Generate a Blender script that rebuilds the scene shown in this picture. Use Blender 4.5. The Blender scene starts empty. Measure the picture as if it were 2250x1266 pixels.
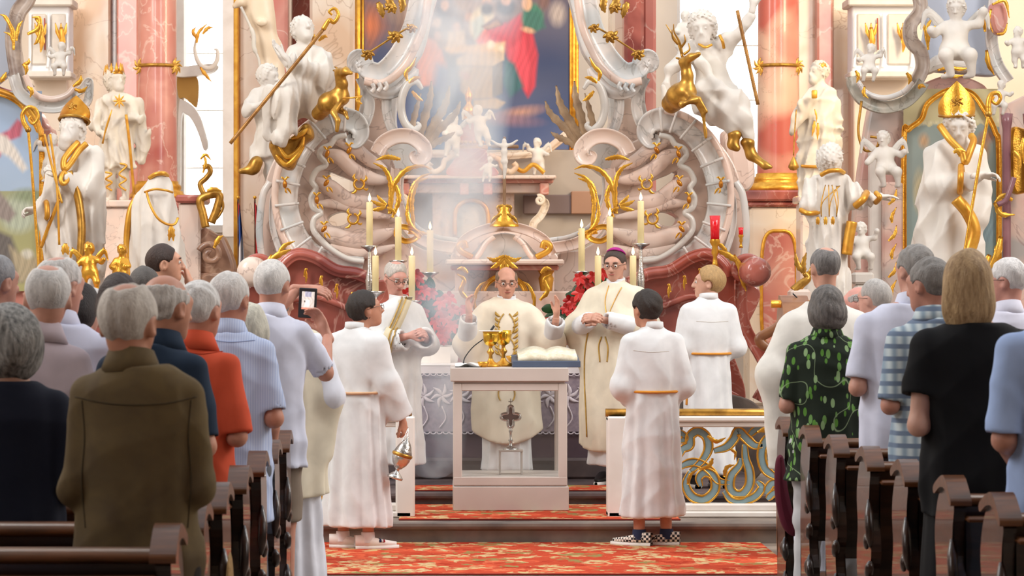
import bpy, math, random, numpy as np
from mathutils import Vector
from mathutils.bvhtree import BVHTree
SC = bpy.context.scene
COL = SC.collection
# ---------------------------------------------------------------- camera, daylight, exposure
F, VX, VY, EYE = 6000.0, 983.0, 654.0, 1.65      # focal length in px (2250 wide), vanishing point, eye height
cam = bpy.data.cameras.new('camera'); co = bpy.data.objects.new('camera', cam); COL.objects.link(co)
co.location = (0, 0, EYE); co.rotation_euler = (math.pi/2, 0, 0)
cam.sensor_width = 36; cam.lens = 36*F/2250; cam.shift_x = (1125-VX)/2250; cam.shift_y = (VY-633)/2250
cam.clip_end = 300; cam.dof.use_dof = True; cam.dof.focus_distance = 21.0; cam.dof.aperture_fstop = 9
SC.camera = co
W = bpy.data.worlds.new('daylight'); SC.world = W; W.use_nodes = True
bg = W.node_tree.nodes['Background']; bg.inputs[0].default_value = (0.88, 0.94, 1.0, 1); bg.inputs[1].default_value = 1.2
def area(name, loc, target, sx, sy, power, col):
    l = bpy.data.lights.new(name, 'AREA'); l.shape = 'RECTANGLE'; l.size = sx; l.size_y = sy; l.energy = power; l.color = col
    o = bpy.data.objects.new(name, l); COL.objects.link(o); o.location = loc
    o.rotation_euler = (Vector(target)-Vector(loc)).to_track_quat('-Z', 'Y').to_euler(); return o
area('window_light_left', (-8.2, 14.5, 8.5), (0.3, 23, 1.8), 3.5, 6, 1100, (1, .99, .98))
area('window_light_right', (9.4, 15.0, 8.5), (0.6, 23, 1.8), 3.5, 6, 950, (1, .97, .94))
area('choir_window_light', (9.5, 34, 9), (2.9, 42, 4), 2, 5, 1000, (1, .82, .56))
area('choir_window_light_left', (-7.5, 34, 9), (-2.0, 42, 3), 2, 5, 420, (1, .93, .85))
area('nave_window_left', (-7.6, 6, 6.5), (0, 11, 1.2), 2.5, 4, 190, (.95, .97, 1))
area('nave_window_right', (8.6, 6, 6.5), (0, 11, 1.2), 2.5, 4, 150, (.95, .97, 1))
SC.view_settings.view_transform = 'Standard'; SC.view_settings.look = 'None'
SC.view_settings.gamma = 1; SC.view_settings.use_curve_mapping = False; SC.view_settings.exposure = 0.0
SC.cycles.use_denoising = True; SC.cycles.adaptive_threshold = .03; SC.cycles.max_bounces = 4; SC.cycles.transparent_max_bounces = 12; SC.cycles.volume_step_rate = 2.0; SC.cycles.volume_bounces = 1
# ---------------------------------------------------------------- helpers: placing and meshes
R = math.radians
rng = random.Random(7)
def at(px, py, d): return np.array([(px-VX)/F*d, d, EYE+(VY-py)/F*d])
def pz(py, d): return EYE+(VY-py)/F*d
def ats(pts, d): return np.array([at(p[0], p[1], d-(p[2] if len(p) > 2 else 0)) for p in pts])
def hexc(c):
    if isinstance(c, str):
        c = [int(c[i:i+2], 16)/255 for i in (0, 2, 4)]; return tuple(x/12.92 if x <= .04045 else ((x+.055)/1.055)**2.4 for x in c)
    return tuple(c)
def thing(name, label, cat, loc=(0, 0, 0), group=None):
    o = bpy.data.objects.new(name, None); COL.objects.link(o); o.location = [float(v) for v in loc]; o.empty_display_size = .1
    o['label'] = label; o['category'] = cat
    if group: o['group'] = group
    return o
def origin_of(p):
    v = np.zeros(3)
    while p is not None: v += np.array(p.location); p = p.parent
    return v
def mesh(name, V, Fs, mat, parent=None, smooth=True, col=None, kind=None, label=None, cat=None, group=None, base=None):
    V = np.asarray(V, float)
    if not isinstance(Fs, (list, tuple)): Fs = [Fs]
    Fs = [np.asarray(f, np.int64) for f in Fs if len(f)]
    o0 = origin_of(parent) if parent is not None else (np.array(base, float) if base is not None else np.zeros(3))
    me = bpy.data.meshes.new(name); me.vertices.add(len(V)); me.vertices.foreach_set('co', (V-o0).astype(np.float32).ravel())
    nl = sum(f.size for f in Fs); me.loops.add(nl); me.loops.foreach_set('vertex_index', np.concatenate([f.ravel() for f in Fs]).astype(np.int32))
    st = []; k = 0
    for f in Fs: st.append(k+np.arange(len(f))*f.shape[1]); k += f.size
    st = np.concatenate(st); me.polygons.add(len(st)); me.polygons.foreach_set('loop_start', st.astype(np.int32))
    me.update(calc_edges=True)
    me.polygons.foreach_set('use_smooth', np.full(len(st), bool(smooth)))
    if col is not None:
        a = me.attributes.new('Col', 'FLOAT_COLOR', 'POINT'); c = np.ones((len(V), 4), np.float32); c[:, :3] = col; a.data.foreach_set('color', c.ravel())
    me.materials.append(mat); o = bpy.data.objects.new(name, me); COL.objects.link(o)
    if parent is not None: o.parent = parent
    elif base is not None: o.location = [float(v) for v in base]
    for key, v in (('kind', kind), ('label', label), ('category', cat), ('group', group)):
        if v: o[key] = v
    return o
class MB:                                             # collects pieces that make ONE part
    def __init__(s): s.V = []; s.F = []; s.n = 0
    def add(s, V, *Fs):
        V = np.asarray(V, float)
        for f in Fs:
            if isinstance(f, list) and f and isinstance(f[0], np.ndarray): [s.F.append(np.asarray(g)+s.n) for g in f if len(g)]
            elif len(f): s.F.append(np.asarray(f)+s.n)
        s.V.append(V); s.n += len(V); return s
    def build(s, name, mat, parent=None, **k): return mesh(name, np.concatenate(s.V), s.F, mat, parent, **k)
BOXF = np.array([[0, 1, 3, 2], [4, 6, 7, 5], [0, 4, 5, 1], [2, 3, 7, 6], [0, 2, 6, 4], [1, 5, 7, 3]])
def box(x0, x1, y0, y1, z0, z1):
    return np.array([(x, y, z) for x in (x0, x1) for y in (y0, y1) for z in (z0, z1)], float), BOXF
def bevbox(x0, x1, y0, y1, z0, z1, b=.01):            # box with chamfered edges
    V = []; c = np.array([(x0+x1)/2, (y0+y1)/2, (z0+z1)/2]); h = np.array([x1-x0, y1-y0, z1-z0])/2; b = min(b, *(h*.9))
    idx = {}
    for sx in (-1, 1):
        for sy in (-1, 1):
            for sz in (-1, 1):
                s = np.array([sx, sy, sz])
                for a in range(3):
                    q = h-b; q = q.copy(); q[a] = h[a]; idx[(sx, sy, sz, a)] = len(V); V.append(c+s*q)
    Q = []; T = []
    for a in range(3):
        u, w = [i for i in range(3) if i != a]
        for s in (-1, 1):
            def k(su, sw):
                t = [0]*3; t[a] = s; t[u] = su; t[w] = sw; return idx[(*t, a)]
            f = [k(-1, -1), k(1, -1), k(1, 1), k(-1, 1)]; flip = (s > 0) == (a == 1); Q.append(f[::-1] if flip else f)
        for su in (-1, 1):
            for sw in (-1, 1):
                def k2(s, ax):
                    t = [0]*3; t[a] = s; t[u] = su; t[w] = sw; return idx[(*t, ax)]
                Q.append([k2(-1, u), k2(1, u), k2(1, w), k2(-1, w)])
    for sx in (-1, 1):
        for sy in (-1, 1):
            for sz in (-1, 1): T.append([idx[(sx, sy, sz, a)] for a in range(3)])
    V = np.array(V); out = []
    for f in (np.array(Q), np.array(T)):
        p = V[f]; n = np.cross(p[:, 1]-p[:, 0], p[:, 2]-p[:, 0]); m = p.mean(1)-c; bad = (n*m).sum(1) < 0; f[bad] = f[bad][:, ::-1]; out.append(f)
    return V, out
def grid_faces(n, m, cu=False, cv=False):
    a = np.arange(n*m).reshape(n, m)
    if cu: a = np.vstack([a, a[:1]])
    if cv: a = np.hstack([a, a[:, :1]])
    return np.stack([a[:-1, :-1], a[:-1, 1:], a[1:, 1:], a[1:, :-1]], -1).reshape(-1, 4)
def cat(pts, n=40, closed=False):                     # Catmull-Rom through points
    P = np.asarray(pts, float)
    if len(P) == 2 and not closed: t = np.linspace(0, 1, n)[:, None]; return P[0]*(1-t)+P[1]*t
    Q = np.vstack([P[-1], P, P[:2]]) if closed else np.vstack([2*P[0]-P[1], P, 2*P[-1]-P[-2]])
    k = len(P) if closed else len(P)-1
    u = np.linspace(0, k, n, endpoint=not closed); i = np.minimum(u.astype(int), k-1); t = (u-i)[:, None]
    a, b, c, d = Q[i], Q[i+1], Q[i+2], Q[i+3]
    return .5*(2*b+(c-a)*t+(2*a-5*b+4*c-d)*t*t+(3*b-a-3*c+d)*t**3)
def nrm(v): return v/np.maximum(np.linalg.norm(v, axis=-1, keepdims=True), 1e-9)
def sweep(P, prof, sc=1.0, up=(0, -1, 0), closed=False, capends=True, scb=None):
    P = np.asarray(P, float); N = len(P); prof = np.asarray(prof, float); M = len(prof)
    T = np.roll(P, -1, 0)-np.roll(P, 1, 0) if closed else np.gradient(P, axis=0)
    T = nrm(T); U = np.tile(np.array(up, float), (N, 1)); S = np.cross(T, U); L = np.linalg.norm(S, axis=1)
    for i in range(N):
        if L[i] < .05: S[i] = S[i-1] if i else np.array([1., 0, 0])
    S = nrm(S); U = np.cross(S, T)
    sc = np.broadcast_to(np.asarray(sc, float), (N,))[:, None, None]; sb = sc if scb is None else np.broadcast_to(np.asarray(scb, float), (N,))[:, None, None]
    V = P[:, None]+S[:, None]*prof[None, :, :1]*sc+U[:, None]*prof[None, :, 1:]*sb
    Fc = grid_faces(N, M, closed, True)[:, ::-1]; V = V.reshape(-1, 3); Fs = [Fc]
    if capends and not closed:
        V = np.vstack([V, P[:1], P[-1:]]); i = np.arange(M); j = (i+1) % M
        Fs.append(np.stack([i, j, np.full(M, N*M)], 1)); Fs.append(np.stack([j+(N-1)*M, i+(N-1)*M, np.full(M, N*M+1)], 1))
    return V, Fs
def circ(n=8, r=1.0, e=1.0): a = np.arange(n)*2*math.pi/n; return np.stack([np.cos(a)*r, np.sin(a)*r*e], 1)
def tube(P, r, n=8, closed=False, e=1.0, up=(0.03, -1, 0.07)): return sweep(P, circ(n, 1, e), r, up, closed)
def lathe(prof, n=20, c=(0, 0, 0), sq=1.0):           # prof [(r,z)...] about a vertical axis
    prof = np.asarray(prof, float); a = np.arange(n)*2*math.pi/n
    V = np.stack([prof[:, None, 0]*np.cos(a), prof[:, None, 0]*np.sin(a)*sq, np.repeat(prof[:, 1:], n, 1)], -1)+np.array(c)
    return V.reshape(-1, 3), grid_faces(len(prof), n, False, True)
def sphere(c, r, n=10, m=7):
    t = np.linspace(-math.pi/2, math.pi/2, m); V, f = lathe(np.stack([np.maximum(np.cos(t), .001), np.sin(t)], 1), n); return V*np.asarray(r)+np.array(c), f
def slab(outline, d, th, holes=(), bev=0.0, n=120, raw=False):   # plate from px outline at depth d (front face), th thick towards the back
    cu = bpy.data.curves.new('tmp', 'CURVE'); cu.dimensions = '2D'; cu.fill_mode = 'BOTH'
    for k, o in enumerate([outline]+list(holes)):
        p = np.asarray(o, float) if raw else cat(o, n if k == 0 else 40, True)
        w = np.array([at(a, b, d) for a, b in p]); s = cu.splines.new('POLY'); s.points.add(len(w)-1); s.use_cyclic_u = True
        s.points.foreach_set('co', np.stack([w[:, 0], w[:, 2], 0*w[:, 0], 0*w[:, 0]+1], 1).ravel().astype(np.float32))
    cu.extrude = th/2-bev; cu.bevel_depth = bev; cu.bevel_resolution = 1; cu.offset = -bev
    ob = bpy.data.objects.new('tmp', cu); COL.objects.link(ob); me = bpy.data.meshes.new_from_object(ob)
    V = np.array([v.co[:] for v in me.vertices]); q = [list(p.vertices) for p in me.polygons]
    bpy.data.objects.remove(ob); bpy.data.curves.remove(cu); bpy.data.meshes.remove(me)
    V = np.stack([V[:, 0], d+th/2-V[:, 2], V[:, 1]], 1)
    return V, [np.array([f for f in q if len(f) == k]) for k in (3, 4) if any(len(f) == k for f in q)]
MOLD = [(-1, -.3), (-1, .35), (-.85, .5), (-.7, .42), (-.5, .75), (-.2, .95), (.1, 1), (.4, .85), (.6, .5), (.75, .6), (.95, .45), (1, -.3)]
FLUTE = [(-1, -.3), (-1, .8), (-.86, 1), (-.72, .8), (-.45, .45), (0, .32), (.45, .45), (.72, .8), (.86, 1), (1, .8), (1, -.3)]
ROUND = [(math.cos(a), math.sin(a)) for a in np.linspace(-.3, math.pi+.3, 11)]+[(0, -.4)]
def taper(n, a=.15, b=.15, pw=.6):
    t = np.linspace(0, 1, n); return np.minimum(1, np.minimum(np.maximum((a+t*3)**pw, .0), (b+(1-t)*3)**pw))
def spiral(c, r0, r1, a0, a1, n=24):                  # px space spiral, angles in degrees (y down)
    a = np.radians(np.linspace(a0, a1, n)); r = np.linspace(r0, r1, n); return np.stack([c[0]+r*np.cos(a), c[1]+r*np.sin(a)], 1)
def scroll(mb, pts, d, w, prof=MOLD, hb=.6, n=60, tp=None, bulge=0):   # swept moulding through px points; w half width in px
    P = ats(pts, d); C = cat(P, n); s = w*d/F*(taper(n, *tp) if tp else np.ones(n)); mb.add(*[x for x in [sweep(C, prof, s, scb=s*hb)][0]]); return mb
def leaf(mb, pts, d, w, n=26, lobes=5, curl=.5, tip=.12):    # acanthus leaf along px points, w half width px; lobed rim, bulging section
    C = cat(ats(pts, d), n); T = nrm(np.gradient(C, axis=0)); U = np.array([0, -1., 0]); S = nrm(np.cross(T, U)); Bn = np.cross(S, T)
    t = np.linspace(0, 1, n); ww = w*d/F*np.sin(np.pi*np.clip(t*.86+.10, 0, 1))**.8*(1-t*.35)
    ser = 1-.32*np.abs(np.sin(np.pi*lobes*t)); k = np.linspace(-1, 1, 7)
    wk = np.where(np.abs(k)[None] > .9, ser[:, None], 1.0)*ww[:, None]
    hgt = (curl*(1-k**2)*.9+.12*np.cos(k*9.4))[None]*ww[:, None]
    V = C[:, None]+S[:, None]*(k[None]*wk)[..., None]+Bn[:, None]*hgt[..., None]
    B = V-Bn[:, None]*(.22*w*d/F); nn = n*7
    f = grid_faces(n, 7)[:, ::-1]; g = f[:, ::-1]+nn; e = []
    for i in range(n-1): e += [[i*7, i*7+7, nn+i*7+7, nn+i*7], [i*7+6, nn+i*7+6, nn+i*7+13, i*7+13]]
    for j in range(6): e += [[j, nn+j, nn+j+1, j+1]]; b = (n-1)*7; e += [[b+j+1, nn+b+j+1, nn+b+j, b+j]]
    mb.add(np.vstack([V.reshape(-1, 3), B.reshape(-1, 3)]), f, g, np.array(e)); return mb
# ---------------------------------------------------------------- helpers: procedural materials
MATS = {}
def M(name, c, rough=.5, metal=0., c2=None, scale=4., lo=.35, hi=.65, c3=None, vein=None, vscale=3., bump=0., bscale=40., coat=0., stretch=None, attr=False, emit=None, trans=0., sss=0., detail=3., spec=None, vw=.02):
    if name in MATS: return MATS[name]
    m = bpy.data.materials.new(name); m.use_nodes = True; nt = m.node_tree; N = nt.nodes; L = nt.links; b = N['Principled BSDF']
    b.inputs['Roughness'].default_value = rough; b.inputs['Metallic'].default_value = metal; b.inputs['Coat Weight'].default_value = coat; b.inputs['Transmission Weight'].default_value = trans
    if spec is not None: b.inputs['Specular IOR Level'].default_value = spec
    c = hexc(c); b.inputs['Base Color'].default_value = (*c, 1)
    tc = N.new('ShaderNodeTexCoord'); src = tc.outputs['Object']
    if stretch:
        mp = N.new('ShaderNodeMapping'); mp.inputs['Scale'].default_value = stretch; L.new(src, mp.inputs[0]); src = mp.outputs[0]
    out = None
    if attr: a = N.new('ShaderNodeAttribute'); a.attribute_name = 'Col'; out = a.outputs['Color']
    if c2 is not None:
        n = N.new('ShaderNodeTexNoise'); n.inputs['Scale'].default_value = scale; n.inputs['Detail'].default_value = detail; n.inputs['Distortion'].default_value = .4; L.new(src, n.inputs['Vector'])
        r = N.new('ShaderNodeValToRGB'); r.color_ramp.elements[0].position = lo; r.color_ramp.elements[1].position = hi
        r.color_ramp.elements[0].color = (*c, 1); r.color_ramp.elements[1].color = (*hexc(c2), 1)
        if c3 is not None: e = r.color_ramp.elements.new((lo+hi)/2); e.color = (*hexc(c3), 1)
        L.new(n.outputs['Fac'], r.inputs[0])
        if out is not None:
            x = N.new('ShaderNodeMix'); x.data_type = 'RGBA'; x.blend_type = 'MULTIPLY'; x.inputs[0].default_value = 1; L.new(out, x.inputs[6]); L.new(r.outputs[0], x.inputs[7]); out = x.outputs[2]
        else: out = r.outputs[0]
    if vein is not None:
        n = N.new('ShaderNodeTexNoise'); n.inputs['Scale'].default_value = vscale; n.inputs['Detail'].default_value = 4; n.inputs['Distortion'].default_value = .8; L.new(src, n.inputs['Vector'])
        r = N.new('ShaderNodeValToRGB'); E = r.color_ramp.elements; E[0].position = .5-vw; E[0].color = (0, 0, 0, 1); E[1].position = .5+vw; E[1].color = (0, 0, 0, 1); e = E.new(.5); e.color = (.55, .55, .55, 1)
        L.new(n.outputs['Fac'], r.inputs[0]); x = N.new('ShaderNodeMix'); x.data_type = 'RGBA'; L.new(r.outputs[0], x.inputs[0])
        if out is not None: L.new(out, x.inputs[6])
        else: x.inputs[6].default_value = (*c, 1)
        x.inputs[7].default_value = (*hexc(vein), 1); out = x.outputs[2]
    if out is not None: L.new(out, b.inputs['Base Color'])
    if emit is not None:
        b.inputs['Emission Strength'].default_value = emit
        if out is not None: L.new(out, b.inputs['Emission Color'])
        else: b.inputs['Emission Color'].default_value = (*c, 1)
        m.cycles.emission_sampling = 'NONE'
    if bump:
        n = N.new('ShaderNodeTexNoise'); n.inputs['Scale'].default_value = bscale; n.inputs['Detail'].default_value = 4; L.new(src, n.inputs['Vector'])
        bp = N.new('ShaderNodeBump'); bp.inputs['Strength'].default_value = bump; bp.inputs['Distance'].default_value = .02; L.new(n.outputs['Fac'], bp.inputs['Height']); L.new(bp.outputs[0], b.inputs['Normal'])
    MATS[name] = m; return m
def cloth(c, c2=None, bump=0.): 
    k = 'cloth_%s' % (c if isinstance(c, str) else '_'.join('%.2f' % v for v in c)); return M(k, c, .85, c2=c2 or tuple(v*.86 for v in hexc(c)), scale=7, spec=.25)
PLASTER = M('white_stucco', 'e2dacf', .55, c2='d2cac1', scale=3)
PLASTER2 = M('cream_stucco', 'dcd2c2', .55, c2='c8beb2', scale=3)
GOLD = M('gold_leaf', 'efb548', .30, .72, c2='d0912f', scale=9, bump=.15, bscale=60)
GOLD2 = M('old_gold', 'cf9c45', .36, .7, c2='9c6f2c', scale=12)
GILT = M('gilt_paint', 'e6ae44', .38, .5, c2='cb8a2c', scale=8)
SILVER = M('polished_silver', 'd8d6d4', .2, 1., bump=.2, bscale=70)
PINKM = M('pink_grey_marble', 'ead6c8', .3, c2='d4c0b4', c3='e4c8b8', scale=1.6, vein='9c7f74', vscale=2.4, coat=.25, vw=.012)
GREYM = M('blue_grey_marble', 'cdcdca', .3, c2='b3b7b8', c3='dad0c8', scale=2.0, vein='8c8780', vscale=2.6, coat=.25, vw=.012)
REDM = M('red_marble', 'a8503f', .25, c2='7d3a34', c3='b9685a', scale=1.5, vein='d9a898', vscale=2.2, coat=.4, vw=.012)
ROSEM = M('rose_marble', 'c9776a', .3, c2='b05d55', c3='cf8f80', scale=.9, vein='e6cbbd', vscale=1.6, coat=.3, vw=.02)
CREAMM = M('cream_marble', 'e6cfb4', .35, c2='d8b596', c3='e9d9c6', scale=.9, vein='a88468', vscale=1.6, coat=.2, vw=.01)
WALLM = M('wall_plaster', 'efe3d4', .7, c2='e6d6c4', scale=.6, bump=.03)
WOOD = M('dark_pew_wood', '3a2014', .32, c2='1d0f0a', scale=3, stretch=(1, 1, 6), coat=.35, bump=.05, bscale=30)
WOOD2 = M('worn_pew_wood', '6e4020', .35, c2='46270f', scale=4, stretch=(1, 6, 6), coat=.08)
WHITEP = M('white_paint', 'f1ece6', .45, c2='e4dcd4', scale=3)
STONE = M('grey_step_stone', '8d7f74', .6, c2='6d615b', scale=4, bump=.1, bscale=20)
# ---------------------------------------------------------------- helpers: modelling with distance fields (figures, drapery)
A3 = lambda *v: np.array(v, np.float32)
def smin(a, b, k):
    if k <= 0: return np.minimum(a, b)
    h = np.maximum(k-np.abs(a-b), 0)/k; return np.minimum(a, b)-h*h*k*.25
def smax(a, b, k): return -smin(-a, -b, k)
def U(*fs, k=.02):
    def f(P):
        d = fs[0](P)
        for g in fs[1:]: d = smin(d, g(P), k)
        return d
    return f
def sub(f, *gs, k=.01):
    def q(P):
        d = f(P)
        for g in gs: d = smax(d, -g(P), k)
        return d
    return q
def cap(a, b, ra, rb=None):
    a = A3(*a); b = A3(*b); rb = ra if rb is None else rb; ba = b-a; bb = float(ba@ba)+1e-9
    def f(P):
        q = P-a; h = np.clip((q@ba)/bb, 0, 1); q -= h[:, None]*ba; return np.sqrt(np.einsum('ij,ij->i', q, q))-(ra+(rb-ra)*h)
    return f
def chain(pts, rs, k=.015):
    fs = [cap(pts[i], pts[i+1], rs[i], rs[i+1]) for i in range(len(pts)-1)]; return U(*fs, k=k) if len(fs) > 1 else fs[0]
def rot(yaw=0, pitch=0, roll=0):                      # columns = rotated axes; yaw about z, pitch about x, roll about y (degrees)
    a, b, c = R(yaw), R(pitch), R(roll)
    Z = np.array([[math.cos(a), -math.sin(a), 0], [math.sin(a), math.cos(a), 0], [0, 0, 1]])
    X = np.array([[1, 0, 0], [0, math.cos(b), -math.sin(b)], [0, math.sin(b), math.cos(b)]])
    Y = np.array([[math.cos(c), 0, math.sin(c)], [0, 1, 0], [-math.sin(c), 0, math.cos(c)]])
    return Z@X@Y
def ell(c, r, Rm=None):
    c = A3(*c); r = A3(*r); Rm = None if Rm is None else Rm.astype(np.float32)
    def f(P):
        q = P-c
        if Rm is not None: q = q@Rm
        q = q/r; k0 = np.sqrt(np.einsum('ij,ij->i', q, q)); q /= r; k1 = np.sqrt(np.einsum('ij,ij->i', q, q)); return k0*(k0-1)/np.maximum(k1, 1e-6)
    return f
def place(f, c, Rm=None, s=1.0):                      # local field moved, turned and scaled
    c = A3(*c); Rm = np.eye(3, dtype=np.float32) if Rm is None else Rm.astype(np.float32)
    return lambda P: f(((P-c)@Rm)/s)*s
def near_only(f, c, r):                               # skip the field far away from its ball
    c = A3(*c)
    def g(P):
        q = P-c; d = np.sqrt(np.einsum('ij,ij->i', q, q))-np.float32(r); m = d < .06
        if m.any(): d[m] = f(P[m])
        return d
    return g
def loft(st, n=0, amp=0., ph=0., tw=0., cy=None, amps=None, n2=0, a2=0., rnd=.02):   # stations (z, rx, ry[, cx, cy]); pleats n with depth amp
    st = np.array([tuple(s)+(0,)*(5-len(s)) for s in st], float); st = st[np.argsort(st[:, 0])]
    zz = np.linspace(st[0, 0], st[-1, 0], 80); q = cat(st, 400); q = q[np.argsort(q[:, 0])]; rx, ry, cx, cyy = [np.interp(zz, q[:, 0], q[:, i]) for i in (1, 2, 3, 4)]
    z0, z1 = zz[0], zz[-1]; az = np.interp(zz, *zip(*amps)) if amps else np.full(80, amp)
    def f(P):
        z = P[:, 2]; X = np.interp(z, zz, rx).astype(np.float32); Y = np.interp(z, zz, ry).astype(np.float32)
        x = (P[:, 0]-np.interp(z, zz, cx))/X; y = (P[:, 1]-np.interp(z, zz, cyy))/Y; r = np.sqrt(x*x+y*y)
        if n:
            th = np.arctan2(y, x); A = np.interp(z, zz, az)
            r = r/(1+A*(np.cos(n*th+ph+tw*z+.8*np.sin(2*th+z*2))+.45*np.cos((n+4)*th-ph*1.7+tw*.6*z)))
        d = (r-1)*np.minimum(X, Y); return smax(d, np.maximum(z0-z, z-z1), rnd)
    return f
def creased(f, amp=.006, k=(22, 18, 30), seed=0, k2=9, sharp=False):       # cloth creases
    r = np.random.RandomState(seed); Q = [(r.randn(3)*np.array(k)).astype(np.float32) for _ in range(3)]; Q2 = [(r.randn(3)*k2).astype(np.float32) for _ in range(3)]
    def g(P):
        d = f(P); s = 0
        for a, b in zip(Q, Q2): s = s+((2*np.abs(np.sin(.5*(P@a)+1.3*np.sin(P@b)))-1) if sharp else np.sin(P@a+2.2*np.sin(P@b)))
        return d+amp*s*.5
    return g
def polygonize(f, lo, hi, h):
    lo = np.array(lo, np.float32); n = np.ceil((np.array(hi)-lo)/h).astype(int)+1; B = 6; nb = -(-n//B); n = nb*B+1
    ax = [lo[i]+h*np.arange(n[i], dtype=np.float32) for i in range(3)]
    cb = [lo[i]+h*(np.arange(nb[i], dtype=np.float32)+.5)*B for i in range(3)]
    G = np.stack(np.meshgrid(*cb, indexing='ij'), -1).reshape(-1, 3); dc = f(G).reshape(nb)
    near = np.abs(dc) < h*B*1.35+.012
    grid = np.repeat(np.repeat(np.repeat(np.where(dc < 0, -9., 9.).astype(np.float32), B, 0), B, 1), B, 2); grid = np.pad(grid, ((0, 1),)*3, mode='edge')
    m = np.repeat(np.repeat(np.repeat(near, B, 0), B, 1), B, 2); m = np.pad(m, ((0, 1),)*3, mode='edge')
    m2 = m.copy()
    for a in range(3):
        sl = [slice(None)]*3; sr = [slice(None)]*3; sl[a] = slice(1, None); sr[a] = slice(None, -1); t = m2.copy(); t[tuple(sl)] |= m2[tuple(sr)]; m2 = t
    I = np.argwhere(m2); P = lo+I.astype(np.float32)*np.float32(h)
    out = np.empty(len(P), np.float32)
    for s in range(0, len(P), 400000): out[s:s+400000] = f(P[s:s+400000])
    grid[m2] = out
    for a in range(3):                                # closed at the rim
        for e in (0, -1):
            sl = [slice(None)]*3; sl[a] = e; grid[tuple(sl)] = np.maximum(grid[tuple(sl)], 1e-4)
    S = grid < 0; c = S[:-1, :-1, :-1].astype(np.uint8)
    for dx in (0, 1):
        for dy in (0, 1):
            for dz in (0, 1):
                if dx+dy+dz: c = c+S[dx:S.shape[0]-1+dx, dy:S.shape[1]-1+dy, dz:S.shape[2]-1+dz]
    act = (c > 0) & (c < 8); ids = np.full(act.shape, -1, np.int64); CI = np.argwhere(act); ids[act] = np.arange(len(CI))
    acc = np.zeros((len(CI), 3), np.float32); cnt = np.zeros(len(CI), np.float32)
    corner = [(x, y, z) for x in (0, 1) for y in (0, 1) for z in (0, 1)]
    val = {q: grid[CI[:, 0]+q[0], CI[:, 1]+q[1], CI[:, 2]+q[2]] for q in corner}
    for a in range(3):
        for q in corner:
            if q[a]: continue
            p = list(q); p[a] = 1; p = tuple(p); va, vb = val[q], val[p]; x = (va < 0) != (vb < 0); t = np.clip(va/np.where(x, va-vb, 1), 0, 1)
            pt = np.tile(np.array(q, np.float32), (len(CI), 1)); pt[:, a] = t; acc[x] += pt[x]; cnt[x] += 1
    V = lo+(CI+acc/np.maximum(cnt, 1)[:, None])*h; Fs = []
    for a in range(3):
        b, c2 = (a+1) % 3, (a+2) % 3; sl0 = [slice(None)]*3; sl1 = [slice(None)]*3; sl0[a] = slice(None, -1); sl1[a] = slice(1, None)
        s0, s1 = S[tuple(sl0)], S[tuple(sl1)]; E = np.argwhere(s0 != s1); E = E[(E[:, b] > 0) & (E[:, c2] > 0) & (E[:, b] < n[b]-1) & (E[:, c2] < n[c2]-1)]
        def cid(db, dc_): q = E.copy(); q[:, b] -= db; q[:, c2] -= dc_; return ids[q[:, 0], q[:, 1], q[:, 2]]
        q = np.stack([cid(1, 1), cid(0, 1), cid(0, 0), cid(1, 0)], 1); fl = ~s0[tuple(E.T)]; q[fl] = q[fl][:, ::-1]; Fs.append(q)
    Fq = np.concatenate(Fs); return V.astype(float), Fq[(Fq >= 0).all(1)]
def clean(V, Fq):                                     # drop specks: keep components over 3 % of the faces
    return V, Fq
def sdf_mesh(name, f, lo, hi, h, mat, parent, Rm=None, extra=None, colf=None, **k):
    V, q = polygonize(f, lo, hi, h); col = None
    if colf is not None: col = colf(V)
    Fs = [q]
    if extra:
        for (v, fs) in extra:
            Fs.append(np.asarray(fs)+len(V)); V = np.vstack([V, v])
            if col is not None: col = np.vstack([col, np.tile(col.mean(0), (len(v), 1))])
    if Rm is not None: V = V@Rm.T
    V = V+origin_of(parent); return mesh(name, V, Fs, mat, parent, col=col, **k)
# ---------------------------------------------------------------- helpers: heads, hands, bodies (local frame: x right, y forward, z up)
def head_f(female=False, beard=False, child=False):
    w = .072 if female else .076
    f = U(ell((0, -.018, .028), (w, .094, .090)), ell((0, .022, -.035), (.060, .066, .080)), k=.045)
    f = U(f, ell((0, .060, -.088), (.030, .026, .026)), ell((0, .070, .030), (.052, .022, .022)), k=.03)
    f = sub(f, ell((.032, .098, .008), (.020, .017, .013)), ell((-.032, .098, .008), (.020, .017, .013)), k=.02)
    f = U(f, cap((0, .088, .020), (0, .108, -.026), .009, .014), ell((.013, .098, -.029), (.010, .012, .009)), ell((-.013, .098, -.029), (.010, .012, .009)), k=.012)
    f = U(f, ell((.032, .076, .006), (.014, .014, .011)), ell((-.032, .076, .006), (.014, .014, .011)), ell((0, .088, -.052), (.024, .010, .0055)), ell((0, .086, -.063), (.021, .010, .006)), k=.006)
    for s in (-1, 1): f = U(f, sub(ell((s*.079, -.012, -.008), (.013, .022, .034), rot(s*-22, -10)), ell((s*.090, -.006, -.004), (.010, .013, .020))), k=.008)
    if beard: f = U(f, ell((0, .062, -.085), (.052, .048, .050)), ell((0, .094, -.047), (.030, .012, .010)), k=.02)
    return f
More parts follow.
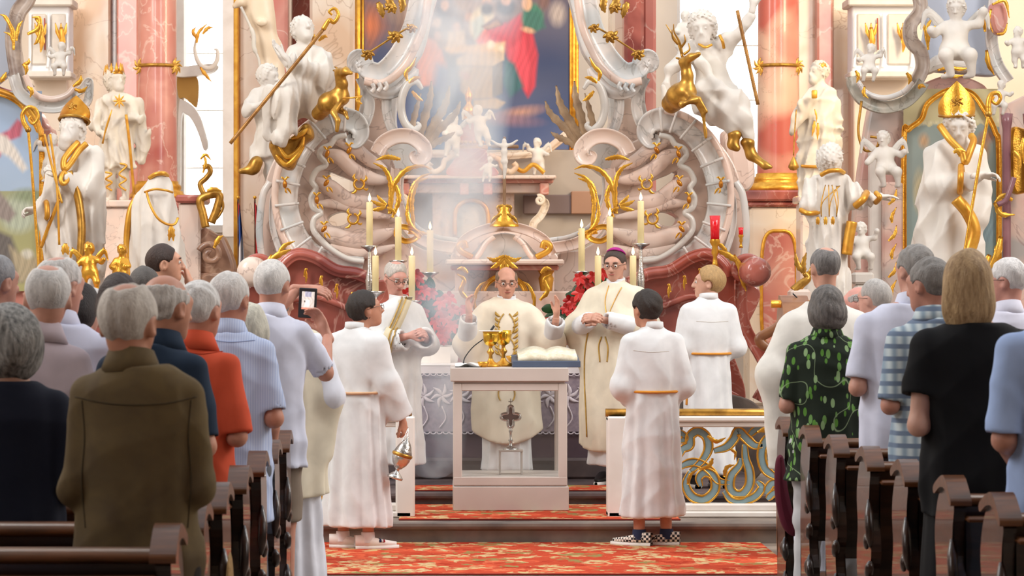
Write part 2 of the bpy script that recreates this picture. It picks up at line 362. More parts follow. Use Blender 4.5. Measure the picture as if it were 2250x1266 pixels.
def hair_f(style='short', seed=0, vol=1.0):
    r = np.random.RandomState(seed); q1 = (r.randn(3)*np.array([55, 45, 9])).astype(np.float32); q2 = (r.randn(3)*np.array([90, 80, 16])).astype(np.float32); q3 = (r.randn(3)*22).astype(np.float32)
    t = .009*vol; W_, D_, H_ = .078+t, .097+t, .092+t
    base = ell((0, -.020, .030), (W_, D_, H_))
    if style in ('bob', 'long'):
        base = U(base, ell((0, -.040, -.035 if style == 'bob' else -.07), (.088+t, .080+t, .085 if style == 'bob' else .125)), k=.05)
    elif style == 'wavy': base = U(base, ell((0, -.030, .0), (.098, .098, .12)), k=.05)
    def f(P):
        x, y, z = P.T; d = base(P)
        am = .0022 if style != 'wavy' else .007
        d = d+am*(np.sin(P@q1+3*np.sin(P@q3))+.6*np.sin(P@q2))
        line = np.where(z > .02, .045+.32*(z-.02), .030+.25*(z-.02)) if style not in ('bob', 'long') else np.where(z > .02, .045+.3*(z-.02), .035)
        d = smax(d, y-line, .012)
        if style in ('short', 'bald', 'crop', 'balding'): d = smax(d, -.072-z+.25*np.maximum(0, y+.05), .012); d = smax(d, -(np.sqrt((y+.008)**2+(z+.012)**2)-.034)-200*np.maximum(0, .058-np.abs(x)), .008)
        elif style == 'bob': d = smax(d, -.115-z, .02)
        elif style == 'long': d = smax(d, -.19-z+.05*np.abs(x), .02)
        else: d = smax(d, -.11-z, .02)
        if style == 'bald': d = smax(d, -(np.sqrt((x*1.05)**2+((y-.02)*.62)**2+((z-.13)*.85)**2)-.088), .012)
        if style == 'balding': d = smax(d, -(np.sqrt((x*1.1)**2+((y+.045)*.9)**2+(z-.125)**2)-.05), .012)
        return d
    return f
def hand_sdf(w, fdir, nrm_, thumb, curl=(10, 25, 20), s=1.0, spread=.0):   # w wrist, fdir to the fingers, nrm_ palm side, thumb = +1/-1 side along cross(fdir,nrm_)
    f_ = np.array(fdir, float); f_ /= np.linalg.norm(f_); n_ = np.array(nrm_, float); n_ -= f_*(n_@f_); n_ /= np.linalg.norm(n_); s_ = np.cross(f_, n_)*thumb; w = np.array(w, float)
    Rm = np.stack([s_, f_, n_], 1)
    P = lambda a, b, c: w+(s_*a+f_*b+n_*c)*s
    fs = [ell(P(0, .05, 0), np.array([.042, .055, .018])*s, Rm), cap(P(0, -.05, 0), P(0, .02, 0), .027*s, .026*s)]
    palm = U(*fs, k=.02*s); tips = []
    for off, ln, rad in ((.030, .072, .0088), (.010, .082, .0092), (-.010, .076, .0088), (-.029, .060, .0078)):
        p = P(off, .088, 0); a = 0; dr = f_+s_*spread*off*20; dr = dr/np.linalg.norm(dr); pts = [P(off*.9, .06, 0), p]; rs = [rad*s*1.05, rad*s*1.05]
        for k, c in enumerate(curl): a += R(c); v = dr*math.cos(a)+n_*math.sin(a); p = p+v*ln*s*(.44, .32, .24)[k]; pts.append(p); rs.append(rad*s*(.98, .92, .8)[k])
        tips.append(chain(pts, rs, .004))
    th = chain([P(.022, .020, .006), P(.046, .052, .016), P(.056, .078, .024), P(.056, .10, .034)], [.014*s, .012*s, .0105*s, .009*s], .006)
    f = palm
    for t in tips: f = U(f, t, k=.006*s)
    f = U(f, th, k=.010*s); return f, w+f_*.07*s, .14*s
def hand_mesh(w, fdir, nrm_, thumb, h=.006, **k):
    f, c, r = hand_sdf(w, fdir, nrm_, thumb, **k); return polygonize(f, c-r, c+r, h)
ARMS = {'folded': ((-.122, -.02, .625), (-.035, .125, .635), (.122, -.02, .625), (.035, .125, .635)),
        'low': ((-.126, -.02, .62), (-.05, .12, .545), (.126, -.02, .62), (.05, .12, .545)),
        'down': ((-.124, -.02, .63), (-.122, .03, .49), (.124, -.02, .63), (.122, .03, .49))}
def torso_st(h, fat=1.0, inf=0.0, z0=.45, shw=1.0, neckz=.852):
    st = [(.45, .098, .070), (.50, .100, .072), (.55, .096, .070), (.61, .092, .067), (.70, .096, .066), (.755, .100*shw, .064), (.795, .096*shw, .055), (.822, .066*shw, .045), (.838, .043, .040), (.86, .036, .036)]
    out = []
    for z, a, b in st:
        if z < z0-1e-6 or z > neckz: continue
        g = 1+(fat-1)*max(0, 1-abs(z-.57)/.2); out.append((z*h, a*h*(.55+.45*g)+inf, b*h*g+inf, 0, (.012*(g-1)*6-.004)*h))
    return out
def joints(h, arms='folded', shw=1.0):
    a = ARMS[arms] if isinstance(arms, str) else arms
    J = {k: np.array(v, float)*h for k, v in zip(('eL', 'wL', 'eR', 'wR'), a)}
    J['sL'] = np.array([-.092*shw, -.006, .784])*h; J['sR'] = np.array([.092*shw, -.006, .784])*h; J['h'] = h; return J
def body_f(J, hd, hc, Rh, hs, legs=True, fat=1.0, female=False):
    h = J['h']; fs = [loft(torso_st(h, 1+(fat-1)*.8, -.016)), cap((0, -.012, .80*h), tuple(np.array(hc)+Rh@np.array([0, -.03, -.05])*hs), .056, .052*hs)]
    for s in 'LR': fs.append(chain([J['s'+s], J['e'+s], J['w'+s]], [.044, .037, .026], .03))
    if legs:
        for s in (-1, 1): fs.append(chain([(s*.05*h, 0, .49*h), (s*.05*h, .01, .28*h), (s*.055*h, -.01, .05*h)], [.078, .052, .036], .03))
    f = U(*fs, k=.04); return U(f, near_only(place(hd, hc, Rh, hs), hc, .16*hs), k=.02)
# ---------------------------------------------------------------- helpers: dressed people
def skin_mat(c): return M('skin_'+c, c, .5, c2=tuple(v*.86 for v in hexc(c)), scale=14)
def hair_mat(c, c2=None): return M('hair_'+c, c, .6, c2=c2 or tuple(v*.68 for v in hexc(c)), scale=30, stretch=(2.2, 2.2, .5), bump=.4, bscale=110, lo=.3, hi=.7)
def sleeve_f(J, s, r0, r1, r2, upto=2.0, hollow=True, droop=0.0):
    S, E_, W_ = J['s'+s], J['e'+s], J['w'+s]
    if upto <= 1: end = S+(E_-S)*upto; f = cap(S, end, r0, r1); dirv = (E_-S); p0 = end
    else:
        end = E_+(W_-E_)*(upto-1); f = chain([S, E_, end-np.array([0, 0, droop])], [r0, r1, r2], .04); dirv = end-E_; p0 = end
    dirv = dirv/np.linalg.norm(dirv); r = (r1 if upto <= 1 else r2)
    pl = A3(*dirv); p0_ = A3(*p0); base = f
    def g(P):
        d = base(P); q = (P-p0_)@pl; near = np.sqrt(((P-p0_)**2).sum(1)) < r*2.2
        return np.where(near, smax(d, q, .008), d)
    if not hollow: return g
    return sub(g, cap(p0-dirv*.09-np.array([0, 0, droop]), p0+dirv*.05-np.array([0, 0, droop]), r*.45, r-.012), k=.004)
def shirt_f(J, fat, hem, shw, sleeve, inf=.022, amp=.007, seed=0, sl=.72, slr=.054, flare=.0):
    h = J['h']; st = torso_st(h, fat, inf, .45, shw, .846)
    st = [s for s in st if s[0] >= hem*h]
    if hem < .45: b = st[0]; st = [(hem*h, b[1]+.012+flare, b[2]+.012+flare, 0, b[4])]+st
    f = loft(st, 9, amps=[(hem*h, .022), (.6*h, .014), (.74*h, .003), (.9*h, 0)], ph=seed, tw=3, rnd=.012)
    for s in 'LR': f = U(f, sleeve_f(J, s, slr, slr+.006 if sleeve == 's' else slr-.006, slr-.012, sl if sleeve == 's' else 1.92), k=.026)
    return creased(f, amp*.75, (17, 17, 20), seed, 5, True)
def alb_f(J, hem, seed=0, w=1.0, belt=.60, sr=(.064, .076, .086), droop=.02, upto=1.95, pleat=1.0):
    h = J['h']; st = [(hem*h, .112*w, .088), (.30, .098*w, .079), (.48, .092*w, .074), (belt, .086*w, .068), (.66, .094*w, .070), (.75, .100*w, .067), (.795, .094*w, .056), (.822, .066*w, .046), (.84, .042, .040), (.850, .040, .038)]
    st = [(z if i == 0 else z*h, a*h+.012, b*h+.012) for i, (z, a, b) in enumerate(st)]
    f = loft(st, 11, amps=[(hem*h, .060*pleat), (.45*h, .050*pleat), (belt*h, .03*pleat), (.68*h, .012*pleat), (.78*h, 0), (h, 0)], ph=seed*1.3, tw=.7, rnd=.012)
    for s in 'LR': f = U(f, sleeve_f(J, s, *sr, upto, droop=droop), k=.05)
    return creased(f, .006, (22, 22, 9), seed, 6, True)
def ring(c, rx, ry, z0, z1, t=.006, flare=.0, tilt=0., n=28, gap=0):      # band round a neck or waist
    a = np.linspace(gap, 2*math.pi-gap, n)+math.pi/2; rows = []
    for (dr, z) in ((0, z0), (flare*.5, (z0+z1)/2), (flare, z1), (flare-t, z1), (-t, z0)): rows.append(np.stack([c[0]+(rx+dr)*np.cos(a), c[1]+(ry+dr)*np.sin(a), z-tilt*np.sin(a)], 1))
    return np.concatenate(rows), np.vstack([grid_faces(5, n, True, False)])
def shoe(mb_u, mb_s, c, yaw, L=.28, wd=.05, hgt=.075):
    t = np.linspace(0, 1, 14); c = np.array(c, float); Rm = rot(yaw)
    for mb, zlo, grow, top in ((mb_u, .022, 1.0, True), (mb_s, 0.0, 1.06, False)):
        rows = []
        for u in t:
            y = -.09+u*L*grow; wv = wd*grow*(math.sin(math.pi*min(1, u*.88+.10))**.55)*(1 if u > .3 else .86); hh = (hgt*(1-.62*max(0, (u-.28)/.72)**.7) if top else .030)
            p = circ(10); q = np.stack([p[:, 0]*wv, np.full(10, y), zlo+np.clip(p[:, 1]*1.1+.5, 0, 1)*hh], 1); rows.append(q)
        V = np.concatenate(rows)@Rm.T+c; mb.add(V, grid_faces(14, 10, False, True))
def person(label, px, py, d, floor=0., yaw=0., head=(0, 0, 0), hs=1.0, skin='d9a58c', hair=('short', 'c9c6c4', 0), top=None, bottom=None, arms='folded', bx=0., shw=1.0, fat=1.0, h=None,
           hands=None, glasses=None, female=False, beard=False, face=False, shoes=None, name='person', group=None, res=4.8, hx=0., vol=.65, hfwd=.012, brow=None, legs=True, hdz=0., rise=.035):
    s = F/d; ztop = pz(py, d); h = h or (ztop-floor); x = (px-VX)/F*d
    Rm = rot(yaw); T = thing(name, label, 'person', (x+bx, d, floor), group)
    hb = h+rise; J = joints(hb, arms, shw); J['yaw'] = yaw
    hc = np.array([0, hfwd, h-.118*hs]); off = np.linalg.inv(Rm)@np.array([-bx, 0, 0]); hc = hc+off+np.array([hx, 0, hdz])
    Rh = rot(*head); hd = head_f(female, beard)
    hcell = res/s; top = dict(top or {}); kind = top.get('kind', 'shirt')
    ks = np.array([J[a] for a in ('eL', 'wL', 'eR', 'wR', 'sL', 'sR')]+[hc]); lo = ks.min(0)-.15; hi = ks.max(0)+.15
    rr = (.14*h*top.get('w', 1) if (top or {}).get('kind') == 'alb' else .125*h*max(1, fat))+.03 if top else .15*h
    lo = (min(lo[0], -rr), min(lo[1], -rr), 0); hi = (max(hi[0], rr), max(hi[1], rr), h+.05)
    robe = kind in ('alb', 'none')
    robe = robe and not top.get('bare'); legs = bool(legs and (robe is False) and (top.get('bare') or (bottom or {}).get('hem', 0) > .1))
    bf = body_f(J, hd, hc, Rh, hs, legs=legs, fat=fat, female=female)
    ex = []
    if hands is None: hands = {}
    for sd in 'LR':
        if hands.get(sd) is False: continue
        hp = hands.get(sd, {}) or {}
        fd = hp.get('f', J['w'+sd]-J['e'+sd]); nn = hp.get('n', (1 if sd == 'L' else -1, 0, -.3)); th = hp.get('t', 1 if sd == 'L' else -1)
        ex.append(hand_mesh(J['w'+sd]+np.array(fd)/np.linalg.norm(fd)*.03, fd, nn, th, h=max(.0045, 1.6/s), curl=hp.get('c', (25, 35, 25)), s=hp.get('s', .95*h/1.75), spread=hp.get('sp', 0)))
    bl = (lo[0], lo[1], 0 if legs else .42*h)
    sdf_mesh('body', bf, bl, hi, min(.0072, hcell) if face else max(hcell*1.15, .007), skin_mat(skin), T, Rm, extra=ex)
    if hair:
        hcol = hair[1]; hf = place(hair_f(hair[0], hair[2] if len(hair) > 2 else 0, vol), hc, Rh, hs); c = hc
        sdf_mesh('hair', hf, c-np.array([.15, .16, .24])*hs, c+np.array([.15, .15, .17])*hs, max(.005, min(.008, 2.4/s)), hair_mat(hcol, hair[3] if len(hair) > 3 else None), T, Rm)
    def W_(v): return (np.asarray(v, float)@Rm.T)+origin_of(T)
    def headpt(v): return hc+Rh@(np.array(v, float)*hs)
    if face:
        for sx in (-1, 1):
            e = sphere((0, 0, 0), .0125*hs, 12, 9); V = W_(np.array([headpt((sx*.032, .0795, .006))])+e[0])
            eo = mesh('eye', V, e[1], M('eye_white', 'ddd6d0', .25), T)
            ir = sphere((0, 0, 0), (.0062*hs, .004*hs, .0062*hs), 10, 7); mesh('iris', W_(headpt((sx*.032, .0902, .004))+ir[0]@Rh.T), ir[1], M('iris_dark', '2c2320', .2), eo)
            P = np.array([headpt((sx*u, .0935-.25*abs(u-.03), .028+.10*(.03-abs(u-.033)))) for u in np.linspace(.012, .052, 8)]); t_ = tube(W_(P), np.array([.003, .0045, .005, .005, .005, .0045, .004, .002])*hs, 6); mesh('eyebrow', *t_, hair_mat(brow or '5a4636'), T)
        P = np.array([headpt((u, .0985-8*u*u, -.0575)) for u in np.linspace(-.023, .023, 9)]); mesh('lips', *tube(W_(P), np.array([.002, .004, .0052, .0058, .0055, .0058, .0052, .004, .002])*hs, 6), M('lip', 'a85f54', .5), T)
    if glasses:
        mb = MB()
        for sx in (-1, 1):
            a = np.linspace(0, 2*math.pi, 16, endpoint=False); P = np.array([headpt((sx*.034+.025*math.cos(u), .104, .004+.019*math.sin(u))) for u in a]); mb.add(*tube(W_(P), .0016*hs, 5, True))
            mb.add(*tube(W_(cat([headpt((sx*.058, .102, .010)), headpt((sx*.080, .05, .012)), headpt((sx*.084, -.02, .008))], 8)), .002*hs, 5))
        mb.add(*tube(W_(cat([headpt((-.010, .106, .008)), headpt((0, .110, .011)), headpt((.010, .106, .008))], 5)), .0016*hs, 5)); mb.build('glasses', M('spectacle_frame', glasses if isinstance(glasses, str) else '3a3532', .3, .6), T)
    seed = sum(ord(c) for c in label) % 97
    # garments
    h0, h = h, hb
    if kind == 'shirt':
        hem = top.get('hem', .46); mt = top.get('mat') or cloth(top['col'])
        f = shirt_f(J, fat, hem, shw, top.get('sleeve', 's'), seed=seed, sl=top.get('sl', .78), slr=top.get('slr', .060)*.88, inf=top.get('inf', .022), flare=top.get('flare', 0), amp=top.get('amp', .007))
        so = sdf_mesh(top.get('name', 'shirt'), f, (lo[0], lo[1], hem*h-.02), (hi[0], hi[1], .90*h), hcell, mt, T, Rm, colf=top.get('colf'))
        if top.get('collar', True):
            V, q = ring((off[0]*.7, -.012*h/1.7+.004+off[1]*.7, 0), .100, .094, .818*h, .862*h, .008, -.030, .016, gap=.25); mesh('collar', W_(V), q, top.get('cmat') or mt, T)
    elif kind == 'alb':
        mt = top.get('mat') or cloth(top.get('col', 'efece6')); hem = top.get('hem', .06)
        f = alb_f(J, hem, seed, top.get('w', 1.0), top.get('belt', .60), top.get('sr', (.070, .088, .098)), top.get('droop', .02), top.get('upto', 1.95), top.get('pleat', 1.))
        if top.get('extra'): f = U(f, top['extra'](J), k=top.get('ek', .06))
        if top.get('cut'): f = sub(f, top['cut'](J))
        sdf_mesh(top.get('name', 'alb'), f, (lo[0], lo[1], hem*h-.02), (hi[0], hi[1], .90*h), hcell, mt, T, Rm)
        if top.get('collar', True):
            V, q = ring((0, -.008, 0), .074, .072, .832*h, .862*h, .008, -.004, .010); mesh('collar', W_(V), q, mt, T)
        if top.get('cord'):
            z = top.get('belt', .60)*h; a = np.linspace(0, 2*math.pi, 48, endpoint=False); w = top.get('w', 1.0)
            P = np.stack([(.0865*h*w+.018)*np.cos(a), (.068*h+.018)*np.sin(a), z+.006*np.sin(a)], 1); mesh('cord_belt', *tube(W_(P), .010, 6, True, up=(0, .05, 1)), cloth(top['cord']), T)
    if bottom:
        mt = bottom.get('mat') or cloth(bottom['col']); zt = bottom.get('top', .53)*h; zb = bottom.get('hem', .045)*h; r = bottom.get('r', 1.0); fl = []
        if bottom.get('kind') == 'skirt':
            tf = torso_st(h, fat, .02); f = loft([(zb, .105*h*r, .09*h*r), (.3*h, .10*h*r, .085*h*r), (.45*h, .103*h, .085*h), (zt, .096*h, .078*h)], 8, .03, 1, 1)
        else:
            for sx in (-1, 1): fl.append(chain([(sx*.052*h, 0, .50*h), (sx*.055*h, .008, .28*h), (sx*.06*h, -.005, zb-.05)], [.092*r, .075*r, .066*r], .03))
            f = U(*fl, loft([(.44*h, .085*h, .066*h), (.49*h, .102*h*(.6+.4*fat), .075*h), (zt, .096*h*(.6+.4*fat), .070*h*fat)]), k=.04); g = f; f = lambda P: smax(g(P), zb-P[:, 2], .01)
            f = creased(f, .006, seed=seed+3)
        sdf_mesh(bottom.get('name', 'trousers'), f, (-.2*h, -.2*h, zb-.03), (.2*h, .2*h, zt+.03), hcell*1.15, mt, T, Rm)
    if shoes:
        for sx in (-1, 1):
            U2 = MB(); S2 = MB(); shoe(U2, S2, (sx*.055*h, -.01, 0), shoes.get('turn', 0)+sx*shoes.get('yaw', -8)*-1)
            if shoes.get('sock'): mesh('sock', *(lambda vf: (W_(vf[0]), vf[1]))(lathe([(.047, .05), (.046, .08), (.044, .115), (.040, .118)], 16, (sx*.055*h, -.012, 0))), shoes['sock'], T)
            so_ = mesh('shoe', W_(np.concatenate(U2.V)), U2.F, shoes['mat'], T); mesh('sole', W_(np.concatenate(S2.V)), S2.F, shoes.get('sole', WHITEP), so_)
    T_data = dict(T=T, J=J, W=W_, hp=headpt, h=hb, lo=lo, hi=hi, Rm=Rm, hc=hc, Rh=Rh); return T_data
# ---------------------------------------------------------------- the room: floor, walls, steps, piers, windows
def S_(name, V, f, mat, smooth=False, **k): return mesh(name, V, f, mat, kind='structure', smooth=smooth, **k)
S_('floor', *box(-9, 11.5, -6, 52, -.3, 0), M('church_floor', '9a8a7c', .45, c2='7c6c60', scale=1.2, vein='5d5048', vscale=.8))
S_('wall_left', *box(-9.3, -9, -6, 52, 0, 12), WALLM); S_('wall_right', *box(11.5, 11.8, -6, 52, 0, 12), WALLM); S_('wall_rear', *box(-9.3, 11.8, -6.3, -6, 0, 12), WALLM)
S_('ceiling', *box(-9.3, 11.8, -6.3, 9.0, 11.9, 12.2), WALLM)  # unseen; cut short so it dims the nave and lets sky light in ahead
DB = 48.0                                             # back wall of the choir with tall bright windows
def bx(x0, x1, y0, y1, d, th): a = at(x0, y1, d); b = at(x1, y0, d); return (a[0], b[0], d, d+th, max(a[2], 0), b[2])
bw = MB()
for x0, x1, y0, y1 in ((-250, 402, -900, 900), (512, 1488, -900, 900), (1692, 2550, -900, 900), (402, 512, 505, 900), (1488, 1692, 470, 900), (402, 512, -900, -260), (1488, 1692, -900, -260)): bw.add(*box(*bx(x0, x1, y0, y1, DB, .4)))
bw.build('wall_back', WALLM, kind='structure', smooth=False)
PANE = M('window_daylight', 'fffdf8', .3, emit=3.2)
for i, (x0, x1, y1) in enumerate(((402, 512, 505), (1488, 1692, 470))):
    w = MB()
    for xa, xb in ((x0, x0+6), (x1-6, x1)): w.add(*box(*bx(xa, xb, -260, y1, DB, .2)))
    w.add(*box(*bx(x0, x1, y1-10, y1+6, DB-.1, .4))); wo = w.build('window_%d' % (i+1), WHITEP, kind='structure', smooth=False)
    n = 2 if i == 0 else 3
    for a in range(n):
        for b in range(6):
            xa = x0+6+(x1-x0-12)*a/n; xb = x0+6+(x1-x0-12)*(a+1)/n; ya = -260+(y1+250)*b/6; yb = ya+(y1+250)/6
            mesh('pane', *box(*bx(xa+1.2, xb-1.2, ya+1.2, yb-1.2, DB+.12, .03)), PANE, wo, smooth=False)
    m = MB()
    for b in range(1, 6): y = -260+(y1+250)*b/6; m.add(*box(*bx(x0, x1, y-1.5, y+1.5, DB+.08, .06)))
    m.build('glazing_bars', M('pale_lead', 'f0ece4', .5), wo, smooth=False)
# arched white reveal beside the left window and its stucco sprig
S_('trim_1', *box(*bx(388, 404, -300, 520, 46.5, .5)), WHITEP); S_('trim_2', *box(*bx(489, 513, -300, 520, 45.5, .5)), WHITEP)
V, f = slab([(392, 235), (405, 222), (425, 235), (440, 260), (452, 300), (455, 320), (448, 330), (438, 300), (425, 270), (410, 252), (398, 262), (396, 400), (390, 400)], 46.2, .25, bev=.01); S_('trim_3', V, f, WHITEP)
V, f = slab([(392, 165), (432, 170), (432, 232), (418, 226), (405, 215), (392, 212)], 46.3, .15); S_('trim_4', V, f, M('ochre_panel', 'c99a4a', .6, c2='b5843a', scale=2))
V, f = slab([(388, 150), (470, 140), (470, 155), (440, 165), (390, 168)], 46.1, .3); S_('trim_5', V, f, WHITEP)
for x0, x1, y0, y1, d, th, m, nm in ((-260, 152, -300, 700, 45, 1.0, WALLM, 'wall_choir_left'), (150, 242, -300, 900, 43.5, 1.2, CREAMM, 'pier_left'), (240, 258, -300, 900, 43.7, 1.0, GREYM, 'trim_6'), (256, 304, -300, 900, 43.3, 1.0, ROSEM, 'pilaster_left'),
        (1752, 1800, -300, 900, 43.4, 1.0, CREAMM, 'pilaster_right'), (1796, 1830, -300, 900, 43.1, 1.2, ROSEM, 'pilaster_rose_right'), (1828, 1905, -300, 900, 43.6, 1.2, CREAMM, 'pier_right'), (1900, 2500, -300, 900, 45, 1.0, WALLM, 'wall_choir_right')):
    S_(nm, *bevbox(*bx(x0, x1, y0, y1, d, th), .03), m)
# marble pier behind the left seated saint, with its gilt edge; its twin on the right
S_('pier_marble_left', *bevbox(*bx(522, 640, -300, 1100, 27, .9), .03), CREAMM); S_('trim_7', *bevbox(*bx(513, 524, -300, 1100, 26.9, .9), .01), GILT)
S_('pilaster_red_left', *bevbox(*bx(588, 632, -300, 1100, 26.7, .7), .03), ROSEM); S_('pilaster_cream_left', *bevbox(*bx(680, 775, -300, 1100, 26.9, .7), .03), CREAMM); S_('pilaster_rose_back_left', *bevbox(*bx(628, 690, -300, 1100, 27.3, .7), .03), REDM)
S_('pilaster_cream_right', *bevbox(*bx(1345, 1376, -300, 1100, 27, .7), .03), CREAMM); S_('pilaster_red_right', *bevbox(*bx(1372, 1415, -300, 1100, 26.7, .7), .03), REDM); S_('pilaster_rose_right_back', *bevbox(*bx(1412, 1442, -300, 1100, 26.9, .7), .03), ROSEM)
def column(nm, label, px, r, d, ytop, ybase, mat):
    c = at(px, ybase, d); k = d/F; T = thing(nm, label, 'column', (c[0], d, 0)); zt = pz(ytop, d)
    mesh('shaft', *lathe([(r*k*1.04, c[2]), (r*k*1.02, c[2]+.5), (r*k, c[2]+1.5), (r*k*.97, zt)], 40, (c[0], d, 0)), mat, T)
    b = [(1.0, 2), (1.10, 3), (1.10, -2), (1.22, -6), (1.26, -12), (1.20, -17), (1.34, -19), (1.38, -24), (1.46, -26), (1.46, -36), (0, -36)]
    mesh('base', *lathe([(q*r*k, c[2]+z*k) for q, z in b], 40, (c[0], d, 0)), GOLD, T); zb = c[2]-36*k
    mb = MB(); w = r*1.55*k
    mb.add(*bevbox(c[0]-w*1.18, c[0]+w*1.18, d-w*1.18, d+w, zb-24*k, zb, .03)); mb.add(*bevbox(c[0]-w*1.08, c[0]+w*1.08, d-w*1.08, d+w, zb-36*k, zb-24*k, .03)); mb.build('pedestal_cap', REDM, T, smooth=False)
    mesh('pedestal', *bevbox(c[0]-w, c[0]+w, d-w, d+w, 0, zb-36*k, .05), CREAMM, T, smooth=False)
    pm = MB(); a = np.linspace(0, 2*math.pi, 30, endpoint=False); hh = zb-36*k; P = np.stack([c[0]-.1*w+.55*w*np.sign(np.cos(a))*np.abs(np.cos(a))**.5, np.full(30, d-w-.012), hh*.58+hh*.30*np.sign(np.sin(a))*np.abs(np.sin(a))**.5], 1)
    pv = np.vstack([P, [[c[0]-.1*w, d-w-.02, hh*.58]]]); mesh('panel', pv, np.array([[i, (i+1) % 30, 30] for i in range(30)]), ROSEM, T); mesh('panel_frame', *tube(P, .028, 6, True), GOLD, T)
    z = pz(146, d); P = np.stack([c[0]+r*1.04*k*np.cos(a), d+r*1.04*k*np.sin(a), np.full(30, z)], 1); mesh('gilt_band', *tube(P, 4*k, 8, True, up=(0, .02, 1)), GOLD2, T)
    for s in (-1, 1):
        mb = MB(); cx, cy = px+s*r*.92, 146
        for t in (-100, -60, -20, 25, 60, 100, 150, 205): leaf(mb, [(cx, cy), (cx+9*math.cos(R(t)), cy+10*math.sin(R(t))), (cx+16*math.cos(R(t+22)), cy+20*math.sin(R(t+22)))], d-r*k*.5-.02, 5, n=10, lobes=2)
        mb.build('gilt_knot', GOLD2, T)
    return T
column('marble_column', 'tall red marble column with gilt band beside the crowned king statue', 346, 42, 42, -330, 402, ROSEM)
column('marble_column', 'tall cream and red marble column with gilt band beside the bearded statue with censer', 1710, 45, 42, -330, 385, M('column_right_marble', 'e2bfa4', .3, c2='c05f50', c3='d8a48c', scale=.55, lo=.42, hi=.56, vein='a07860', vscale=2, coat=.3, vw=.008))
# gilt sprig of stucco on the window reveal
T = thing('stucco_ornament', 'white and gilt shell ornament on the bright wall beside the left window', 'ornament', at(450, 180, 45.3))
mb = MB(); scroll(mb, [(432, 80), (428, 110), (438, 140), (460, 150), (476, 135), (478, 112), (470, 108)], 45.4, 5, ROUND, n=40, tp=(.1, .1, .6)); mb.build('scroll', PLASTER, T)
for p in ([(432, 95), (436, 72), (455, 52)], [(445, 75), (456, 62), (468, 60)], [(440, 148), (452, 165), (465, 180)], [(432, 85), (424, 70), (430, 60)]): mb = MB(); leaf(mb, p, 45.3, 6, n=14, lobes=3); mb.build('gilt_leaf', GILT, T)

# steps and carpet
def step(name, x0, x1, y0, y1, z0, z1, mat):
    pr = [(y1, z0), (y0+.035, z0), (y0+.035, z1-.055), (y0+.02, z1-.05), (y0+.006, z1-.04), (y0, z1-.025), (y0+.004, z1-.006), (y0+.015, z1), (y1, z1)]
    n = len(pr); V = np.array([(x, a, b) for x in (x0, x1) for a, b in pr]); f = np.array([[i, n+i, n+(i+1) % n, (i+1) % n] for i in range(n)]); tri = [np.array([[0, i, i+1] for i in range(1, n-1)]), np.array([[n, n+i+1, n+i] for i in range(1, n-1)])]
    return mesh(name, V, [f[:, ::-1]]+tri, mat, kind='structure', smooth=False)
step('step_1', -4.5, 6, 18.3, 30, 0, .14, STONE); step('step_2', -1.2, 2.4, 19.8, 30, .14, .235, M('dark_step', '6a5a58', .6, c2='4f4446', scale=4))
def carpet_mat():
    m = bpy.data.materials.new('red_carpet'); m.use_nodes = True; nt = m.node_tree; N = nt.nodes; L = nt.links; b = N['Principled BSDF']; b.inputs['Roughness'].default_value = .95; b.inputs['Specular IOR Level'].default_value = .1
    tc = N.new('ShaderNodeTexCoord'); mp = N.new('ShaderNodeMapping'); mp.inputs['Scale'].default_value = (1, 1, 1); L.new(tc.outputs['Object'], mp.inputs[0])
    wn = N.new('ShaderNodeTexNoise'); wn.inputs['Scale'].default_value = 9; L.new(mp.outputs[0], wn.inputs['Vector']); ad = N.new('ShaderNodeMixRGB'); ad.blend_type = 'LINEAR_LIGHT'; ad.inputs[0].default_value = .09; L.new(mp.outputs[0], ad.inputs[1]); L.new(wn.outputs['Color'], ad.inputs[2])
    v = N.new('ShaderNodeTexVoronoi'); v.inputs['Scale'].default_value = 7.5; L.new(ad.outputs[0], v.inputs['Vector'])
    r = N.new('ShaderNodeValToRGB'); r.color_ramp.interpolation = 'CONSTANT'; E = r.color_ramp.elements; E[0].position = 0; E[0].color = (*hexc('c9ab79'), 1); E[1].position = .2; E[1].color = (*hexc('b9432a'), 1)
    for p, c in ((.42, 'cf5a3a'), (.58, 'a8351f'), (.72, 'c8ae80'), (.84, '8d7f4c'), (.92, 'd4744f')): e = E.new(p); e.color = (*hexc(c), 1)
    sp = N.new('ShaderNodeSeparateColor'); L.new(v.outputs['Color'], sp.inputs[0]); L.new(sp.outputs[0], r.inputs[0])
    n2 = N.new('ShaderNodeTexNoise'); n2.inputs['Scale'].default_value = 18; n2.inputs['Detail'].default_value = 3; L.new(mp.outputs[0], n2.inputs['Vector']); r2 = N.new('ShaderNodeValToRGB'); r2.color_ramp.elements[0].position = .50; r2.color_ramp.elements[1].position = .56; L.new(n2.outputs['Fac'], r2.inputs[0])
    x = N.new('ShaderNodeMix'); x.data_type = 'RGBA'; x.inputs[7].default_value = (*hexc('bd4a30'), 1); L.new(r2.outputs[0], x.inputs[0]); L.new(r.outputs[0], x.inputs[6]); L.new(x.outputs[2], b.inputs['Base Color'])
    bp = N.new('ShaderNodeBump'); bp.inputs['Strength'].default_value = .5; n3 = N.new('ShaderNodeTexNoise'); n3.inputs['Scale'].default_value = 300; L.new(mp.outputs[0], n3.inputs['Vector']); L.new(n3.outputs['Fac'], bp.inputs['Height']); L.new(bp.outputs[0], b.inputs['Normal']); return m
CARP = carpet_mat()
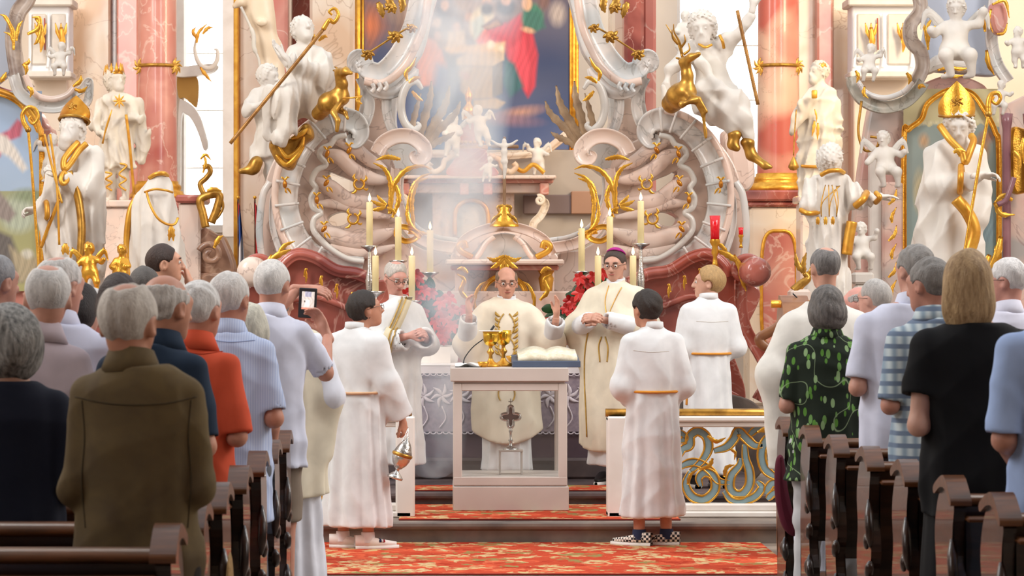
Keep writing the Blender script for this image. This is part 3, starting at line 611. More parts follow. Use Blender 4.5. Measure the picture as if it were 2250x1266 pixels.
def carpet(label, x0, x1, y0, y1, z): T = thing('carpet', label, 'carpet', ((x0+x1)/2, (y0+y1)/2, z)); mesh('pile', *bevbox(x0, x1, y0, y1, z, z+.010, .004), CARP, T, smooth=False); e = MB(); e.add(*bevbox(x0, x1, y0-.02, y0, z, z+.011, .004)); e.build('binding', cloth('7a2418'), T)
carpet('red and gold flowered carpet on the nave floor before the steps', -1.0, 2.1, 16.22, 18.31, 0)
carpet('red and gold flowered carpet on the first step under the white table', -.33, 1.58, 18.50, 19.82, .14)
carpet('strip of red flowered carpet on the upper step behind the white table', -.33, 1.58, 19.95, 20.45, .235)
# ---------------------------------------------------------------- the great marble altar: two mirrored wings of scrollwork
AXP = 1105.0
def mir(pts): return [(2*AXP-p[0],)+tuple(p[1:]) for p in pts]
ALT = thing('marble_altar', 'great rococo marble altar of grey and pink scrolls with gilt leaves behind the candles', 'altar', (.457, 23, .235))
def both(fn):
    for side in (0, 1): fn((lambda p: mir(p)) if side else (lambda p: list(p)), side)
def wing(m, side):
    def sc(name, pts, d, w, mat, prof=MOLD, hb=.6, n=70, tp=None): mb = MB(); scroll(mb, m(pts), d, w, prof, hb, n, tp); return mb.build(name, mat, ALT)
    def sl(name, pts, d, th, mat, holes=(), bev=.012, n=140): V, f = slab(m(pts), d, th, [m(h) for h in holes], bev, n); return mesh(name, V, f, mat, ALT, smooth=False)
    # body plates
    sl('wing_body', [(583, 660), (572, 560), (574, 450), (600, 355), (660, 285), (720, 262), (780, 270), (800, 300), (850, 330), (870, 380), (862, 440), (880, 510), (930, 548), (985, 560), (990, 640), (800, 660)], 23.05, .35, PINKM,
       [[(722, 378), (745, 385), (775, 398), (781, 412), (768, 421), (738, 410)], [(720, 478), (742, 466), (762, 468), (768, 484), (750, 496), (728, 494)]])
    sl('back_plate', [(775, 300), (792, 225), (790, 150), (830, 165), (875, 140), (905, 70), (925, -30), (962, -30), (950, 30), (930, 110), (895, 165), (872, 230), (880, 300), (935, 320), (930, 350), (850, 400), (800, 330)], 23.2, .25, GREYM)
    sl('panel', [(812, 222), (850, 216), (852, 260), (868, 300), (835, 330), (800, 322), (808, 270)], 23.12, .2, PINKM)
    # great banded C scroll with its volute
    main = [(797, 590), (735, 582), (680, 555), (645, 505), (630, 440), (640, 375), (668, 318), (710, 276), (752, 262), (783, 272), (792, 296), (780, 314), (766, 306), (770, 294)]
    sc('great_scroll', main, 22.95, 25, GREYM, FLUTE, .55, 120, (1, .02, .8))
    sc('scroll_rim', [(793, 602), (725, 602), (662, 575), (620, 515), (604, 440), (614, 365), (648, 300), (700, 258), (750, 242)], 22.9, 8, PINKM, ROUND, .9, 90)
    C = cat(np.array(m(main), float), 200)
    for i in range(26, 136, 11):
        p = C[i]; t = C[i+2]-C[i-2]; t = t/np.linalg.norm(t); q = np.array([-t[1], t[0]]); mb = MB(); scroll(mb, [tuple(p-q*27), tuple(p), tuple(p+q*27)], 22.86, 3.2, ROUND, 1.0, 9); mb.build('band', GREYM, ALT)
    # shell cartouche: lobed rim, ribs
    rim = [(762, 297), (738, 303), (726, 318), (708, 326), (702, 342), (716, 362), (696, 374), (685, 397), (694, 414), (684, 434), (688, 456), (705, 468), (690, 482), (689, 506), (708, 530), (738, 555), (768, 570), (800, 575)]
    sc('shell_rim', rim, 22.88, 6.5, M('pale_marble', 'd9d4cc', .3, c2='c9c2ba', scale=2, coat=.3), ROUND, 1.1, 110)
    for r_, w in (([(712, 336), (745, 345), (775, 372), (815, 392), (862, 398)], 17), ([(694, 396), (725, 412), (765, 440), (810, 447), (862, 440)], 18), ([(696, 448), (735, 447), (770, 455), (812, 470), (860, 478)], 12), ([(696, 498), (735, 518), (785, 530), (830, 520), (868, 505)], 19), ([(735, 310), (775, 322), (812, 352), (850, 372)], 15), ([(725, 540), (770, 553), (815, 556), (870, 540)], 13)):
        sc('shell_rib', r_, 22.98, w, PINKM, ROUND, .7, 50, (.25, .1, .6))
    # outer shoulder behind the C
    sc('outer_moulding', [(588, 620), (575, 560), (570, 500), (578, 430), (594, 400)], 22.92, 8, GREYM, ROUND, .8, 40)
    sc('side_panel_rim', [(612, 400), (600, 440), (600, 500), (618, 560), (630, 580)], 22.93, 7, GREYM, FLUTE, .8, 40)
    # upper bracket that frames the picture
    sc('upper_bracket', [(796, 146), (786, 152), (777, 143), (783, 130), (798, 133), (806, 152), (838, 158), (870, 128), (895, 86), (912, 40), (926, -35)], 22.95, 21, GREYM, FLUTE, .55, 110, (.02, 1, .8))
    sc('upper_rim', [(800, 178), (842, 182), (885, 150), (912, 104), (932, 50), (945, -35)], 22.9, 9, PINKM, ROUND, .8, 70)
    sc('bracket_step', [(806, 186), (822, 200), (852, 206), (878, 196), (905, 168), (915, 150)], 22.95, 13, GREYM, MOLD, .7, 60, (.3, .3, .6))
    for k in range(3): sc('bracket_tooth', [(818+k*14, 184-k*2), (822+k*14, 194-k*2), (816+k*14, 203-k*2)], 22.85, 5, GREYM, ROUND, 1.2, 14)
    sc('side_curve', [(792, 170), (806, 200), (812, 235), (802, 270), (782, 292), (770, 300)], 22.98, 12, GREYM, FLUTE, .6, 50)
    sc('panel_side', [(850, 200), (850, 245), (862, 285), (880, 300)], 22.98, 11, GREYM, MOLD, .6, 40)
    sc('oval_ring', [(928, 196), (915, 180), (896, 186), (884, 212), (882, 244), (891, 272), (908, 286), (921, 277), (916, 268)], 22.9, 9, M('pale_marble', 'd9d4cc'), ROUND, .8, 70, (.25, .1, .6))
    sc('inner_volute', [(828, 338), (842, 315), (872, 300), (905, 302), (930, 322), (932, 342), (918, 351), (907, 342), (913, 332)], 22.85, 17, PINKM, FLUTE, .6, 80, (1, .04, .7))
    # moulding round the opening
    sc('opening_moulding', [(872, 370), (868, 410), (876, 455), (900, 505), (945, 535), (1000, 545), (1030, 548)], 22.95, 13, PINKM, FLUTE, .7, 80)
    sc('opening_fillet', [(884, 380), (882, 420), (892, 460), (915, 498), (958, 520), (1005, 528)], 23.0, 5, GREYM, ROUND, .8, 70)
    # gilt: drops, wreaths, fronds
    def gold(name, leaves, d, mat=GOLD):
        for p, w in leaves: mb = MB(); leaf(mb, m(p), d, w, n=16, lobes=4); mb.build('gilt_leaf', mat, ALT)
    for x, y, t in ((719, 338, 20), (767, 330, 30), (717, 402, 35), (696, 439, 0), (712, 503, 40), (626, 405, 0)):
        mb = MB(); a = R(t); sx = -1 if side else 1; c = at(m([(x, y)])[0][0], y, 22.8); k = 22.8/F
        V, f = sphere((0, 0, 0), (5*k, 5*k, 9*k), 12, 9); V = V@rot(0, 0, -t*sx*-1).T; mb.add(V+c, f); mb.build('gilt_drop', M('amber_gilt', 'd08a2c', .3, .6, c2='b06a1c', scale=12), ALT)
        gold('gilt_sprig', [([(x, y-8), (x-5, y-14), (x-9, y-16)], 3.5), ([(x, y-8), (x+5, y-15), (x+10, y-14)], 3.5), ([(x+4, y+8), (x+10, y+14), (x+14, y+22)], 3.5), ([(x+2, y+8), (x+2, y+16), (x+6, y+20)], 3)], 22.82)
    for x, y in ((789, 405), (776, 481)):
        sc('gilt_wreath', list(spiral((x, y), 11, 11, -80, 250, 20)), 22.8, 2.6, GOLD, ROUND, 1, 40)
        gold('gilt_sprig', [([(x+10, y-5), (x+16, y-12), (x+14, y-20)], 4), ([(x-4, y+10), (x-10, y+18), (x-18, y+20)], 4), ([(x-8, y-8), (x-12, y-16), (x-8, y-24)], 4), ([(x+8, y+8), (x+16, y+12), (x+20, y+8)], 3.5)], 22.8)
    fr = [[(858, 470), (865, 410), (890, 375), (925, 365), (948, 372)], [(855, 470), (858, 405), (845, 372), (820, 358)], [(910, 500), (905, 440), (920, 395), (948, 380)], [(940, 515), (910, 505), (895, 470), (900, 420)], [(862, 478), (876, 440), (870, 410), (850, 388)], [(880, 350), (850, 345), (826, 352)], [(900, 425), (915, 400), (940, 392)]]
    for p in fr:
        mb = MB(); leaf(mb, m(p), 22.72, 8, n=40, lobes=9, curl=.7); mb.build('gilt_frond', GOLD, ALT)
    gold('gilt_rosette', [([(848, 452), (830, 448), (815, 440)], 7), ([(848, 455), (830, 460), (816, 462)], 7), ([(850, 450), (835, 438), (828, 428)], 6), ([(850, 456), (862, 462), (870, 470)], 6)], 22.7)
    sc('gilt_ribbon', [(925, 522), (900, 502), (876, 500), (872, 518), (890, 530), (912, 525), (915, 512), (898, 508)], 22.7, 6, GOLD, FLUTE, .8, 60)
    for p, w in (([(918, 330), (930, 270), (945, 215), (948, 178)], 14), ([(922, 330), (950, 280), (978, 230), (988, 188)], 15), ([(925, 335), (960, 290), (1000, 250), (1012, 222)], 13), ([(918, 335), (905, 290), (915, 240), (925, 205)], 11), ([(920, 340), (955, 315), (985, 300), (1000, 290)], 11)):
        mb = MB(); leaf(mb, m(p), 23.35, w, n=40, lobes=7, curl=.55); mb.build('palm_leaf', M('bronze_stucco', 'c4a684', .45, .2, c2='a08468', scale=9, bump=.15), ALT)
    for x, y, q in ((868, 78, 1.5), (905, 60, 1.1), (808, 118, 1.3), (858, 15, 1.2)):        # gilt roses of the garland
        mb = MB()
        for i in range(9):
            a = R(i*40+10*i); rr = (5 if i > 4 else 9)*q; leaf(mb, m([(x, y), (x+rr*.7*math.cos(a), y+rr*.7*math.sin(a)), (x+rr*1.35*math.cos(a+.25), y+rr*1.35*math.sin(a+.25))]), 22.68-(.03 if i > 4 else 0), 6*q, n=9, lobes=1, curl=.9)
        mb.build('gilt_rose', GOLD2, ALT)
    sc('garland_stem', [(800, 122), (835, 100), (868, 78), (890, 65), (908, 55)], 22.75, 2.2, GOLD2, ROUND, 1, 30)
    gold('gilt_hanging_leaves', [([(830, 5), (838, 22), (842, 40)], 12), ([(850, -5), (862, 15), (868, 30)], 13), ([(880, -10), (885, 12), (880, 28)], 12)], 22.7, GOLD2)
    gold('gilt_sprig', [([(895, 178), (892, 160), (905, 145), (915, 125)], 7), ([(898, 182), (912, 172), (925, 170)], 7), ([(905, 200), (918, 215), (930, 222)], 7)], 22.75)
    # red marble shoulder with roll and gilt straps
    sl('red_base', [(540, 640), (590, 610), (620, 582), (660, 566), (700, 578), (745, 602), (800, 620), (880, 640), (900, 900), (590, 900), (600, 760), (560, 700)], 22.75, .5, REDM)
    sc('red_cornice', [(612, 610), (618, 585), (650, 560), (690, 566), (738, 594), (785, 602), (830, 622)], 22.68, 14, REDM, MOLD, .9, 80)
    sc('red_lower_moulding', [(640, 660), (690, 652), (740, 668), (790, 690)], 22.7, 7, REDM, ROUND, .8, 40)
    c = at(m([(560, 600)])[0][0], 598, 22.4); k = 22.4/F; pr = [(.001, -.50), (20*k, -.5), (30*k, -.46), (33*k, -.3), (33*k, .1), (31*k, .3), (.001, .3)]
    V, f = lathe(pr, 28); V = np.stack([V[:, 0], V[:, 2], V[:, 1]], 1)+c; mesh('marble_roll', V, f[:, ::-1], PINKM if side == 0 else REDM, ALT)
    sc('roll_volute', list(spiral((572, 596), 40, 10, 150, 540, 60)), 22.3, 8, REDM, ROUND, .9, 90, (1, .2, .7))
    gold('gilt_strap', [([(598, 560), (585, 585), (578, 620), (570, 640)], 9), ([(590, 575), (612, 560), (640, 548)], 10), ([(585, 585), (565, 575), (548, 578)], 8), ([(610, 560), (625, 540), (648, 530)], 7)], 22.2)
    sc('side_bracket', [(583, 615), (583, 676), (571, 727), (540, 779), (520, 830), (545, 880)], 22.5, 14, REDM, FLUTE, .8, 60)
    sc('lower_scroll', [(600, 700), (640, 740), (660, 800), (640, 860), (590, 880)], 22.55, 22, REDM, MOLD, .5, 60, (.4, .4, .6))
    for i, (x, y) in enumerate(((672, 606), (706, 622), (740, 640), (774, 658))): gold('gilt_key', [([(x, y-12), (x+1, y+4), (x, y+16)], 4), ([(x-4, y+2), (x, y-14), (x+4, y-12)], 4)], 22.68)
    sl('plinth', [(560, 880), (900, 880), (900, 1060), (560, 1060)], 22.45, .9, STONE, n=120)
both(wing)
# middle: tabernacle on the altar
def mid(name, pts, d, w, mat, prof=MOLD, hb=.6, n=70, tp=None): mb = MB(); scroll(mb, pts, d, w, prof, hb, n, tp); return mb.build(name, mat, ALT)
def bxm(name, x0, x1, y0, y1, d, th, mat, b=.012): return mesh(name, *bevbox(*bx(x0, x1, y0, y1, d, th), b), mat, ALT, smooth=False)
mid('tabernacle_arch', [(1002, 560), (1020, 528), (1060, 506), (1108, 498), (1156, 506), (1196, 528), (1214, 560)], 22.5, 11, PINKM, FLUTE, .8)
V, f = slab([(1040, 572), (1048, 545), (1075, 520), (1108, 512), (1141, 520), (1168, 545), (1176, 572)], 22.55, .3, bev=.01); mesh('tabernacle_gable', V, f, GREYM, ALT, smooth=False)
V, f = slab([(1002, 575), (1020, 535), (1060, 512), (1108, 506), (1156, 512), (1196, 535), (1214, 575)], 22.7, .3, bev=.01); mesh('tabernacle_back', V, f, PINKM, ALT, smooth=False)
for s in (-1, 1):
    mid('gable_scroll', [(1108+s*22, 520), (1108+s*40, 535), (1108+s*56, 560), (1108+s*70, 572), (1108+s*80, 562)], 22.42, 6, PINKM, ROUND, .9, 40)
    mid('cornice_scroll', [(1108+s*70, 566), (1108+s*95, 552), (1108+s*100, 540), (1108+s*88, 534), (1108+s*84, 546)], 22.4, 7, GILT, ROUND, .9, 40)
    for w, t, mt in ((13, 0, ROSEM), (9, 4, GOLD)): pass
    mb = MB(); k = 22.4/F; c = at(1108+s*92, 700, 22.4); mb.add(*lathe([(16*k, 0), (16*k, 8*k), (12*k, 12*k), (10*k, 40*k), (14*k, 70*k), (17*k, 88*k), (13*k, 96*k), (18*k, 104*k), (18*k, 112*k), (0.001, 112*k)], 20, (c[0], 22.4, c[2]))); mb.build('tabernacle_column', GILT if s > 0 else PINKM, ALT)
    for p, w in (([(1108+s*78, 660), (1108+s*95, 640), (1108+s*88, 615), (1108+s*104, 602)], 8), ([(1108+s*60, 700), (1108+s*66, 660), (1108+s*55, 630), (1108+s*40, 618)], 6), ([(1108+s*80, 600), (1108+s*92, 590), (1108+s*104, 592)], 7)): mb = MB(); leaf(mb, p, 22.2, w); mb.build('gilt_leaf', GOLD, ALT)
bxm('tabernacle_cornice', 978, 1240, 570, 582, 22.2, .4, PINKM); bxm('tabernacle_frieze', 990, 1228, 582, 594, 22.3, .4, ROSEM); bxm('tabernacle_wall', 1000, 1218, 592, 812, 22.55, .4, PINKM)
mid('niche_arch', [(1060, 720), (1058, 660), (1072, 622), (1108, 606), (1144, 622), (1158, 660), (1156, 720)], 22.45, 6, GOLD, FLUTE, .9); bxm('niche_panel', 1064, 1152, 625, 760, 22.5, .1, GREYM)
mb = MB()
for s in (-1, 1):
    for p, w in (([(1108, 562), (1108+s*20, 572), (1108+s*38, 566)], 8), ([(1108, 566), (1108+s*16, 582), (1108+s*30, 590)], 8), ([(1108, 570), (1108+s*6, 590), (1108+s*4, 604)], 7)): leaf(mb, p, 22.12, w)
mb.build('gilt_keystone', GOLD, ALT)
bxm('altar_step', 895, 1318, 640, 812, 22.3, .6, PINKM); bxm('altar_step', 915, 1300, 700, 812, 22.0, .4, REDM)
# crucifix on its gilt foot
CX = thing('crucifix', 'tall wooden crucifix with pale figure on a gilt foot above the tabernacle', 'crucifix', at(1108, 498, 22.4))
mb = MB(); mb.add(*bevbox(*bx(1105, 1112, 300, 452, 22.38, .05), .008)); mb.add(*bevbox(*bx(1078, 1140, 318, 326, 22.38, .05), .008)); mb.build('cross', M('cross_wood', '9a7a5c', .5, c2='7a5a40', scale=8), CX, smooth=False)
k = 22.36/F; cc = at(1108, 498, 22.4)
mb = MB(); mb.add(*lathe([(32*k, 0), (32*k, 4*k), (26*k, 7*k), (20*k, 12*k), (16*k, 26*k), (10*k, 36*k), (12*k, 42*k), (7*k, 48*k), (.001, 52*k)], 24, cc, .6)); mb.build('foot', GOLD, CX)
for s in (-1, 1):
    mb = MB(); leaf(mb, [(1108+s*6, 470), (1108+s*22, 480), (1108+s*30, 492)], 22.25, 6); leaf(mb, [(1108+s*2, 452), (1108+s*14, 455), (1108+s*12, 468)], 22.25, 5); mb.build('foot_scroll', GOLD2, CX)
def corpus(P0, s, arms):
    pass
f_ = U(ell((0, 0, .42), (.045, .045, .06)), chain([(0, 0, .36), (0, 0, .22), (0, 0, .10), (.015, 0, -.10), (0, 0, -.30)], [.045, .065, .055, .045, .025]), chain([(0, 0, .33), (-.14, 0, .36), (-.25, 0, .44)], [.04, .03, .022]), chain([(0, 0, .33), (.14, 0, .36), (.25, 0, .44)], [.04, .03, .022]), ell((0, 0, .03), (.075, .06, .06)), k=.03)
CXF = thing('tmp', 't', 't', at(1108, 358, 22.3)); o = sdf_mesh('corpus', place(f_, (0, 0, 0), None, .42), (-.15, -.06, -.18), (.15, .06, .24), .0075, PLASTER, CXF); o.parent = CX; o.location = np.array(CXF.location)-np.array(CX.location); bpy.data.objects.remove(CXF)
# ---------------------------------------------------------------- the high altar far behind: painting, base, pyramid with putti
def paint(x0, x1, y0, y1, bgf, shapes, nx=240, ny=180):      # colour field of a picture in its own px plane
    X, Y = np.meshgrid(np.linspace(x0, x1, nx), np.linspace(y0, y1, ny)); C = bgf(X, Y)
    for sh in shapes:
        kind, col, soft = sh[0], np.array(hexc(sh[1])), sh[2]
        if kind == 'e': _, _, _, cx, cy, rx, ry, t = sh; a = R(t); u = (X-cx)*math.cos(a)+(Y-cy)*math.sin(a); v = -(X-cx)*math.sin(a)+(Y-cy)*math.cos(a); d = (np.sqrt((u/rx)**2+(v/ry)**2)-1)*min(rx, ry)
        else:
            P = np.array(sh[3], float); ins = np.zeros(X.shape, bool); d = np.full(X.shape, 1e9)
            for i in range(len(P)):
                (ax, ay), (bx_, by) = P[i], P[(i+1) % len(P)]; t = np.clip(((X-ax)*(bx_-ax)+(Y-ay)*(by-ay))/((bx_-ax)**2+(by-ay)**2+1e-9), 0, 1); d = np.minimum(d, np.hypot(X-ax-t*(bx_-ax), Y-ay-t*(by-ay)))
                cr = (ay > Y) != (by > Y); ins ^= cr & (X < (bx_-ax)*(Y-ay)/(by-ay+1e-9)+ax)
            d = np.where(ins, -d, d)
        w = np.clip(.5-d/(2*soft), 0, 1)[..., None]; fold = 1+.10*np.sin(X*.45+Y*.12+2*np.sin(Y*.07+X*.03))+.05*np.sin(X*1.1-Y*.3); C = C*(1-w)+w*col*fold[..., None]
    return np.clip(C, 0, 1)
def picture(parent, x0, x1, y0, y1, d, C):
    ny, nx = C.shape[:2]; a = at(x0, y0, d); b = at(x1, y1, d); X, Z = np.meshgrid(np.linspace(a[0], b[0], nx), np.linspace(a[2], b[2], ny)); V = np.stack([X, np.full(X.shape, d), Z], -1).reshape(-1, 3)
    return mesh('canvas', V, grid_faces(ny, nx), M('oil_painting', 'ffffff', .5, attr=True), parent, col=C.reshape(-1, 3))
DH = 45.0
HA = thing('altar_painting', 'large altar painting of robed figures round a stone tomb in a gilt frame', 'painting', (.4, DH, pz(345, DH)))
n1 = lambda X, Y: (np.sin(X*.03+1.5*np.sin(Y*.025))+np.sin(Y*.045+X*.015))*.5
bgf = lambda X, Y: np.array(hexc('3c4566'))+(np.clip((140-Y)/200, 0, 1)[..., None])*np.array([.10, .05, .0])+np.clip((Y-180)/180, 0, 1)[..., None]*np.array([.05, .07, .14])+.018*n1(X, Y)[..., None]*np.array([1, .9, .8])
SHP = [('e', '8d6a50', 30, 960, 60, 90, 60, 0), ('e', 'a88a74', 20, 1010, 20, 130, 28, 0), ('e', '5a4a50', 10, 975, 30, 22, 40, 0), ('e', 'c99a78', 3, 978, 12, 9, 12, 0), ('e', '6a4a40', 8, 1000, 62, 22, 40, 0), ('e', 'c89878', 3, 1003, 60, 9, 11, 0), ('p', 'd8c0a0', 4, [(985, 70), (1020, 66), (1024, 112), (980, 112)]),
       ('e', 'c8a488', 3, 960, 52, 9, 13, 20), ('e', '9a8a8a', 8, 1036, 50, 16, 30, 0), ('e', 'c09070', 3, 1030, 38, 8, 10, 0), ('p', 'c97a52', 4, [(925, 90), (950, 78), (968, 110), (985, 150), (975, 190), (930, 185), (915, 150)]), ('e', '6a4434', 4, 950, 72, 17, 14, 0), ('e', 'c09078', 3, 962, 78, 8, 9, 0), ('p', 'cf7a4c', 4, [(930, 120), (970, 110), (975, 185), (920, 190)]),
       ('e', 'd8c8a8', 4, 1058, 50, 26, 38, 15), ('p', 'b6c0b8', 4, [(1036, 50), (1060, 30), (1070, 80), (1045, 105)]), ('p', 'd8685a', 4, [(1045, 90), (1075, 50), (1110, 60), (1105, 110), (1060, 115)]), ('e', 'c49474', 3, 1070, 4, 11, 16, 0), ('e', '4a3634', 5, 1070, 20, 14, 14, 0), ('e', '433030', 5, 1112, 16, 22, 18, 0), ('e', 'c89878', 3, 1112, 0, 11, 12, 0),
       ('p', 'c23a48', 4, [(1100, 60), (1150, 25), (1168, 60), (1182, 120), (1176, 190), (1160, 215), (1140, 180), (1118, 140), (1106, 100)]), ('p', 'd84a58', 5, [(1120, 110), (1150, 80), (1165, 150), (1158, 200), (1140, 180)]), ('p', 'c9404c', 4, [(1070, 62), (1110, 50), (1120, 92), (1080, 100)]), ('p', '6a3a2c', 3, [(1058, 58), (1090, 36), (1106, 54), (1072, 66)]), ('p', 'b08058', 3, [(1064, 60), (1092, 44), (1100, 54), (1074, 64)]),
       ('e', '3f7a62', 5, 1170, 38, 24, 30, 0), ('p', '3c6e60', 5, [(1155, 20), (1185, 25), (1198, 60), (1170, 70), (1150, 60)]), ('e', 'd4a888', 3, 1158, 8, 11, 16, 0), ('e', 'd0a080', 3, 1160, 66, 14, 6, 15), ('p', '3a6468', 5, [(1110, 130), (1130, 140), (1150, 190), (1120, 215), (1105, 180)]),
       ('p', 'c4aa84', 2, [(1003, 130), (1030, 114), (1108, 112), (1108, 132), (1084, 146), (1003, 144)]), ('p', 'ae9470', 2, [(1010, 146), (1083, 146), (1083, 215), (1036, 218), (1010, 200)]), ('p', '7c6e60', 2, [(1083, 146), (1104, 134), (1104, 205), (1083, 215)]), ('p', 'b89c74', 3, [(1040, 220), (1088, 215), (1110, 225), (1095, 240), (1040, 238)]), ('p', 'ddb880', 4, [(975, 105), (1110, 92), (1108, 114), (1030, 116), (990, 118)]),
       ('e', 'f0e0c0', 3, 1078, 98, 9, 9, 0), ('e', 'e8d8b0', 3, 1100, 106, 6, 6, 0), ('p', '5a6a9a', 10, [(960, 140), (1008, 150), (1010, 200), (975, 215), (950, 190)]), ('e', 'b07a60', 4, 1020, 165, 12, 8, 30), ('e', 'b98a78', 8, 1140, 248, 40, 10, -10), ('e', '8a6a78', 8, 1110, 262, 60, 12, 5), ('p', '8f5a4a', 12, [(800, 0), (835, 10), (850, 60), (820, 110), (800, 110)]), ('e', 'c06a40', 10, 815, 55, 14, 22, 0), ('e', '7a5a54', 5, 1195, 2, 12, 18, 0), ('e', 'b0a098', 8, 1225, 30, 16, 24, 0)]
picture(HA, 790, 1262, -45, 330, DH, paint(790, 1262, -45, 330, bgf, SHP))
mb = MB()
for x, w in ((788, 5), (797, 3), (779, 4)): scroll(mb, [(x, -60), (x, 330)], DH-.02-(.06 if w > 4 else 0), w, ROUND, 1, 4)
mb.build('frame', GOLD, HA); mb = MB()
for x, w in ((1261, 5), (1254, 3), (1268, 4)): scroll(mb, [(x, -60), (x, 330)], DH-.02, w, ROUND, 1, 4)
mb.build('frame', GOLD, HA); mb = MB(); scroll(mb, [(780, 335), (1270, 335)], DH-.02, 6, ROUND, 1, 4); mb.build('frame', GOLD, HA)
TB = thing('high_altar', 'distant pink marble high altar with entablature and stepped pyramid seen through the opening', 'altar', (.4, 44, 0))
def hb_(name, x0, x1, y0, y1, d, th, mat, b=.015): return mesh(name, *bevbox(*bx(x0, x1, y0, y1, d, th), b), mat, TB, smooth=False)
hb_('wall', 830, 1420, 330, 1000, 44.2, .5, M('stone_grey_beige', 'bcae9f', .5, c2='a89a8e', scale=1.2)); hb_('dado', 1150, 1420, 428, 470, 44.05, .3, M('brown_band', '7e6a66', .5)); hb_('panel', 1255, 1300, 420, 470, 44.0, .3, M('tan_panel', 'b08468', .5))
hb_('entablature', 850, 1222, 385, 393, 43.0, 1, PINKM); hb_('entablature_lower', 856, 1216, 393, 402, 43.2, .8, ROSEM); hb_('frieze', 862, 1206, 402, 424, 43.4, .6, PINKM)
for x in (880, 1010, 1062, 1186): hb_('console_block', x, x+20, 402, 428, 43.15, .3, ROSEM)
hb_('niche_wall', 950, 1130, 424, 560, 43.7, .5, PINKM)
def hs_(name, pts, d, w, mat, prof=ROUND, hb=.8, n=50, tp=None): mb = MB(); scroll(mb, pts, d, w, prof, hb, n, tp); return mb.build(name, mat, TB)
hs_('niche_frame', [(1000, 520), (1000, 470), (1012, 448), (1036, 440), (1060, 448), (1072, 470), (1072, 520)], 43.5, 5, GILT); V, f = slab([(1004, 520), (1004, 470), (1016, 452), (1036, 446), (1056, 452), (1068, 470), (1068, 520)], 43.6, .05, bev=.005); mesh('niche_relief', V, f, GREYM, TB, smooth=False)
for s, x in ((1, 1186), (-1, 886)): hs_('console', [(x, 436), (x+s*8, 442), (x+s*12, 452), (x+s*2, 474), (x-s*14, 492), (x-s*18, 520)], 43.2, 9, CREAMM, FLUTE, .8, 50, (.2, 1, .6)); hs_('console_volute', list(spiral((x, 440), 11, 2, -120, 420, 40)), 43.1, 4, CREAMM)
hb_('pyramid_step', 993, 1072, 318, 328, 43.0, .6, GILT); V, f = slab([(1012, 318), (1054, 318), (1050, 285), (1044, 262), (1022, 262), (1016, 285)], 43.1, .5, bev=.01, n=60); mesh('pyramid', V, f, ROSEM, TB, smooth=False)
V, f = slab([(985, 385), (998, 350), (1004, 328), (1064, 328), (1072, 352), (1092, 385)], 43.0, .6, bev=.01, n=60); mesh('pyramid_base', V, f, ROSEM, TB, smooth=False)
for i in range(9): V, f = sphere(at(996+i*9.2, 313, 42.95), 4.6*43/F, 10, 7); mesh('gilt_ball', V, f, GOLD, TB)
for s in (-1, 1): hs_('base_scroll', [(1038+s*36, 340), (1038+s*60, 352), (1038+s*66, 368), (1038+s*84, 378), (1038+s*96, 366), (1038+s*90, 358)], 43.0, 6, CREAMM)
mb = MB(); k = 43/F; c = at(1030, 262, 43.0); mb.add(*lathe([(16*k, 0), (10*k, 6*k), (13*k, 14*k), (14*k, 22*k), (8*k, 30*k), (5*k, 36*k), (8*k, 44*k), (9*k, 54*k), (5*k, 62*k), (.001, 72*k)], 18, c)); mb.build('finial', GOLD, TB)
hs_('rear_moulding', [(880, 345), (960, 338), (1040, 345), (1120, 342), (1190, 334), (1225, 312), (1250, 290)], 44.0, 9, CREAMM, MOLD, .8); hs_('festoon', [(1130, 366), (1150, 376), (1172, 362), (1196, 380)], 43.1, 5, GILT)
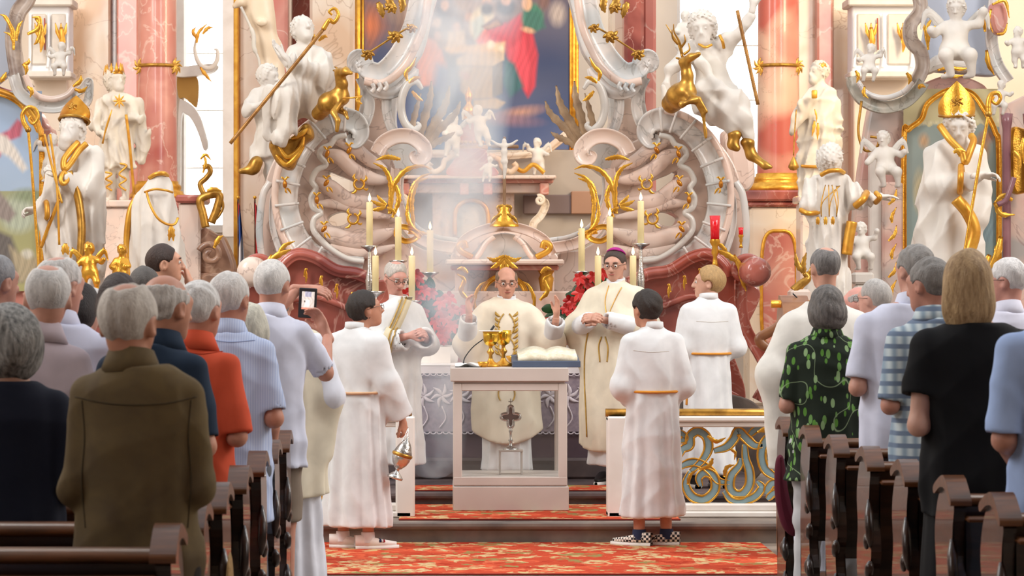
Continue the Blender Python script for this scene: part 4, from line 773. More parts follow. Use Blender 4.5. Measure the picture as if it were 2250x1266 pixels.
# ---------------------------------------------------------------- statues: modelled in metres from px sketches at their own depth
MB0 = MB
class Fig:
    def __init__(s, name, label, d, ox, oy, cat='statue', group=None):
        s.d, s.k, s.ox, s.oy = d, d/F, ox, oy; s.T = thing(name, label, cat, at(ox, oy, d), group); s.ex = []
    def q(s, x, y, dy=0.): return np.array([(x-s.ox)*s.k, dy, (s.oy-y)*s.k])
    def c(s, a, b, ra, rb=None): return cap(s.q(*a), s.q(*b), ra*s.k, (ra if rb is None else rb)*s.k)
    def ch(s, pts, rs, k=6): return chain([s.q(*p) for p in pts], [r*s.k for r in rs], k*s.k)
    def e(s, a, r, Rm=None): return ell(s.q(*a), np.array(r)*s.k, Rm)
    def lo(s, st, **kw): return loft([((s.oy-y)*s.k, rx*s.k, ry*s.k, (cx-s.ox)*s.k, (dy[0] if dy else 0)) for y, rx, ry, cx, *dy in st], **kw)
    def head(s, x, y, dy, yaw, pitch=0, roll=0, hs=1.0, beard=False, female=False, hair='short', seed=1, vol=1.6):
        c = s.q(x, y, dy); Rm = rot(yaw, pitch, roll); f = head_f(female, beard); f = place(f, c, Rm, hs)
        if hair: f = U(f, creased(near_only(place(hair_f(hair, seed, vol), c, Rm, hs), c, .2*hs), .009*hs, (95, 95, 95), seed, 26), k=.006)
        s.hc, s.Rh, s.hs = c, Rm, hs; return near_only(f, c, .20*hs)
    def hand(s, a, fd, n, th=1, sc=1., **kw): s.ex.append(hand_mesh(s.q(*a), fd, n, th, h=max(.0055, 1.7*s.k), s=sc, **kw))
    def make(s, f, x0, x1, y0, y1, dy=.45, mat=None, res=3.0, crease=.008, kk=(14, 14, 9), seed=1, name='figure', parent=None, ex=True, k2=7):
        a, b = s.q(x0, y1, -dy), s.q(x1, y0, dy)
        if crease >= .008 and getattr(s, 'hc', None) is not None: hc_, r_, g_ = A3(*s.hc), .15*s.hs, creased(f, crease*2.1, np.array(kk)*np.array([2.6, 2.6, .75]), seed, k2*.7, True); f0 = f; f = lambda P: (lambda w, d0: d0+(g_(P)-d0)*w)(np.clip((np.sqrt(((P-hc_)**2).sum(1))-r_)/.08, 0, 1), f0(P)); crease = 0
        return sdf_mesh(name, creased(f, crease*1.5, np.array(kk)*np.array([2.6, 2.6, 1.6]), seed, k2, True) if crease >= .008 else (creased(f, crease, kk, seed, k2) if crease else f), a, b, res*s.k, mat or PLASTER, parent or s.T, extra=s.ex if ex else None)
    def w(s, pts): return np.array([s.q(*p)+origin_of(s.T) for p in pts])
    def tube(s, name, pts, r, mat, n=40, m=8, closed=False, parent=None): P = cat(s.w(pts), n, closed); return mesh(name, *tube(P, np.asarray(r)*s.k, m, closed), mat, parent or s.T)
    def leafs(s, name, L, mat, dy): [leaf(MB0(), p, s.d+dy, w, n=16, lobes=3).build(name, mat, s.T) for p, w in L]
    def pedestal(s, hw, mat, name='pedestal', z0=.0):
        o = origin_of(s.T); mb = MB(); w = hw*s.k; mb.add(*bevbox(o[0]-w, o[0]+w, s.d-w*.9, s.d+w*.9, z0, o[2]-.10, .03)); mb.build(name, mat, s.T, smooth=False); mesh('plinth', *bevbox(o[0]-w*1.15, o[0]+w*1.15, s.d-w*1.05, s.d+w*1.05, o[2]-.10, o[2]+.005, .02), mat, s.T, smooth=False)
def mitre(S, x, y, hgt, wid, dy, yaw, mat=GOLD, tilt=0):
    c = S.q(x, y, dy); H_, W_ = hgt*S.k, wid*S.k; n = 24; rows = []
    for face, off in ((1, 1.0), (-1, 1.0)):
        for t in np.linspace(0, 1, 9):
            a = np.linspace(-1, 1, 13); top = (1-np.abs(a))**.85; z = t*H_*(.44+.56*top); wv = W_*(1+.16*np.sin(math.pi*t*.75)); dep = W_*.85*np.sqrt(np.clip(1-a*a, 0, 1))*(1-.72*t)+.004
            rows.append(np.stack([a*wv*(1-.10*t*np.abs(a)), face*dep, z], 1))
    A, B = np.concatenate(rows[:9]), np.concatenate(rows[9:]); f = grid_faces(9, 13); Rm = rot(yaw, tilt); V = np.vstack([A, B])@Rm.T+c+origin_of(S.T)
    o = mesh('mitre', V, [f, f[:, ::-1]+len(A)], mat, S.T); a = np.linspace(0, 2*math.pi, 28, endpoint=False)
    P = np.stack([W_*1.02*np.cos(a), W_*.88*np.sin(a), np.full(28, .012)], 1)@Rm.T+c+origin_of(S.T); mesh('mitre_band', *tube(P, 3.2*S.k, 6, True, up=(0, .02, 1)), GOLD2, o)
    for s in (1, -1):
        e = MB()
        for t in (0, 60, 120, 180, 240, 300): P = np.array([[0, s*(W_*.62), H_*.42], [.20*W_*math.cos(R(t)), s*(W_*.62+.004), H_*.42+.2*W_*math.sin(R(t))], [.36*W_*math.cos(R(t+25)), s*W_*.58, H_*.42+.36*W_*math.sin(R(t+25))]])@Rm.T+c+origin_of(S.T); e.add(*tube(cat(P, 8), .05*W_, 5))
        e.build('mitre_embroidery', GOLD2, o)
    return o
# left bishop saint
B1 = Fig('bishop_statue', 'white bishop statue with orange gold mitre looking up and holding a crozier on the left', 22.3, 165, 735); s = B1
f = U(s.lo([(735, 62, 50, 165), (600, 66, 52, 168), (520, 62, 50, 172), (430, 55, 45, 178), (370, 50, 38, 180), (335, 44, 30, 176), (315, 22, 20, 168), (305, 15, 15, 164)], n=7, amps=[(0, .07), (1.2, .05), (1.5, 0), (2, 0)], ph=1), s.ch([(205, 345, 0), (190, 420, -.12), (148, 395, -.26)], [26, 30, 17]), s.ch([(140, 345, 0), (122, 420, -.08), (95, 462, -.16)], [26, 28, 18]), s.c((95, 462, -.16), (130, 560, -.10), 16, 30), s.c((165, 330, -.02), (160, 290, -.05), 15, 15), k=.06)
f = U(f, s.head(158, 292, -.06, 165, 24, 0, 1.12, beard=True, vol=2), s.e((148, 320, -.17), (14, 9, 16)), k=.012)
s.hand((140, 390, -.28), (-.5, -.5, .6), (-.6, .3, -.5), 1, 1.05, curl=(40, 50, 40)); s.hand((90, 462, -.18), (-1, -.2, 0), (0, -.3, -1), -1, 1.05, curl=(40, 50, 40))
s.make(f, 60, 260, 235, 740, .42); mitre(s, 163, 268, 60, 33, -.01, 165, M('orange_gold', 'e0a040', .3, .9, c2='c07a24', scale=9, bump=.1), 20); s.pedestal(66, PINKM)
s.tube('stole_edge', [(196, 318, -.17), (180, 335, -.20), (165, 360, -.24), (152, 375, -.27), (150, 355, -.25), (162, 335, -.21), (178, 315, -.16)], 7, GILT, 40); s.tube('cope_border', [(160, 380, -.25), (178, 430, -.22), (188, 500, -.24), (185, 580, -.26)], [9]*30, GOLD2, 30)
s.tube('cuff', [(160, 398, -.30), (152, 382, -.30), (146, 398, -.34), (152, 408, -.34)], 5, GILT, 20, closed=True); s.tube('cuff', [(112, 450, -.24), (104, 448, -.12), (106, 476, -.14), (114, 478, -.26)], 6, GILT, 20, closed=True); s.tube('hem', [(98, 545, -.20), (115, 500, -.22), (128, 470, -.24), (140, 440, -.26)], 4, GILT, 30)
CRZ = thing('crozier', 'gilt crozier with curled head leaning before the left painted panel', 'crozier', at(90, 600, 22.0))
def crozier(T, pts, d, r, crook):
    mesh('staff', *tube(cat(ats(pts, d), 30), r*d/F, 8), GOLD, T); mesh('crook', *tube(cat(ats(crook, d), 60), np.linspace(1.25, .5, 60)*r*d/F*1.5, 8), GOLD, T); V, f = sphere(at(*pts[0], d), 2.2*r*d/F, 12, 9); mesh('knop', V, f, GOLD2, T)
crozier(CRZ, [(62, 285), (72, 400), (86, 600)], 21.95, 3.2, [(62, 285), (52, 268), (50, 250), (62, 236), (78, 240), (84, 258), (74, 272), (64, 264), (68, 254)])
for p, nm in (([(112, 300), (128, 370), (150, 450)], 'staff'), ([(124, 300), (134, 370), (140, 430), (144, 540)], 'ribbon_cord')): s.tube(nm, [(x, y, -.36) for x, y in p], 2.6, GILT, 30, parent=B1.T)
s.leafs('tassel', [([(144, 535), (140, 548), (138, 560)], 8), ([(144, 535), (147, 550), (150, 560)], 8)], GILT, -.36)
# right bishop saint
B2 = Fig('bishop_statue', 'white bishop statue with tall gold mitre and cope gazing down before the right painted panel', 21.5, 2090, 735); s = B2
f = U(s.lo([(735, 78, 58, 2085), (600, 80, 58, 2080), (500, 74, 54, 2082), (400, 62, 48, 2085), (345, 52, 38, 2092), (318, 42, 28, 2098), (300, 18, 18, 2102)], n=8, amps=[(0, .07), (1.2, .05), (1.6, 0), (2, 0)], ph=2.2), s.ch([(2055, 340, 0), (2058, 410, -.10), (2110, 402, -.24), (2135, 392, -.30)], [28, 32, 22, 15]), s.ch([(2145, 345, 0), (2158, 420, .0), (2150, 480, -.05)], [24, 26, 26]), s.c((2100, 320, 0), (2100, 290, -.02), 16, 16), k=.06)
f = U(f, s.head(2104, 282, -.04, 170, -14, 0, 1.12, beard=True, vol=2.2, hair='wavy'), k=.012); s.hand((2138, 390, -.32), (1, -.3, .1), (0, -.2, -1), 1, 1.05, curl=(25, 35, 30))
s.make(f, 1985, 2200, 215, 740, .42, seed=4); mitre(s, 2101, 258, 80, 37, -.02, 172, GOLD, -6); s.pedestal(72, PINKM)
s.tube('cope_border', [(2060, 278, -.10), (2078, 310, -.18), (2102, 338, -.22), (2108, 360, -.24), (2120, 335, -.22), (2130, 312, -.17), (2128, 300, -.12)], 8, GILT, 40); s.tube('cope_lining', [(2085, 440, -.30), (2110, 470, -.30), (2125, 510, -.30), (2112, 560, -.30)], [14]*30, GILT, 30); s.tube('cuff', [(2100, 368, -.22), (2092, 395, -.36), (2098, 425, -.22), (2108, 395, -.12)], 7, GILT, 24, closed=True)
s.leafs('clasp', [([(2095, 335), (2108, 330), (2122, 333)], 8), ([(2108, 325), (2108, 335), (2108, 345)], 8)], GOLD, -.30)
C2 = thing('crozier', 'gilt crozier with ornate head held by the right bishop statue', 'crozier', at(2110, 600, 21.1)); crozier(C2, [(2172, 250), (2145, 400), (2112, 600)], 21.1, 3.6, [(2172, 250), (2172, 225), (2178, 208), (2192, 204), (2198, 216), (2190, 228), (2180, 222), (2184, 212)])
# crowned king
K = Fig('king_statue', 'white statue of a crowned king in armour holding a sceptre beside the red column', 40, 255, 442); s = K
f = U(s.lo([(372, 42, 34, 258), (330, 40, 32, 256), (290, 36, 28, 256), (250, 34, 26, 256), (228, 36, 24, 256), (212, 28, 18, 258), (202, 12, 12, 258)], n=8, amps=[(0, .08), (.9, .06), (1.3, 0)], ph=1.2), s.ch([(226, 228, 0), (208, 275, -.1), (232, 300, -.25)], [15, 14, 8]), s.ch([(288, 228, 0), (302, 262, -.1), (283, 262, -.28)], [15, 13, 8]), s.ch([(246, 350, 0), (243, 395, -.1), (245, 436, -.05)], [16, 13, 8]), s.ch([(268, 350, 0), (272, 395, -.05), (274, 436, -.1)], [16, 13, 8]), s.ch([(300, 230, .1), (312, 300, .1), (308, 350, .05)], [16, 18, 12]), s.c((258, 210, 0), (256, 190, 0), 9, 9), s.e((258, 222, -.05), (38, 26, 18)), s.e((242, 440, -.15), (8, 16, 5)), s.e((274, 440, -.2), (8, 16, 5)), k=.06)
f = U(f, s.head(254, 178, -.02, -140, 8, 0, 1.45, beard=True, vol=2.4, hair='wavy'), k=.012); s.make(f, 185, 330, 150, 446, .45, PLASTER2, 2.6, .012, (9, 9, 6)); s.pedestal(46, PINKM)
a = np.linspace(0, 2*math.pi, 40, endpoint=False); P = np.array([s.hc+s.Rh@np.array([.115*math.cos(t), -.03+.135*math.sin(t), .10]) for t in a])+origin_of(s.T); mb = MB(); mb.add(*tube(P, .022, 6, True, up=(0, .02, 1)))
for t in range(0, 40, 4): p = P[t]; mb.add(*tube(np.array([p, p+np.array([0, 0, .06]), p+np.array([0, 0, .15])]), np.array([.035, .028, .004]), 6, up=(0, 1, 0)))
mb.build('crown', GILT, s.T); s.tube('sceptre', [(254, 245, -.42), (240, 285, -.36), (231, 318, -.3)], [1, 2, 2.5, 2, 1.5, 2.5], GILT, 6); s.tube('walking_staff', [(283, 255, -.34), (290, 320, -.3), (298, 428, -.2)], 3.2, GILT, 12); s.leafs('star_badge', [([(262, 222), (262+8*math.cos(R(t)), 222+9*math.sin(R(t))), (262+15*math.cos(R(t)), 222+17*math.sin(R(t)))], 3) for t in range(0, 360, 45)], GILT, -.50)
s.tube('boot_lacing', [(236, 380, -.24), (250, 384, -.25), (237, 395, -.24), (250, 402, -.22), (238, 412, -.2), (250, 420, -.2)], 2.2, GILT, 40); s.tube('boot_lacing', [(264, 360, -.2), (282, 366, -.22), (266, 384, -.22), (281, 396, -.22), (266, 408, -.22), (281, 420, -.22)], 2.2, GILT, 40)
# cope statue seen from behind
CP = Fig('cope_statue', 'white statue in a long gold edged cope turned away from the nave', 21.9, 348, 735); s = CP
f = U(s.lo([(735, 82, 55, 352), (600, 66, 48, 348), (520, 58, 44, 342), (450, 48, 38, 338), (420, 38, 32, 342), (398, 27, 25, 348), (384, 20, 20, 350), (376, 17, 17, 350)], n=7, amps=[(0, .05), (1., .04), (1.25, 0), (2, 0)], ph=.5, rnd=.05), s.e((345, 395, .10), (16, 16, 16)), k=.05)
s.make(f, 255, 445, 360, 740, .35, seed=7); s.pedestal(72, PINKM)
s.tube('collar', [(330, 392, -.06), (345, 384, -.10), (362, 382, -.09), (368, 386, .0)], 5, GILT, 20); s.tube('cord', [(327, 424, -.17), (336, 452, -.20), (352, 480, -.22), (372, 494, -.21), (388, 494, -.17), (395, 480, -.14)], 2.8, GILT, 40); s.tube('shoulder_trim', [(322, 424, -.15), (345, 418, -.19), (368, 420, -.17), (382, 424, -.1)], 2.6, GILT, 24); s.tube('cope_border', [(300, 430, .02), (285, 470, -.02), (279, 540, -.02), (290, 610, -.05)], 7, GILT, 30)
s.leafs('tassel', [([(376, 496), (374, 512), (371, 530)], 8), ([(376, 496), (379, 512), (381, 530)], 8)], GILT, -.24)
# seated saint with crozier, hind
G1 = Fig('seated_saint_statue', 'white seated saint statue with praying hands and long staff above the left scroll', 22.7, 650, 262); s = G1
f = U(s.lo([(245, 52, 38, 665), (200, 50, 36, 672), (160, 48, 32, 675), (125, 40, 26, 672), (104, 22, 17, 668), (96, 14, 14, 668)], n=6, amps=[(0, .04), (.4, 0), (1, 0)]), s.ch([(690, 215, 0), (640, 205, -.28), (622, 225, -.36)], [36, 34, 28]), s.ch([(680, 230, 0), (635, 232, -.22), (604, 215, -.24)], [34, 30, 26]), s.ch([(625, 225, -.36), (632, 290, -.36), (622, 305, -.36)], [28, 24, 22]), s.ch([(606, 220, -.24), (605, 275, -.24), (600, 298, -.24)], [26, 19, 17]), s.ch([(640, 125, -.02), (660, 160, -.2), (632, 135, -.34)], [20, 20, 10]), s.ch([(708, 130, 0), (710, 165, -.15), (650, 142, -.34)], [24, 28, 12]), s.c((720, 170, 0), (735, 215, .05), 20, 14), s.e((672, 120, .02), (46, 24, 18)), k=.07)
f = U(f, s.head(667, 68, -.02, -155, 26, 0, 1.06, hair='short', vol=1.2), s.c((668, 105, 0), (668, 85, 0), 14, 13), k=.02); s.hand((628, 138, -.36), (-.55, -.1, .8), (.8, -.3, .3), 1, 1.05, curl=(5, 8, 8)); s.hand((636, 140, -.36), (-.55, -.1, .8), (-.8, .3, -.3), -1, 1.05, curl=(5, 8, 8))
s.make(f, 565, 770, 20, 335, .5, seed=3, crease=.012, kk=(10, 10, 7)); s.tube('staff', [(515, 322, -.45), (640, 170, -.45), (715, 75, -.4)], 4, M('staff_wood', 'b5813f', .4, .3, c2='8a5c28', scale=14), 30); s.tube('staff_head', [(715, 75, -.4), (728, 55, -.4), (738, 60, -.4), (748, 44, -.4), (740, 30, -.4), (728, 36, -.4), (734, 44, -.4)], np.linspace(5.5, 2.5, 50), GOLD, 50)
s.leafs('gilt_collar_leaf', [([(688, 100), (690, 82), (684, 70)], 6), ([(700, 90), (712, 80), (720, 82)], 6)], GILT, .1)
V, f2 = slab([(590, 320), (600, 305), (640, 300), (665, 272), (682, 276), (688, 300), (668, 318), (655, 345), (640, 372), (615, 365), (600, 345)], 22.48, .25, bev=.05, n=80); GR = thing('gilt_drapery', 'gilded cloth and rocks under the feet of the left seated saint', 'drapery', at(640, 340, 22.6)); mesh('cloth_swag', V, f2, GOLD2, GR, smooth=False)
for p in ([(612, 322), (632, 345), (660, 325), (668, 300)], [(606, 340), (628, 362), (650, 345), (668, 322)], [(640, 305), (660, 296), (676, 282)]): mb = MB(); scroll(mb, p, 22.46, 6, ROUND, 1, 30, (.2, .2, .6)); mb.build('fold', GOLD, GR)
# kneeling companion with gilt boot
C1 = Fig('companion_statue', 'small white companion statue with curly hair and gilt boot behind the left seated saint', 23.8, 590, 380); s = C1
f = U(s.lo([(350, 36, 26, 585), (300, 32, 26, 590), (250, 28, 24, 585), (215, 32, 22, 582), (198, 26, 17, 584), (188, 11, 11, 590)], n=6, amps=[(0, .08), (.5, .04), (.7, 0)]), s.ch([(558, 210, 0), (545, 245, -.1), (590, 230, -.25)], [15, 15, 9]), s.ch([(570, 340, 0), (556, 360, -.1), (548, 372, -.1)], [15, 12, 10]), s.ch([(600, 340, 0), (592, 375, 0), (590, 405, 0)], [15, 12, 8]), s.c((588, 195, 0), (590, 180, 0), 9), k=.05); f = U(f, s.head(592, 170, 0, -120, -5, 0, .86, hair='wavy', vol=1.4), k=.012); s.make(f, 520, 640, 140, 418, .35, seed=9)
f = U(s.ch([(560, 365, -.12), (556, 374, -.12), (532, 378, -.14)], [13, 11, 6], 8), s.c((566, 358, -.12), (562, 370, -.12), 14, 13), k=.02); s.make(f, 515, 585, 340, 395, .3, GOLD2, 2.2, 0, name='boot', ex=False)
# torso of a stripped martyr higher up on the pier
MT = Fig('martyr_statue', 'pale stone torso with raised arm and flying ribbon high on the left pier', 25.2, 585, 180); s = MT
f = U(s.lo([(180, 22, 18, 605), (140, 26, 20, 600), (100, 30, 22, 590), (70, 28, 20, 580), (30, 34, 22, 570), (-10, 36, 22, 562), (-30, 20, 14, 560)], rnd=.05), s.ch([(545, -20, 0), (530, 8, -.1), (518, 16, -.1)], [14, 10, 6]), s.ch([(590, 150, 0), (610, 190, -.1), (612, 235, 0)], [20, 18, 10]), s.e((577, 52, -.14), (13, 8, 10)), k=.05); s.make(f, 505, 650, -50, 260, .35, M('cream_flesh_stucco', 'ecd6b8', .4, c2='dcc0a0', scale=2), crease=.003)
s.tube('ribbon', [(533, 20, -.2), (545, 45, -.2), (560, 80, -.2), (562, 110, -.2), (572, 135, -.2), (575, 160, -.2)], [3]*10+[5]*10+[3]*10, PLASTER2, 30)
# deer of gold
def deer(name, label, d, ox, oy, body, neck, hd, legs, antl, ears, tail=None):
    S = Fig(name, label, d, ox, oy, 'deer statue'); fs = [S.ch(*body), S.ch(*neck), S.ch(*hd)]+[S.ch(*l, k=4) for l in legs]+[S.c(*e) for e in ears]; f = U(*fs, k=.035); S.make(f, ox-90, ox+90, oy-220, oy+80, .35, GOLD2, 2.2, .004, (20, 20, 20))
    for a in antl: S.tube('antler', a, np.linspace(3.2, 1.0, 24), GOLD2, 24, 6)
    return S
D1 = deer('golden_hind', 'golden hind with an arrow in its breast beside the left seated saint', 22.3, 745, 262, ([(700, 248, .1), (722, 225, 0), (748, 215, -.05)], [16, 22, 20]), ([(750, 212, -.05), (752, 185, -.08), (748, 165, -.1)], [17, 12, 11]), ([(748, 163, -.1), (762, 160, -.18), (774, 166, -.24)], [11, 8, 5]), [([(750, 225, -.1), (735, 250, -.16), (745, 268, -.2), (742, 290, -.2)], [9, 7, 5, 5]), ([(735, 235, -.02), (760, 250, -.1), (765, 262, -.12)], [9, 6, 4])], [[(745, 158, -.06), (740, 150, -.05), (735, 148, -.04)]], [((745, 158, -.08), (732, 156, -.06), 5, 2), ((752, 158, -.05), (760, 148, -.02), 4, 2)])
D1.tube('arrow', [(755, 221, -.25), (775, 221, -.3), (790, 219, -.3)], 1.8, GILT, 8); D1.leafs('arrow_feather', [([(782, 220), (790, 214), (796, 210)], 5), ([(782, 220), (790, 226), (796, 228)], 5)], GILT, -.3)
D2 = deer('golden_stag', 'golden stag with antlers rearing beside the right seated saint', 22.4, 1500, 245, ([(1478, 225, .12), (1492, 210, 0), (1506, 205, -.08)], [22, 26, 22]), ([(1506, 200, -.08), (1508, 165, -.1), (1502, 142, -.1)], [17, 12, 11]), ([(1500, 138, -.1), (1515, 130, -.18), (1530, 124, -.24)], [11, 8, 5]), [([(1512, 218, -.15), (1528, 225, -.2), (1540, 255, -.22), (1546, 305, -.2)], [10, 8, 5, 4]), ([(1505, 225, -.1), (1495, 232, -.18), (1530, 222, -.25), (1546, 250, -.25)], [9, 7, 5, 4])], [[(1498, 128, -.08), (1490, 100, -.06), (1478, 80, -.05), (1462, 55, -.05)], [(1488, 98, -.06), (1476, 86, -.1), (1474, 68, -.12)], [(1496, 120, -.1), (1490, 95, -.12), (1478, 75, -.16), (1476, 58, -.18)], [(1493, 108, -.1), (1502, 95, -.15), (1500, 80, -.15)], [(1500, 122, -.1), (1512, 112, -.12), (1510, 98, -.12)]], [((1500, 133, -.06), (1486, 128, -.03), 5, 2), ((1506, 132, -.04), (1510, 122, 0), 4, 2)])
# right seated saint
G2 = Fig('seated_saint_statue', 'white seated bearded saint statue with raised arm and staff above the right scroll', 22.8, 1570, 262); s = G2
f = U(s.lo([(245, 48, 38, 1575), (205, 46, 36, 1568), (160, 42, 30, 1560), (120, 42, 26, 1552), (100, 34, 20, 1548), (86, 14, 14, 1545)], n=6, amps=[(0, .04), (.5, 0), (1, 0)]), s.ch([(1588, 95, 0), (1618, 75, -.05), (1645, 35, -.1), (1652, 18, -.1)], [20, 17, 12, 8]), s.ch([(1515, 112, 0), (1468, 160, -.1), (1458, 205, -.15)], [20, 18, 11]), s.ch([(1590, 232, 0), (1620, 232, -.28), (1625, 260, -.32)], [34, 28, 22]), s.ch([(1570, 240, 0), (1590, 245, -.3), (1595, 285, -.3)], [34, 28, 20]), s.ch([(1625, 262, -.32), (1632, 300, -.3), (1634, 325, -.3)], [20, 14, 11]), s.ch([(1597, 280, -.3), (1602, 305, -.3), (1605, 320, -.3)], [17, 12, 10]), s.ch([(1530, 120, -.15), (1555, 180, -.26), (1600, 225, -.34)], [10, 16, 20]), s.ch([(1545, 200, -.2), (1560, 255, -.25), (1590, 270, -.2)], [26, 24, 20]), k=.06)
f = U(f, s.head(1541, 66, -.05, 170, -6, 6, 1.16, beard=True, hair='wavy', vol=1.6), s.c((1545, 100, 0), (1543, 80, -.02), 14), k=.015); s.hand((1652, 14, -.1), (.2, 0, 1), (-.3, -1, 0), 1, 1.1, curl=(5, 10, 10), sp=.06) if False else s.hand((1652, 14, -.1), (.2, 0, 1), (-.3, -1, 0), 1, 1.1, curl=(5, 10, 10), spread=.06); s.hand((1458, 208, -.15), (.15, -.2, -1), (.6, 1, 0), 1, 1.05, curl=(15, 20, 15))
s.make(f, 1440, 1690, -30, 345, .5, seed=5, crease=.012, kk=(10, 10, 7)); s.tube('neck_trim', [(1532, 100, -.14), (1545, 108, -.18), (1560, 102, -.15)], 3, GILT, 16); s.tube('sleeve_band', [(1578, 80, -.12), (1584, 95, -.14), (1588, 108, -.1)], 3.5, GILT, 14)
for p in ([(1606, 300, -.3), (1602, 322, -.3), (1610, 330, -.32)], [(1634, 318, -.3), (1642, 345, -.3), (1670, 368, -.36), (1682, 372, -.38)]): s.make(U(s.ch(p, [14, 11, 8, 4][:len(p)], 8), s.e(p[0], (15, 15, 8)), k=.02), 1570, 1700, 275, 390, .55, GOLD2, 2.4, 0, name='boot', ex=False)
s.tube('staff', [(1613, 30, -.25), (1635, 130, -.25), (1658, 235, -.25)], 4, M('staff_wood', 'b5813f'), 20)
V, f2 = slab([(1590, 290), (1620, 285), (1650, 320), (1660, 390), (1640, 420), (1608, 400), (1595, 340)], 23.41, .35, bev=.06, n=70); RK = thing('stucco_rock', 'pink and grey rock under the boots of the right seated saint', 'rock', at(1625, 400, 23.2)); mesh('rock_face', V, f2, PINKM, RK, smooth=False)
# statue with censer by the right column
PS = Fig('bearded_saint_statue', 'white bearded saint statue with gold cap and hanging censer beside the right column', 40, 1800, 432); s = PS
f = U(s.lo([(432, 44, 34, 1800), (380, 48, 36, 1798), (320, 46, 34, 1798), (260, 38, 30, 1800), (215, 34, 26, 1804), (198, 30, 20, 1806), (186, 14, 13, 1804)], n=9, amps=[(0, .09), (1., .06), (1.4, 0)], ph=.4), s.ch([(1780, 208, 0), (1762, 245, -.12), (1752, 232, -.3)], [15, 16, 9]), s.ch([(1825, 212, 0), (1838, 265, 0), (1835, 320, .05)], [15, 18, 16]), s.ch([(1775, 225, -.2), (1745, 262, -.2), (1738, 290, -.2)], [14, 14, 10]), s.c((1804, 195, 0), (1802, 170, 0), 9), k=.06); f = U(f, s.head(1798, 160, 0, 118, 2, 0, 1.4, beard=True, vol=1.4), s.e((1789, 176, -.02), (8, 9, 9)), k=.012); s.make(f, 1715, 1865, 130, 436, .45, PLASTER2, 2.6, .012, (9, 9, 6), seed=2); s.pedestal(46, PINKM)
s.make(s.e((1803, 147, 0), (15, 17, 12)), 1780, 1825, 130, 158, .3, GILT, 1.6, 0, name='cap', ex=False); s.tube('censer_chain', [(1742, 245, -.4), (1738, 300, -.4), (1736, 345, -.4)], 1.5, GOLD2, 12); k = s.k; mb = MB(); mb.add(*lathe([(.001, 0), (8*k, 2*k), (12*k, 8*k), (10*k, 14*k), (7*k, 20*k), (2*k, 30*k), (.001, 32*k)], 16, s.q(1736, 378, -.4)+origin_of(s.T))); mb.build('censer', GOLD2, s.T); s.tube('hem_fringe', [(1758, 366, -.16), (1775, 368, -.24), (1800, 368, -.26), (1825, 366, -.2)], 3.4, GILT, 30); s.leafs('tassel', [([(1790, 265), (1788, 282), (1784, 300)], 5), ([(1797, 270), (1797, 288), (1796, 308)], 5), ([(1790, 240), (1794, 255), (1794, 270)], 3)], GILT, -.32); mb = MB(); mb.add(*bevbox(*bx(1784, 1796, 198, 216, 39.55, .06), .01)); mb.build('breast_plate', GILT, s.T)
# deacon saint seen from behind
DS = Fig('deacon_statue', 'white deacon saint statue seen from behind with gold tassels and fringed sleeves', 21.6, 1822, 735); s = DS
f = U(s.lo([(735, 56, 44, 1820), (600, 48, 40, 1818), (520, 44, 36, 1818), (450, 42, 34, 1820), (410, 44, 30, 1824), (390, 36, 24, 1828), (376, 16, 16, 1830)], n=7, amps=[(0, .06), (1., .04), (1.2, 0)], ph=2), s.ch([(1786, 405, 0), (1776, 455, -.05), (1778, 482, -.05)], [20, 22, 13]), s.ch([(1862, 408, 0), (1885, 440, -.05), (1915, 436, -.05), (1930, 432, -.05)], [20, 24, 15, 9]), s.c((1830, 385, 0), (1830, 360, 0), 13), k=.05); f = U(f, s.head(1828, 352, 0, -40, 4, 0, 1.0, hair='wavy', vol=.8), k=.012); s.hand((1926, 434, -.05), (1, -.1, .1), (0, 0, -1), 1, 1.0, curl=(12, 15, 10)); s.make(f, 1745, 1955, 315, 740, .36, seed=11); s.pedestal(56, PINKM)
s.tube('collar', [(1800, 386, -.1), (1815, 378, -.14), (1838, 376, -.13), (1852, 380, -.05)], 5, GILT, 20); s.tube('sleeve_fringe', [(1755, 462, -.1), (1770, 470, -.16), (1795, 468, -.1)], 5.5, GILT, 16); s.tube('sleeve_fringe', [(1872, 455, -.16), (1888, 440, -.2), (1900, 425, -.1)], 8, GILT, 16)
for i, x in enumerate((1797, 1814, 1830)): s.tube('cord', [(1808+i*7, 408, -.15), (x, 450, -.19), (x, 478, -.2)], 1.2, GOLD2, 14); s.tube('cord', [(1840-i*4, 410, -.14), (x+4, 445, -.19), (x, 478, -.2)], 1.2, GOLD2, 14); s.leafs('tassel', [([(x, 476), (x-1, 486), (x-2, 494)], 5), ([(x, 476), (x+1, 486), (x+2, 494)], 5)], GILT, -.21)
s.tube('hip_fringe', [(1868, 488, -.1), (1862, 520, -.1), (1856, 560, -.1)], [12]*20, GILT, 20); s.tube('cuff', [(1918, 425, -.15), (1924, 436, -.2), (1920, 446, -.1)], 6, GILT, 12)
DR = thing('golden_dragon', 'small golden dragon head and wing crouching at the foot of the deacon statue', 'dragon', at(1758, 620, 21.3)); mb = MB()
for p, w in (([(1765, 600), (1752, 580), (1748, 556)], 9), ([(1768, 605), (1765, 580), (1772, 555)], 9), ([(1770, 612), (1785, 590), (1788, 570)], 8)): leaf(mb, p, 21.3, w, lobes=4)
mb.build('wing', GOLD2, DR); V, f2 = tube(cat(ats([(1745, 640), (1760, 625), (1775, 612), (1768, 600)], 21.3), 24), np.linspace(12, 6, 24)*21.3/F, 10); mesh('body', V, f2, GOLD2, DR); mesh('pedestal', *bevbox(*bx(1738, 1782, 636, 1090, 21.25, .25), .02), PINKM, DR, smooth=False)
